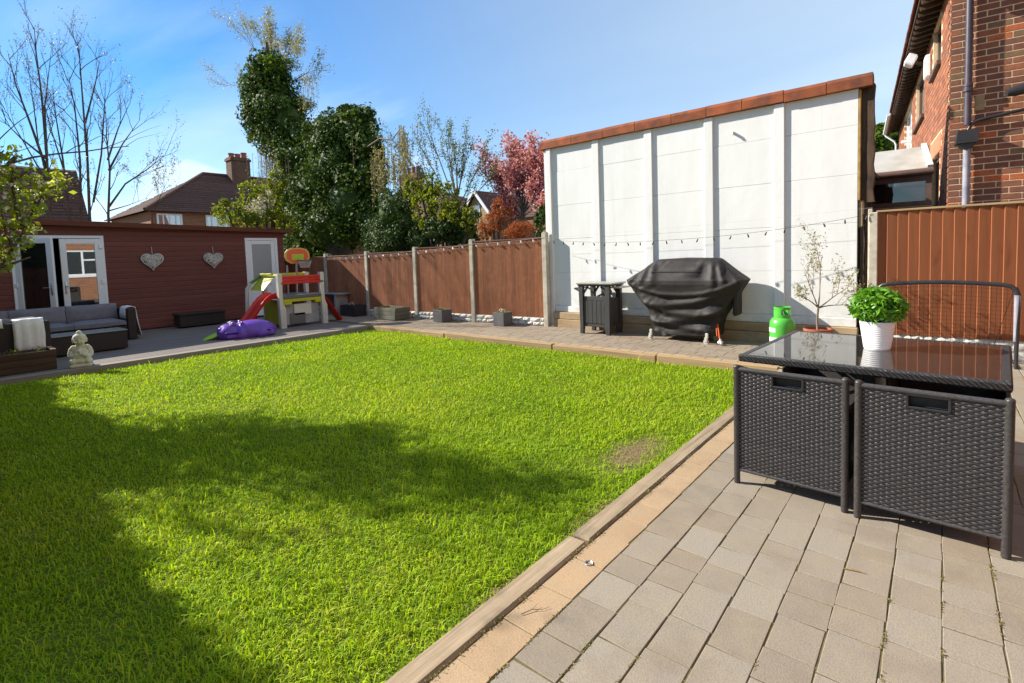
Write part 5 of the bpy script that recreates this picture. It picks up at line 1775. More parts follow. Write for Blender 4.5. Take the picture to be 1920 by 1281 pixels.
post(-10.92, 5.26, 1); post(-10.92, 6.235, 1); post(-11.92, 5.40, 1); post(-11.92, 6.40, 1)
MB().box(-12.0, -10.90, 5.28, 6.22, 0.625, 0.70, 0.01).build('platform', M['p_grey'], ph)
MB().box(-10.94, -10.89, 5.28, 6.22, 0.555, 0.622, 0.008).build('beam', M['p_yellow'], ph)
for y_ in (5.30, 6.02):
    MB().box(-10.95, -10.885, y_, y_ + 0.18, 0.50, 0.556, 0.01).build('bracket', M['p_yellow'], ph)
for k in range(3):
    MB().box(-10.925 - 0.006 * k, -10.87 - 0.006 * k, 5.24, 6.24, 0.945 + 0.062 * k, 1.004 + 0.062 * k, 0.012).build('rail_slat', M['p_red'], ph)
MB().box(-11.95, -11.88, 5.30, 6.46, 1.10, 1.175, 0.012).build('roof_beam', M['p_yellow'], ph)
MB().bar((-11.4, 5.32, 1.165), (-11.95, 5.32, 1.165), 0.06, 0.05, 0.008).build('roof_beam', M['p_yellow'], ph)
MB().tube([(-12.0, 5.43, 1.175), (-12.0, 5.30, 1.12), (-12.0, 5.18, 1.03), (-12.0, 5.08, 0.97)], 0.035, 8).build('roof_edge', M['p_green'], ph, smooth=60)
ra = MB()
for k in range(4):
    y_a, z_a = 5.44 - k * 0.09, 1.17 - 0.055 * k - 0.008 * k * k
    ra.add([(-12.0, y_a, z_a), (-11.35, y_a, z_a), (-11.35, y_a - 0.09, z_a - 0.055 - 0.008 * (2 * k + 1)), (-12.0, y_a - 0.09, z_a - 0.055 - 0.008 * (2 * k + 1))], [(0, 1, 2, 3)])
ra.build('roof_sheet', M['p_yellow'], ph)
MB().tube([(-12.0, 5.10, 0.98), (-12.02, 5.02, 0.85), (-12.02, 5.0, 0.4), (-12.02, 5.0, 0.0)], 0.04, 8).build('roof_post', M['p_white'], ph, smooth=60)
MB().box(-10.99, -10.975, 5.36, 6.14, 0.05, 0.50, 0.004).build('clear_sheet', M['p_clear'], ph)
MB().box(-10.965, -10.95, 5.55, 5.95, 0.25, 0.50, 0.004).build('white_board', M['p_white'], ph)
MB().box(-10.965, -10.95, 5.45, 5.80, 0.06, 0.30, 0.004).build('grey_board', M['p_grey'], ph)
MB().box(-11.8, -11.0, 5.28, 5.31, 0.06, 0.60, 0.006).build('side_panel', M['p_yellow'], ph)
MB().box(-11.98, -11.84, 5.10, 5.13, 0.06, 0.55, 0.006).build('side_panel', M['p_red'], ph)
# slide: a U-shaped chute bending down towards the lawn corner
def chute(line, half, lip, mt, name, ax):
    vs, fs = [], []
    for p in line:
        p = Vector(p)
        for off, up in ((-half, lip), (-half + 0.03, 0.0), (half - 0.03, 0.0), (half, lip), (half + 0.02, lip - 0.01), (half - 0.02, -0.04), (-half + 0.02, -0.04), (-half - 0.02, lip - 0.01)):
            vs.append(p + Vector(ax) * off + Vector((0, 0, up)))
    for i in range(len(line) - 1):
        for k in range(8):
            fs.append((i * 8 + k, i * 8 + (k + 1) % 8, (i + 1) * 8 + (k + 1) % 8, (i + 1) * 8 + k))
    fs += [tuple(range(7, -1, -1)), tuple((len(line) - 1) * 8 + k for k in range(8))]
    MB().add(vs, fs).build(name, M[mt], ph, smooth=50)


chute([(-11.25, 5.30, 0.67), (-11.25, 5.18, 0.685), (-11.25, 5.08, 0.66), (-11.25, 4.98, 0.59), (-11.25, 4.88, 0.48), (-11.25, 4.78, 0.35), (-11.25, 4.68, 0.22), (-11.25, 4.58, 0.12), (-11.25, 4.45, 0.06), (-11.25, 4.3, 0.05)], 0.20, 0.09, 'p_red', 'slide', (1, 0, 0))
chute([(-11.15, 6.32, 0.62), (-11.15, 6.5, 0.38), (-11.15, 6.70, 0.08), (-11.15, 6.76, 0.03)], 0.12, 0.04, 'p_red', 'ramp', (1, 0, 0))
# basketball hoop on a pole
MB().tube([(-11.5, 5.92, 0.70), (-11.5, 5.95, 1.42)], 0.022, 8).build('hoop_pole', M['p_clear'], ph, smooth=60)
MB().tube([(-11.6, 5.76, 0.70), (-11.6, 5.77, 1.36)], 0.022, 8).build('hoop_pole', M['p_clear'], ph, smooth=60)
def board_poly(s):
    yc, zc = 5.975, 1.565
    pts_ = [(-0.30, -0.03), (-0.29, 0.08), (-0.23, 0.15), (-0.12, 0.185), (0, 0.192), (0.12, 0.185), (0.23, 0.15), (0.29, 0.08), (0.30, -0.03), (0.27, -0.10), (0.16, -0.17), (-0.16, -0.17), (-0.27, -0.10)]
    return [(yc + a * s, zc + b * s) for a, b in pts_]
bb = MB().prism(board_poly(1.0), 'x', -11.52, -11.49).build('backboard', M['p_cream'], ph)
MB().prism(board_poly(0.86), 'x', -11.489, -11.483).build('board_face', M['p_orange'], bb)
MB().box(-11.482, -11.477, 5.83, 6.12, 1.47, 1.61).build('board_border', M['p_cream'], bb)
MB().box(-11.476, -11.471, 5.85, 6.10, 1.49, 1.59).build('board_target', M['p_lime'], bb)
rim = [(-11.33 + 0.15 * math.cos(a), 6.06 + 0.15 * math.sin(a), 1.455) for a in [i * math.pi / 8 for i in range(17)]]
rm = MB().tube(rim, 0.014, 6, False).build('hoop_rim', M['p_grey'], ph, smooth=60)
hn = MB()
for i in range(16):
    for sgn in (-1, 1):
        ps = []
        for k in range(6):
            a = i * math.pi / 8 + sgn * k * 0.2
            r_ = 0.15 - 0.012 * k
            ps.append((-11.33 + r_ * math.cos(a), 6.06 + r_ * math.sin(a), 1.45 - k * 0.032))
        hn.tube(ps, 0.004, 3, False)
hn.build('hoop_net', M['wicker_white'], rm)

# purple hippo sandpit toy
hp = thing('ride_on_toy', 'purple plastic hippo-shaped toy box with a lime green tongue at the deck edge', 'toy', (-10.4, 4.3, 0), None, 0)
h = MB()
rz = Matrix.Rotation(math.radians(-14), 3, 'Z')
def hl(x_, y_, z_):
    p = rz @ Vector((x_, y_, 0))
    return (-10.42 + p.x, 4.30 + p.y, z_)
h.ball(hl(0, 0.10, 0.10), (0.30, 0.44, 0.225), 20, 12, rz)
h.ball(hl(0, -0.32, 0.10), (0.25, 0.20, 0.19), 20, 12, rz)
h.obox(hl(0, 0.03, 0.055), (0.54, 0.86, 0.11), rz, 0.03)
for s in (-1, 1):
    h.ball(hl(s * 0.12, -0.24, 0.27), (0.055, 0.055, 0.06), 12, 8)
    h.ball(hl(s * 0.16, -0.10, 0.28), (0.045, 0.03, 0.05), 12, 8)
    h.ball(hl(s * 0.27, 0.22, 0.07), (0.07, 0.13, 0.09), 12, 8, rz)
    h.ball(hl(s * 0.25, -0.12, 0.07), (0.06, 0.09, 0.12), 12, 8, rz)
h.ball(hl(0.08, -0.46, 0.2), (0.04, 0.04, 0.035), 10, 6); h.ball(hl(-0.08, -0.46, 0.2), (0.04, 0.04, 0.035), 10, 6)
remeshed(h, 'body', M['p_purple'], hp, 0.016)
ln = MB(); ln.obox(hl(0, 0.0, 0.135), (0.585, 0.80, 0.014), rz, 0.006); ln.build('lid_seam', M['p_purple'], hp)
lf = MB(); lf.ball(hl(-0.12, -0.55, 0.06), (0.16, 0.22, 0.045), 16, 8, rz @ Matrix.Rotation(0.35, 3, 'X')); lf.build('tongue', M['p_lime'], hp, smooth=60)
for s in (-1, 1):
    MB().ball(hl(s * 0.115 + 0.03, -0.285, 0.29), 0.024, 10, 6).build('eye', M['pot_white'], hp, smooth=60)

# ------------------------------------------------------------------ hearts on the garden room wall
def heart(label, yc, zc, s):
    t_ = thing('wicker_heart', label, 'heart', (SX + 0.05, yc, zc), 'white wicker hearts on the garden room')
    pts_ = []
    for i in range(40):
        a = 2 * math.pi * i / 40
        hx = 16 * math.sin(a) ** 3 / 16.0
        hz = (13 * math.cos(a) - 5 * math.cos(2 * a) - 2 * math.cos(3 * a) - math.cos(4 * a)) / 16.0
        pts_.append((hx * s, hz * s * 0.95 + 0.02))
    def inside(y_, z_):
        r_ = False
        for (a, b), (c, d) in zip(pts_, pts_[1:] + pts_[:1]):
            if (b > z_) != (d > z_) and y_ < (c - a) * (z_ - b) / (d - b) + a:
                r_ = not r_
        return r_
    loop = [(SX + 0.05, yc + p[0], zc + p[1]) for p in pts_] + [(SX + 0.05, yc + pts_[0][0], zc + pts_[0][1])]
    MB().tube(loop, 0.013, 6, False).build('rim', M['wicker_white'], t_, smooth=60)
    tw_ = MB()
    k = 0
    while k < 210:
        a = (random.uniform(-s, s), random.uniform(-s * 1.1, s * 0.85))
        ang = random.uniform(0, math.pi)
        L = random.uniform(0.05, 0.11)
        b = (a[0] + math.cos(ang) * L, a[1] + math.sin(ang) * L)
        if inside(*a) and inside(*b):
            e = random.uniform(0.0, 0.028)
            m_ = ((a[0] + b[0]) / 2, (a[1] + b[1]) / 2)
            tw_.tube([(SX + 0.045 + e, yc + a[0], zc + a[1]), (SX + 0.06 + e, yc + m_[0], zc + m_[1]), (SX + 0.045 + e, yc + b[0], zc + b[1])], 0.0065, 4, False)
            k += 1
    tw_.build('woven_twigs', M['wicker_white'], t_, kind='stuff')
    MB().tube([(SX + 0.04, yc, zc + 0.34), (SX + 0.05, yc + 0.004, zc + s * 0.3)], 0.006, 5).build('ribbon', M['wicker_white'], t_)


heart('white wicker heart on the shed wall beside the double doors', 3.76, 1.545, 0.215)
heart('white wicker heart on the shed wall nearer the frosted side door', 5.04, 1.54, 0.215)

# ------------------------------------------------------------------ lounge set on the deck
def soft(mb, x0, x1, y0, y1, z0, z1, b=0.05):
    return mb.box(x0, x1, y0, y1, z0, z1, b)


def pillow(name, x0, x1, y0, y1, z0, z1, parent, mt='cushion', puff=0.03, tilt=0.0):
    """A cushion: a puffed box with soft rims."""
    n = 8
    V, F = [], []
    faces = {}
    cx, cy, cz = (x0 + x1) / 2, (y0 + y1) / 2, (z0 + z1) / 2
    h = np.array([(x1 - x0) / 2, (y1 - y0) / 2, (z1 - z0) / 2])
    thin = int(np.argmin(h))
    for a in range(3):
        u, v = [i for i in range(3) if i != a]
        for sg in (-1, 1):
            b = len(V)
            for i in range(n + 1):
                for j in range(n + 1):
                    p = np.zeros(3)
                    p[a] = sg; p[u] = -1 + 2 * i / n; p[v] = -1 + 2 * j / n
                    o1, o2 = [i_ for i_ in range(3) if i_ != thin]
                    edge_ = (1 - abs(p[o1]) ** 4) * (1 - abs(p[o2]) ** 4)
                    q = p * h
                    q[thin] = p[thin] * (h[thin] * 0.62 + puff * edge_ + h[thin] * 0.38 * edge_ ** 0.3)
                    r_ = 0.012 * noise.noise(((cx + q[0]) * 6, (cy + q[1]) * 6, (cz + q[2]) * 6))
                    q = q + r_
                    V.append((cx + q[0] + tilt * (q[2] + h[2]), cy + q[1], cz + q[2]))
            for i in range(n):
                for j in range(n):
                    q = b + i * (n + 1) + j
                    f_ = (q, q + n + 1, q + n + 2, q + 1)
                    F.append(f_ if sg > 0 else f_[::-1])
    return MB().add(V, F).build(name, M[mt], parent, smooth=60)


so = thing('outdoor_sofa', 'long dark rattan garden sofa with grey cushions in front of the shed doors', 'sofa', (-12.7, 1.6, 0))
SY0, SY1 = 0.45, 2.98
MB().box(-13.05, -12.27, SY0, SY1 - 0.15, 0.03, 0.30, 0.012).build('base', M['rattan_brown'], so)
MB().box(-13.10, -12.98, SY0, SY1 - 0.15, 0.02, 0.60, 0.012).build('back', M['rattan_brown'], so)
MB().box(-13.10, -12.25, SY1 - 0.148, SY1, 0.01, 0.63, 0.015).build('arm', M['rattan_brown'], so)
MB().box(-13.10, -12.25, SY0 - 0.15, SY0 - 0.002, 0.01, 0.63, 0.015).build('arm', M['rattan_brown'], so)
ys_ = [0.46, 1.24, 2.02, 2.82]
for a, b in zip(ys_[:-1], ys_[1:]):
    pillow('seat_cushion', -12.95, -12.24, a + 0.005, b - 0.005, 0.29, 0.41, so, puff=0.015)
    pillow('back_cushion', -13.0, -12.82, a + 0.004, b - 0.004, 0.38, 0.715, so, puff=0.03, tilt=-0.12)
# throw over the arm
def drape(name, label, cat, prof, axis_pts, mt='towel'):
    """A cloth strip: a profile carried between two ends."""
    (a, b) = axis_pts
    a, b = Vector(a), Vector(b)
    n = 10
    V, F = [], []
    for i in range(n + 1):
        o_ = a.lerp(b, i / n)
        for k, p in enumerate(prof):
            wv = 0.012 * noise.noise((i * 0.7, k * 0.6, 5.0)) + 0.006 * math.sin(i * 1.9)
            V.append((o_.x + p[0] + wv, o_.y + p[1] + wv * 0.6, o_.z + p[2] + (0 if k not in (0, len(prof) - 1) else 0.012 * noise.noise((i * 0.5, k, 2)))))
    m_ = len(prof)
    for i in range(n):
        for k in range(m_ - 1):
            F.append((i * m_ + k, (i + 1) * m_ + k, (i + 1) * m_ + k + 1, i * m_ + k + 1))
    mb = MB().add(V, F)
    me = mb.mesh(name, M[mt], 70)
    o_ = put(name, me)
    so_ = o_.modifiers.new('thickness', 'SOLIDIFY'); so_.thickness = 0.016
    tag(o_, label, cat)
    return o_


drape('throw', 'white throw hanging over the right arm of the grey sofa', 'throw', [(0, -0.165, 0.42), (0, -0.165, 0.52), (0, -0.155, 0.62), (0, -0.12, 0.655), (0, -0.03, 0.66), (0, 0.018, 0.64), (0, 0.03, 0.5), (0, 0.06, 0.3), (0, 0.10, 0.06)], ((-12.72, SY1, 0), (-12.35, SY1, 0)))
cf = thing('coffee_table', 'low dark rattan coffee table with a dusty glass top on the deck', 'table', (-11.3, 1.95, 0))
MB().box(-11.55, -10.98, 1.42, 2.52, 0.02, 0.325, 0.012).build('body', M['rattan_brown'], cf)
MB().box(-11.56, -10.97, 1.41, 2.53, 0.327, 0.342, 0.003).build('glass_top', M['coffee_top'], cf)
# armchair, seen from behind
ac = thing('armchair', 'dark rattan armchair seen from behind with a white towel over its back', 'armchair', (-10.75, 1.0, 0))
MB().box(-10.52, -10.40, 0.62, 1.44, 0.02, 0.66, 0.015).build('back', M['rattan_brown'], ac)
MB().box(-11.15, -10.522, 1.30, 1.44, 0.02, 0.60, 0.015).build('arm', M['rattan_brown'], ac)
MB().box(-11.15, -10.522, 0.62, 0.76, 0.02, 0.60, 0.015).build('arm', M['rattan_brown'], ac)
MB().box(-11.14, -10.522, 0.762, 1.298, 0.03, 0.28, 0.01).build('seat', M['rattan_brown'], ac)
pillow('seat_cushion', -11.16, -10.53, 0.77, 1.29, 0.28, 0.40, ac, puff=0.015)
pillow('back_cushion', -10.66, -10.53, 0.77, 1.29, 0.38, 0.72, ac, puff=0.03)
drape('towel', 'white towel hung over the back of the rattan armchair', 'towel', [(-0.13, 0, 0.45), (-0.13, 0, 0.6), (-0.11, 0, 0.685), (-0.05, 0, 0.70), (0.012, 0, 0.685), (0.022, 0, 0.6), (0.024, 0, 0.45), (0.022, 0, 0.32), (0.03, 0, 0.22)], ((-10.40, 1.03, 0), (-10.40, 1.37, 0)))
drape('throw', 'pale throw bunched over the left side of the rattan armchair', 'throw', [(-0.13, 0, 0.5), (-0.13, 0, 0.62), (-0.10, 0, 0.70), (-0.04, 0, 0.72), (0.02, 0, 0.68), (0.03, 0, 0.60)], ((-10.40, 0.70, 0.0), (-10.40, 0.93, 0.0)))
# wooden trough in front
pb = thing('planter', 'long dark brown wooden trough planter with young plants at the deck edge', 'planter', (-9.95, 0.7, 0))
for k in range(3):
    z0 = 0.006 + k * 0.092
    for xx in (-10.15, -9.775):
        MB().box(xx, xx + 0.028, -0.1, 1.385, z0, z0 + 0.089, 0.004).build('plank', M['planter_wood'], pb)
    for yy in (-0.1, 1.357):
        MB().box(-10.121, -9.776, yy, yy + 0.028, z0, z0 + 0.089, 0.004).build('plank', M['planter_wood'], pb)
MB().box(-10.15, -9.745, 1.33, 1.39, 0.282, 0.296, 0.003).build('corner_cap', M['sleeper_y'], pb)
MB().box(-10.12, -9.776, -0.07, 1.356, 0.01, 0.25).build('soil', M['soil'], pb)
for yy, nn in ((1.23, 50), (0.97, 90), (0.75, 60), (0.4, 80)):
    herb(pb, (-9.9, yy, 0.26), nn, 0.045, 0.07, 'herb', 0.032)
# dark storage bench by the wall
bn = thing('storage_box', 'low dark storage box standing against the shed wall', 'box', (-13.4, 4.5, 0))
MB().box(-13.62, -13.22, 4.02, 4.98, 0.03, 0.29, 0.01).build('body', M['rattan_brown'], bn)
MB().box(-13.64, -13.20, 4.0, 5.0, 0.292, 0.33, 0.008).build('lid', M['rattan_brown'], bn)

# ------------------------------------------------------------------ seated stone statue
stt = thing('buddha_statue', 'pale stone seated Buddha statue at the lawn edge of the deck', 'statue', (-9.585, 1.63, 0.006), None, math.radians(-16), True)
b = MB()
b.obox((0, 0, 0.022), (0.22, 0.25, 0.044), None, 0.012)
b.ball((0.0, 0, 0.085), (0.115, 0.130, 0.055))
for s in (-1, 1):
    b.ball((0.055, s * 0.085, 0.085), (0.062, 0.055, 0.048))                      # knees
    b.ball((-0.012, s * 0.078, 0.262), (0.055, 0.045, 0.055))                     # shoulders
    b.tube([(-0.012, s * 0.090, 0.265), (-0.002, s * 0.108, 0.20), (0.02, s * 0.105, 0.150)], [0.042, 0.042, 0.038], 10)   # upper arms
    b.tube([(0.02, s * 0.105, 0.150), (0.065, s * 0.065, 0.160), (0.090, s * 0.018, 0.195)], [0.036, 0.032, 0.020], 10)   # forearms
    b.ball((-0.004, s * 0.079, 0.385), (0.018, 0.010, 0.040))                     # ears
b.ball((0.0, 0, 0.205), (0.075, 0.100, 0.115))
b.ball((0.03, 0, 0.15), (0.055, 0.08, 0.06))
b.tube([(-0.005, 0, 0.28), (0.0, 0, 0.34)], [0.055, 0.05], 10)
b.ball((0.008, 0, 0.395), (0.080, 0.074, 0.082))
b.ball((0.0, 0, 0.425), (0.084, 0.080, 0.062))
b.ball((-0.004, 0, 0.495), (0.036, 0.036, 0.032))
b.ball((0.096, 0, 0.218), (0.018, 0.016, 0.044))                                  # joined hands
b.ball((0.088, 0, 0.386), (0.012, 0.011, 0.020))                                  # nose
b.ball((0.080, 0, 0.355), (0.010, 0.022, 0.007))                                  # lips
for s in (-1, 1):
    b.ball((0.078, s * 0.029, 0.410), (0.008, 0.020, 0.007))                      # brows
    b.ball((0.072, s * 0.034, 0.362), (0.016, 0.018, 0.018))                      # cheeks
remeshed(b, 'figure', M['statue'], stt, 0.0065)

# ------------------------------------------------------------------ vegetation
def ells(spec, Y=None, X=None, flat=1.0):
    """Crown lumps surveyed from the photo: (x, y, rx, ry) in photo pixels at one distance."""
    out = []
    for (x_, y_, rx, ry) in spec:
        c = at(x_, y_, Y=Y, X=X)
        a, b_ = span(rx, c), span(ry, c)
        out.append((c, (a, a * flat, b_)))
    return out


# ivy-clad tree
iy = at(640, 470, Y=10.6); iy = (iy[0], iy[1], -0.2)
ivy = thing('ivy_tree', 'tall dark ivy-covered tree leaning left behind the fence', 'tree', iy)
tk = MB()
base = Vector((at(645, 470, Y=10.6)[0], 10.6, -0.2))
path1 = [base] + [Vector(at(x_, y_, Y=10.6)) for x_, y_ in ((625, 400), (590, 330), (545, 260), (515, 180), (505, 120), (500, 80))]
tk.tube(path1, [0.45, 0.42, 0.36, 0.28, 0.2, 0.12, 0.05], 10)
path2 = [Vector(at(x_, y_, Y=10.8)) for x_, y_ in ((630, 420), (655, 340), (660, 280), (660, 230))]
tk.tube(path2, [0.35, 0.3, 0.2, 0.1], 10)
tk.build('trunk', M['bark'], ivy, smooth=60)
IV = ells([(505, 135, 44, 36), (500, 165, 55, 40), (515, 200, 62, 45), (495, 225, 48, 42), (540, 225, 42, 40), (530, 262, 48, 40), (560, 300, 45, 45), (560, 250, 30, 30), (620, 255, 55, 45), (665, 240, 48, 42), (690, 275, 34, 40),
           (640, 310, 72, 70), (590, 360, 60, 60), (690, 330, 36, 55), (660, 380, 80, 70), (620, 430, 85, 60), (700, 420, 45, 60), (560, 400, 30, 60), (570, 455, 45, 40), (480, 200, 28, 30), (655, 215, 30, 18), (690, 215, 14, 14), (605, 285, 48, 55), (640, 262, 58, 48), (702, 310, 24, 48), (570, 350, 40, 50), (525, 235, 52, 45), (545, 285, 42, 42)], Y=10.6, flat=0.8)
P, N = clumps(IV, 88000, k=38)
leaves('ivy', P, N, RNG.uniform(0.07, 0.15, len(P)), M['ivy'], ivy, 0.85, spread=0.6)
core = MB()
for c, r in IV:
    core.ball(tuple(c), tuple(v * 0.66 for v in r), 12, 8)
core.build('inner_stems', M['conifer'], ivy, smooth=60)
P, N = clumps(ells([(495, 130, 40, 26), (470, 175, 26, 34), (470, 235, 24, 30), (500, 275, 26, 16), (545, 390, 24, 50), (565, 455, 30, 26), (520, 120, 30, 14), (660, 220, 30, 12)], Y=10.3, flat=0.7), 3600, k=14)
leaves('sunlit_tint_ivy', P, N, 0.12, M['ivy_light'], ivy, 0.85, spread=0.7)  # paler leaf colour paints sunlit clumps onto the ivy

# weeping birch twigs growing out of the ivy
bi = thing('weeping_birch', 'weeping birch with pale yellow catkins rising above the ivy', 'tree', (at(560, 470, Y=11.4)[0], 11.4, -0.2))
bt, tips = MB(), []
random.seed(31)
bt.tube([Vector((at(560, 470, Y=11.4)[0], 11.4, -0.2))] + [Vector(at(x_, y_, Y=11.3)) for x_, y_ in ((540, 330), (525, 220), (515, 150))], [0.2, 0.17, 0.12, 0.06], 6)
for (xa, ya, xb, yb) in ((515, 150, 495, 30), (510, 140, 460, 50), (520, 150, 565, 65), (525, 170, 580, 120), (530, 190, 575, 190), (500, 150, 520, 45), (520, 130, 545, 75), (500, 170, 420, 135), (515, 150, 480, 60), (520, 160, 555, 100)):
    a, b_ = Vector(at(xa, ya, Y=11.3)), Vector(at(xb, yb, Y=11.3 + random.uniform(-0.5, 0.5)))
    grow(bt, a, (b_ - a), (b_ - a).length * 0.85, 0.03, 2, 0.30, 4, 0.05, 0.06, tips, 4, 0.42)
droop = []
for (xa, ya, n_, sp, L) in ((500, 290, 46, 16, 120), (515, 310, 30, 12, 110), (575, 165, 12, 8, 40), (730, 265, 20, 24, 60), (720, 300, 34, 14, 90), (755, 250, 26, 10, 70), (762, 300, 26, 12, 70), (735, 320, 20, 16, 60)):
    for k in range(n_):
        p = Vector(at(xa + random.gauss(0, sp), ya + random.uniform(-20, 14), Y=10.0 + random.uniform(-0.3, 0.3)))
        Lm = span(L * random.uniform(0.4, 1.1), p)
        m_ = 9
        for i in range(m_):
            droop.append((p.x + random.gauss(0, 0.03), p.y + random.gauss(0, 0.03), p.z - Lm * i / m_))
        bt.tube([p, p - Vector((0, 0, Lm * 0.5)), p - Vector((0.03, 0, Lm))], [0.008, 0.006, 0.003], 3, False)
bt.tube([Vector(at(x_, y_, Y=10.1)) for x_, y_ in ((690, 275), (712, 260), (735, 263), (752, 275), (762, 300), (765, 330))], [0.028, 0.024, 0.02, 0.017, 0.012, 0.006], 5)
bt.tube([Vector(at(x_, y_, Y=10.1)) for x_, y_ in ((735, 263), (748, 245), (757, 238))], [0.016, 0.011, 0.006], 4)
bt.build('trunk', M['bark_pale'], bi, smooth=60)
P = np.array([tuple(t_[0]) for t_ in tips]); P = P[RNG.integers(0, len(P), 7500)] + RNG.normal(size=(7500, 3)) * 0.11
P = np.concatenate([P, np.array(droop) + RNG.normal(size=(len(droop), 3)) * 0.02, np.array(droop) + RNG.normal(size=(len(droop), 3)) * 0.04])
leaves('foliage', P, unit(len(P)), 0.085, M['birch'], bi, 0.4)


def bush(name, label, cat, spec, Y, n, size, mt, X=None, flat=0.8, core_mt=None, aspect=0.6, k=24, spread=0.8, sub=(0.22, 0.4), group=None, trunk=True):
    E = ells(spec, Y=Y, X=X, flat=flat)
    c0 = np.mean([e[0] for e in E], axis=0)
    t_ = thing(name, label, cat, (float(c0[0]), float(c0[1]), -0.2), group)
    P, N = clumps(E, n, k=k, sub=sub)
    P[:, 2] = np.maximum(P[:, 2], -0.1)
    leaves('foliage', P, N, size, M[mt], t_, aspect, spread=spread)
    s_ = MB()
    for c, r in E:
        if trunk:
            s_.tube([(c0[0] + random.uniform(-0.1, 0.1), c0[1] + random.uniform(-0.1, 0.1), -0.2), ((c0[0] + c[0]) / 2, (c0[1] + c[1]) / 2, c[2] * 0.5), tuple(c), (c[0] + random.uniform(-.2, .2), c[1], c[2] + r[2] * 0.8)], [0.06, 0.045, 0.03, 0.008], 5)
    if s_.v:
        s_.build('stems', M['bark'], t_, smooth=60)
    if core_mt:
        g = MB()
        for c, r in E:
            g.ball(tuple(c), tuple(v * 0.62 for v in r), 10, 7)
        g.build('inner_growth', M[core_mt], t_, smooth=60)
    return t_


bush('conifer_bush', 'dark green conifer beside the ivy, low behind the fence', 'bush', [(735, 400, 45, 50), (765, 420, 30, 45), (745, 455, 55, 40), (715, 445, 40, 50), (790, 455, 35, 32)], 9.6, 16000, 0.09, 'conifer', core_mt='conifer', aspect=0.45)
bush('evergreen_bush', 'mid green evergreen bush behind the fence by the slate planters', 'bush', [(835, 430, 50, 38), (870, 440, 30, 30), (805, 440, 28, 32), (850, 410, 30, 26)], 9.7, 12000, 0.085, 'conifer', core_mt='conifer', aspect=0.5)
bush('lime_shrub', 'yellow-green spring shrub between the conifer and the slim budding tree', 'shrub', [(795, 385, 32, 42), (830, 375, 36, 38), (775, 355, 22, 30), (850, 400, 36, 32), (882, 412, 24, 28), (810, 345, 20, 24)], 9.5, 5600, 0.085, 'lime_leaf', k=30, sub=(0.1, 0.25))
bush('lime_bush', 'yellow-green bush above the shed roof beside the ivy tree', 'bush', [(425, 395, 40, 24), (470, 365, 34, 28), (500, 385, 34, 34), (460, 410, 60, 20), (520, 345, 18, 40), (535, 420, 26, 24), (510, 415, 30, 20)], None, 5600, 0.10, 'lime_leaf', X=-17.6, k=30, sub=(0.12, 0.28))
bush('blossom_bush', 'pale white-flowered climber over the shed roof corner', 'bush', [(480, 400, 26, 26), (500, 370, 16, 16)], None, 500, 0.09, 'blossom', X=-17.2, k=14, sub=(0.2, 0.4))
bush('acer_bush', 'orange-red acer behind the fence, taller and left', 'bush', [(925, 420, 26, 26), (910, 432, 18, 16), (945, 405, 20, 20), (935, 385, 12, 14)], 9.3, 4200, 0.05, 'acer', k=22, aspect=0.4)
bush('acer_bush', 'small rounded orange acer at the fence beside the garage', 'bush', [(975, 432, 30, 14), (985, 425, 18, 10), (965, 440, 24, 10)], 8.8, 3800, 0.04, 'acer', k=22, aspect=0.35)
bush('evergreen_bush', 'small dark green bush beside the garage corner behind the fence', 'bush', [(1010, 425, 14, 22), (1020, 400, 10, 20), (895, 445, 14, 14)], 10.2, 2400, 0.07, 'conifer', k=16)
bush('round_tree', 'green tree far behind the lean-to beside the brick house', 'tree', [(1665, 262, 22, 26), (1650, 275, 20, 30), (1680, 280, 16, 22), (1655, 245, 12, 12)], 30.0, 5000, 0.30, 'ivy_light', core_mt='conifer')

# slim budding tree
sb = thing('budding_tree', 'slim tree with upright budding shoots in front of the chimney', 'tree', (at(850, 440, Y=10.8)[0], 10.8, -0.2))
s_, tips = MB(), []
random.seed(12)
b0 = Vector((at(850, 440, Y=10.8)[0], 10.8, -0.2))
s_.tube([b0, Vector(at(855, 400, Y=10.8)), Vector(at(857, 360, Y=10.8))], [0.06, 0.05, 0.04], 6)
for (xa, ya, xb, yb) in ((852, 400, 765, 290), (855, 380, 805, 265), (857, 370, 830, 262), (857, 360, 860, 272), (856, 380, 885, 285), (853, 400, 905, 310), (850, 410, 740, 330), (855, 390, 790, 280), (852, 395, 875, 310), (850, 400, 780, 320), (850, 410, 900, 350), (856, 375, 845, 300), (850, 405, 760, 350)):
    a, c = Vector(at(xa, ya, Y=10.8)), Vector(at(xb, yb, Y=10.8 + random.uniform(-0.5, 0.5)))
    grow(s_, a, c - a, (c - a).length, 0.022, 2, 0.24, 4, 0.22, 0.05, tips, 4, 0.45)
s_.build('trunk', M['bark_pale'], sb, smooth=60)
P = np.array([tuple(t_[0]) for t_ in tips]); P = P[RNG.integers(0, len(P), 5200)] + RNG.normal(size=(5200, 3)) * 0.05
leaves('foliage', P, unit(len(P)) * 0.4 + np.array([0.3, -0.3, 0.1]), 0.06, M['grey_leaf'], sb, 0.5)

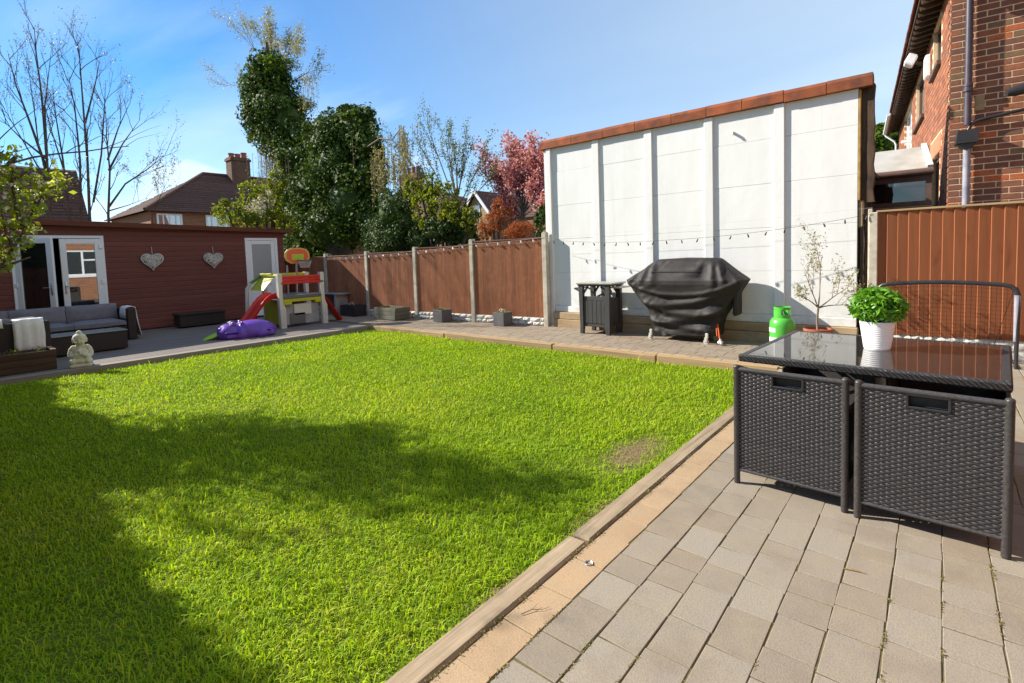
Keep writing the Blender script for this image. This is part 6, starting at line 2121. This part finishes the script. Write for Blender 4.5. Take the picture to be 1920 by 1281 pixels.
# pink cherry
pk = thing('cherry_tree', 'pink blossoming cherry tree standing left of the garage', 'tree', (at(985, 440, Y=11.2)[0], 11.2, -0.2))
s_, tips = MB(), []
random.seed(77)
b0 = Vector((at(985, 440, Y=11.2)[0], 11.2, -0.2))
s_.tube([b0, Vector(at(984, 430, Y=11.2)), Vector(at(980, 395, Y=11.2))], [0.09, 0.07, 0.055], 7)
for (xa, ya, xb, yb) in ((980, 395, 915, 300), (980, 395, 940, 262), (980, 390, 968, 255), (982, 390, 1000, 262), (983, 395, 1030, 275), (982, 400, 1045, 320), (980, 405, 915, 345), (980, 400, 950, 310), (982, 395, 985, 290), (982, 405, 1035, 370), (980, 410, 935, 380), (982, 400, 1015, 310)):
    a, c = Vector(at(xa, ya, Y=11.2)), Vector(at(xb, yb, Y=11.2 + random.uniform(-0.7, 0.7)))
    grow(s_, a, c - a, (c - a).length * 0.70, 0.03, 2, 0.36, 4, 0.08, 0.07, tips, 4, 0.45)
s_.build('trunk', M['bark'], pk, smooth=60)
P = np.array([tuple(t_[0]) for t_ in tips]); P = P[RNG.integers(0, len(P), 15000)] + RNG.normal(size=(15000, 3)) * 0.10
leaves('blossom', P, unit(len(P)), 0.075, M['pink'], pk, 0.75)

# bare trees behind the garden room
def bare_tree(label, xb, stems, seed, Xp):
    random.seed(seed)
    b0 = Vector(at(xb, 405, X=Xp))
    t_ = thing('bare_tree', label, 'tree', (b0.x, b0.y, -0.2), 'bare trees behind the garden room')
    s_, tips = MB(), []
    for (pts_, r_) in stems:
        ln_ = [Vector(at(x_, y_, X=Xp + random.uniform(-0.3, 0.3))) for x_, y_ in pts_]
        if pts_[0][1] >= 400:
            ln_ = [Vector((ln_[0].x, ln_[0].y, -0.2))] + ln_
        n_ = len(ln_)
        s_.tube(ln_, [0.82 * r_ * (1 - 0.88 * i / (n_ - 1)) for i in range(n_)], 6)
        for i in range(1, n_ - 1):
            a, c = ln_[i], ln_[i + 1]
            if a.z < 2.2:
                continue
            for k in range(3):
                q = a.lerp(c, random.random())
                d_ = (c - a).normalized()
                sd = Vector((random.gauss(0, 0.5), random.gauss(0, 1), random.uniform(0.1, 0.9)))
                grow(s_, q, d_ * 0.9 + sd * 0.55, random.uniform(0.5, 1.15) * (1.15 - 0.5 * i / n_), r_ * 0.28 * (1 - 0.5 * i / n_), 2, 0.34, 3, 0.30, 0.09, tips, 4, 0.55)
        tips.append((ln_[-1], Vector((0, 0, 1))))
    s_.build('trunk', M['bark'], t_, smooth=60)
    P = np.array([tuple(p[0]) for p in tips])
    P = P[RNG.integers(0, len(P), 700)] + RNG.normal(size=(700, 3)) * 0.03
    leaves('buds', P, unit(len(P)), 0.045, M['bud'], t_, 0.6, kind='stuff')


bare_tree('leftmost bare tree rising above the shed roof, with two dark leaning stems', 92, [([(95, 405), (88, 300), (78, 180), (68, 100), (64, 50)], 0.06), ([(92, 330), (60, 240), (30, 160), (15, 100)], 0.05), ([(90, 300), (40, 260), (0, 220)], 0.04), ([(88, 290), (84, 200), (98, 80)], 0.035), ([(90, 345), (58, 290), (20, 225), (0, 190)], 0.03), ([(92, 350), (72, 270), (62, 190), (52, 120)], 0.03)], 3, -18.5)
bare_tree('bare slanting tree just right of the two leaning stems', 118, [([(130, 405), (118, 300), (105, 220), (98, 160)], 0.055), ([(120, 320), (95, 240), (80, 180)], 0.03)], 4, -19.0)
bare_tree('tall straight bare tree in the middle of the bare group', 165, [([(168, 405), (164, 300), (156, 200), (150, 120), (146, 80)], 0.06), ([(160, 230), (178, 160), (188, 110)], 0.035), ([(152, 400), (150, 300), (140, 200), (130, 150)], 0.06), ([(175, 380), (190, 290), (196, 200), (198, 150)], 0.04)], 5, -18.4)
bare_tree('rightmost bare tree with wide spreading twigs over the shed roof', 203, [([(203, 405), (206, 320), (200, 260), (198, 200)], 0.055), ([(203, 390), (235, 345), (280, 315), (310, 290)], 0.04), ([(204, 320), (230, 270), (262, 225)], 0.04), ([(202, 300), (222, 240), (245, 190)], 0.035), ([(206, 395), (240, 385), (275, 372)], 0.025)], 6, -18.2)
bare_tree('sparse young sapling shoots before the red-brown roof', 320, [([(285, 408), (300, 370), (315, 335)], 0.02), ([(295, 385), (312, 365), (330, 350)], 0.014)], 8, -19.0)

# apple tree at the left edge; most of it stands outside the picture and shades the lawn
ap = thing('apple_tree', 'apple tree with fresh leaves and white blossom reaching in at the left edge', 'tree', (-8.1, -0.05, -0.2))
s_, tips = MB(), []
random.seed(41)
s_.tube([(-8.1, -0.05, -0.2), (-8.08, -0.04, 0.8), (-8.0, 0.0, 1.35)], [0.10, 0.085, 0.075], 8)
for d_ in ((1, 0.1, 0.75), (-0.7, 0.0, 0.9), (0.2, -0.9, 0.8), (0.4, 0.6, 0.9), (-0.2, 0.1, 1.0), (-0.8, -0.5, 0.6), (0.9, -0.3, 0.6), (0.7, 0.1, 1.2)):
    grow(s_, (-8.0, 0.0, 1.30), d_, random.uniform(1.2, 1.8), 0.045, 2, 0.42, 3, 0.16, 0.10, tips, 5, 0.62)
vis = []
for ln_ in ([(-30, 520), (0, 500), (25, 465), (45, 430), (62, 395), (80, 365), (108, 345)], [(0, 500), (30, 492), (58, 482)], [(45, 430), (30, 390), (22, 340), (28, 295)], [(62, 395), (70, 370), (95, 372), (118, 365)], [(25, 465), (10, 430), (2, 390)], [(22, 340), (45, 325), (60, 315)]):
    w_ = [Vector(at(x_, y_, X=-7.35)) for x_, y_ in ln_]
    s_.tube(w_, [0.022 * (1 - 0.75 * i / (len(w_) - 1)) for i in range(len(w_))], 5)
s_.tube([Vector((-8.0, 0.0, 1.3)), Vector((-7.7, 0.2, 1.4)), Vector(at(-30, 520, X=-7.35))], [0.04, 0.03, 0.022], 5)
s_.build('trunk', M['bark'], ap, smooth=60)
spots = [(32, 292, 16), (20, 325, 16), (45, 335, 18), (70, 340, 10), (18, 360, 18), (40, 365, 16), (108, 330, 14), (112, 352, 13), (95, 350, 13), (70, 368, 13), (50, 392, 15), (25, 395, 14), (70, 395, 10), (45, 418, 13), (12, 420, 12), (62, 432, 8), (22, 445, 10), (50, 455, 9), (20, 482, 10), (8, 470, 10), (12, 498, 9), (3, 385, 14), (88, 362, 8), (0, 340, 16), (2, 300, 12)]
Ps, Bs = [], []
for x_, y_, r_ in spots:
    c = at(x_, y_, X=-7.35)
    s = span(r_, c)
    Ps.append(c + RNG.normal(size=(24, 3)) * s * 0.62)
    Bs.append(c + RNG.normal(size=(9, 3)) * s * 0.55 + np.array([0, 0, s * 0.45]))
T = np.array([tuple(t_[0]) for t_ in tips])
E = [((-8.0, 0.05, 2.55), (1.0, 0.75, 0.75)), ((-7.3, 0.3, 2.95), (0.7, 0.5, 0.45)), ((-8.7, 0.0, 2.4), (0.8, 0.6, 0.6)), ((-7.5, 0.2, 2.2), (0.6, 0.45, 0.4)), ((-7.5, 0.42, 3.45), (0.6, 0.40, 0.34)), ((-8.3, 0.2, 3.2), (0.6, 0.4, 0.3))]
Pc, Nc = clumps(E, 6500, k=22)
out = np.concatenate([T[RNG.integers(0, len(T), 1800)] + RNG.normal(size=(1800, 3)) * 0.10, Pc])
out = out[(out[:, 1] < 0.085 * -out[:, 0] - 0.02)]
P = np.concatenate(Ps + [out])
leaves('foliage', P, unit(len(P)) * 0.6 + np.array([0.2, 0, 0.5]), 0.072, M['apple'], ap, 0.6)
P = np.concatenate(Bs)
leaves('blossom', P, unit(len(P)) + np.array([0, 0, 0.4]), 0.042, M['blossom'], ap, 0.9)

# boundary on the near side, outside the picture: panel fence and hedge that shade the lawn
nf = thing('board_fence', 'brown panel fence on the near boundary, left of the camera', 'fence', (-9.0, -0.32, 0))
x_ = -14.5
while x_ < -3.15:
    MB().box(x_, x_ + 0.136, -0.34, -0.315, -0.1, 1.48).build('board', M['fence'], nf)
    x_ += 0.138
MB().box(-14.5, -3.0, -0.36, -0.30, 1.48, 1.51).build('capping_rail', M['rail'], nf)
cb = thing('climber', 'unseen leafy climber added on the near fence to roughen its shadow edge', 'climber', (-5.0, -0.4, 0))  # unseen foliage, added so the fence casts an uneven shadow edge
E = [((xx, -0.36 + random.uniform(-0.05, 0.05), 1.42 + random.uniform(-0.05, 0.06)), (0.26, 0.13, random.uniform(0.16, 0.30))) for xx in np.arange(-8.0, -2.9, 0.2)]
P, N = clumps(E, 7000, k=14)
leaves('foliage', P, N, 0.055, M['ivy_light'], cb, 0.7)
MB().tube([(xx, -0.37, 1.40 + 0.05 * math.sin(xx * 5)) for xx in np.arange(-8.0, -2.9, 0.3)], 0.012, 5).build('stem', M['bark'], cb, smooth=60)
hg = thing('hedge', 'tall evergreen hedge behind the near boundary fence', 'hedge', (-11.4, -0.75, -0.1))
E = [((xx, -0.62 + 0.08 * math.sin(xx * 3), 1.35), (0.75, 0.45, 1.62 + 0.14 * math.sin(xx * 2.3) - max(0, (-13.5 - xx)) * 0.22)) for xx in np.arange(-15.9, -7.6, 0.7)]
P, N = clumps(E, 15000, k=26)
leaves('foliage', P, N, 0.09, M['conifer'], hg, 0.6)
g = MB()
for c, r in E:
    g.ball(c, tuple(v * 0.85 for v in r), 10, 8)
g.build('inner_growth', M['conifer'], hg, smooth=60)

# ------------------------------------------------------------------ houses beyond the gardens
def quad(mb, pts_, thick=0.12):
    """A slab of some thickness under four corner points."""
    p = [Vector(q) for q in pts_]
    nrm = (p[1] - p[0]).cross(p[2] - p[0]).normalized() * thick
    if nrm.z < 0:
        nrm = -nrm
    mb.add([*p, *[q - nrm for q in p]], [(0, 1, 2, 3), (7, 6, 5, 4), (0, 4, 5, 1), (1, 5, 6, 2), (2, 6, 7, 3), (3, 7, 4, 0)])
    return mb


def tiles(parent, a, b, c, d, rows, mt='tile'):
    """Courses of roof tiles between eave a-b and ridge d-c, each course a lapped strip."""
    a, b, c, d = map(Vector, (a, b, c, d))
    for r_ in range(rows):
        f0, f1 = r_ / rows, (r_ + 1.12) / rows
        p0, p1, p2, p3 = a.lerp(d, f0), b.lerp(c, f0), b.lerp(c, min(f1, 1)), a.lerp(d, min(f1, 1))
        up = Vector((0, 0, 0.05))
        MB().add([p0 + up, p1 + up, p2, p3, p0, p1], [(0, 1, 2, 3), (4, 5, 1, 0)]).build('tile_course', M[mt], parent)


def chimney(parent, c, w_, d_, z0, z1, pots):
    ch_ = MB()
    ch_.box(c[0] - d_ / 2, c[0] + d_ / 2, c[1] - w_ / 2, c[1] + w_ / 2, z0, z1)
    ch_.box(c[0] - d_ / 2 - 0.06, c[0] + d_ / 2 + 0.06, c[1] - w_ / 2 - 0.06, c[1] + w_ / 2 + 0.06, z1 - 0.22, z1 - 0.08)
    ch_ = ch_.build('chimney', M['brick_dark'], parent)
    for k in range(pots):
        yy = c[1] - w_ / 2 + w_ * (k + 0.5) / pots
        hh = 0.26 + 0.12 * (k == 2)
        MB().lathe([(0.19, 0), (0.17, 0.05), (0.16, hh - 0.06), (0.19, hh - 0.05), (0.19, hh)], (c[0], yy, z1 - 0.002), 10).build('chimney_pot', M['terracotta'], ch_, smooth=50)


# hipped house with the big chimney, left of the ivy
rA, rB = at(380, 327, X=-35.0), at(510, 336, X=-35.0)
ha = thing('far_house', 'red-brown hipped roof house with a brick chimney left of the ivy tree', 'house', (-35, 14, 0))
zr = rA[2]; ze = at(310, 396, X=-31.0)[2]
yl = at(272, 400, X=-31.0)[1]
yr = 22.0
tiles(ha, (-31.0, yl, ze), (-31.0, yr, ze), (-35.0, 18.0, zr), (-35.0, rA[1], zr), 22)
tiles(ha, (-39.0, yl, ze), (-31.0, yl, ze), (-35.0, rA[1], zr), (-35.0, rA[1], zr), 22)
tiles(ha, (-39.0, yr, ze), (-39.0, yl, ze), (-35.0, rA[1], zr), (-35.0, 18.0, zr), 8)
MB().tube([(-35.0, rA[1], zr + 0.04), (-35.0, 18.0, zr + 0.04)], 0.12, 6).build('ridge', M['tile'], ha, smooth=50)
MB().tube([(-35.0, rA[1], zr + 0.04), (-31.0, yl, ze + 0.06)], 0.10, 6).build('hip', M['tile'], ha, smooth=50)
MB().box(-38.7, -31.3, yl + 0.3, yr - 0.3, -0.2, ze + 0.02).build('wall', M['brick_far'], ha)
for xa, xb in ((293, 342), (385, 430)):
    a, b_ = at(xa, 401, X=-31.28), at(xb, 414, X=-31.28)
    zt, zb = ze - 0.10, ze - 1.2
    wf = frame(MB(), -31.31, -31.25, a[1], b_[1], zb, zt, 0.09).build('window', M['upvc'], ha)
    for k in range(1, 4):
        yy = a[1] + (b_[1] - a[1]) * k / 4
        MB().box(-31.305, -31.252, yy - 0.03, yy + 0.03, zb + 0.05, zt - 0.05).build('mullion', M['upvc'], wf)
    MB().box(-31.29, -31.28, a[1] + 0.05, b_[1] - 0.05, zb + 0.05, zt - 0.05).build('pane', M['glass'], wf)
cA, cB = at(430, 330, X=-34.6), at(465, 330, X=-34.6)
chimney(ha, (-34.6, (cA[1] + cB[1]) / 2), cB[1] - cA[1], 0.8, zr - 1.0, at(445, 297, X=-34.6)[2], 3)
# roof behind the bare trees
hb = thing('far_house', 'dark tiled roof behind the bare trees at the left', 'house', (-24, 2, 0))
a, b_ = at(0, 312, X=-25.0), at(143, 320, X=-25.0)
e_ = at(168, 412, X=-22.5)
tiles(hb, (-22.5, -6.0, e_[2] - 0.1), (-22.5, e_[1], e_[2] - 0.1), (-25.0, b_[1], b_[2]), (-25.0, -6.0, b_[2]), 18)
tiles(hb, (-27.5, e_[1], e_[2] - 0.1), (-27.5, -6.0, e_[2] - 0.1), (-25.0, -6.0, b_[2]), (-25.0, b_[1], b_[2]), 6)
MB().add([(-22.6, e_[1] - 0.1, e_[2] - 0.15), (-25.0, b_[1] - 0.02, b_[2] - 0.06), (-27.4, e_[1] - 0.1, e_[2] - 0.15), (-27.4, e_[1] - 0.1, -0.2), (-22.6, e_[1] - 0.1, -0.2),
          (-22.6, -6, e_[2] - 0.15), (-25.0, -6, b_[2] - 0.06), (-27.4, -6, e_[2] - 0.15), (-27.4, -6, -0.2), (-22.6, -6, -0.2)],
         [(0, 1, 2, 3, 4), (9, 8, 7, 6, 5), (0, 4, 9, 5), (2, 7, 8, 3)]).build('wall', M['brick_far'], hb)
# house with the pots behind the budding tree
hc = thing('far_house', 'brown roof with a mossy chimney behind the budding tree', 'house', (-28, 25, 0))
r0, r1 = at(735, 349, Y=25), at(762, 347, Y=25)
e1 = at(895, 408, Y=23)
el = at(690, 395, Y=23)
ze = min(e1[2], el[2])
MB().add([(el[0] - 2, 23, ze), (e1[0], 23, ze), (r1[0] + 0.6, 26, r1[2]), (r0[0], 26, r1[2]), (el[0] - 2, 29, ze), (e1[0], 29, ze), (el[0] - 2, 23, -0.2), (e1[0], 23, -0.2), (el[0] - 2, 29, -0.2), (e1[0], 29, -0.2)],
         [(6, 7, 1, 0), (7, 9, 5, 1), (8, 6, 0, 4), (9, 8, 4, 5)]).build('wall', M['brick_far'], hc)
tiles(hc, (el[0] - 2, 22.7, ze), (e1[0] + 0.3, 22.7, ze), (r1[0] + 0.6, 26, r1[2]), (r0[0], 26, r1[2]), 16)
tiles(hc, (e1[0] + 0.3, 22.7, ze), (e1[0] + 0.3, 29.3, ze), (r1[0] + 0.6, 26, r1[2]), (r1[0] + 0.6, 26, r1[2]), 16)
cA, cB = at(757, 352, Y=25), at(791, 352, Y=25)
cc = MB(); cc.box(cA[0], cB[0], 24.6, 25.3, ze, at(770, 328, Y=25)[2]); cc.box(cA[0] - 0.08, cB[0] + 0.08, 24.5, 25.4, at(770, 338, Y=25)[2], at(770, 332, Y=25)[2])
cc = cc.build('chimney', M['brick_dark'], hc)
for k in range(4):
    xx = cA[0] + (cB[0] - cA[0]) * (k + 0.5) / 4
    MB().lathe([(0.17, 0), (0.14, 0.1), (0.13, 0.45), (0.16, 0.5)], (xx, 24.95, at(770, 328, Y=25)[2]), 10).build('chimney_pot', M['terracotta'], cc, smooth=50)
# gabled house beside the cherry
hd_ = thing('far_house', 'pale gabled house with white barge boards behind the cherry tree', 'house', (-20.5, 23, 0))
ax_, lf_, rt_ = at(893, 359, Y=22), at(874, 390, Y=22), at(918, 398, Y=22)
zl = min(lf_[2], rt_[2])
hw = (rt_[0] - lf_[0]) / 2
MB().add([(lf_[0], 22, -0.2), (rt_[0], 22, -0.2), (rt_[0], 22, zl), (ax_[0], 22, ax_[2]), (lf_[0], 22, zl), (lf_[0], 28, -0.2), (rt_[0], 28, -0.2), (rt_[0], 28, zl), (ax_[0], 28, ax_[2]), (lf_[0], 28, zl)],
         [(0, 1, 2, 3, 4), (9, 8, 7, 6, 5), (1, 6, 7, 2), (0, 4, 9, 5)]).build('wall', M['founda'], hd_)
tiles(hd_, (rt_[0] + 0.2, 21.8, zl - 0.1), (rt_[0] + 0.2, 28.2, zl - 0.1), (ax_[0], 28.2, ax_[2] + 0.05), (ax_[0], 21.8, ax_[2] + 0.05), 12)
tiles(hd_, (lf_[0] - 0.2, 28.2, zl - 0.1), (lf_[0] - 0.2, 21.8, zl - 0.1), (ax_[0], 21.8, ax_[2] + 0.05), (ax_[0], 28.2, ax_[2] + 0.05), 12)
for q in (lf_, rt_):
    s = -1 if q is lf_ else 1
    MB().bar((q[0] + s * 0.2, 21.75, zl - 0.12), (ax_[0], 21.75, ax_[2] + 0.02), 0.06, 0.16).build('barge_board', M['upvc'], hd_)
wf = MB(); frame(wf, 0, 0.05, 0, 0.5, 0, 0.7, 0.05)
wf.v = [(ax_[0] - 0.25 + p[1], 21.97 + p[0], ax_[2] - 1.5 + p[2]) for p in wf.v]
wf = wf.build('window', M['upvc'], hd_)
MB().box(ax_[0] - 0.2, ax_[0] + 0.2, 21.985, 21.99, ax_[2] - 1.45, ax_[2] - 0.85).build('pane', M['glass'], wf)
tiles(hd_, (rt_[0] - 0.3, 23.0, zl - 0.4), (-16.6, 23.0, zl - 0.4), (-16.9, 26.0, ax_[2] - 0.1), (ax_[0] + 0.1, 26.0, ax_[2] - 0.1), 12)
MB().box(rt_[0], -16.7, 23.1, 28, -0.2, zl - 0.35).build('wing_wall', M['brick_far'], hd_)
print('objects', len(bpy.data.objects))
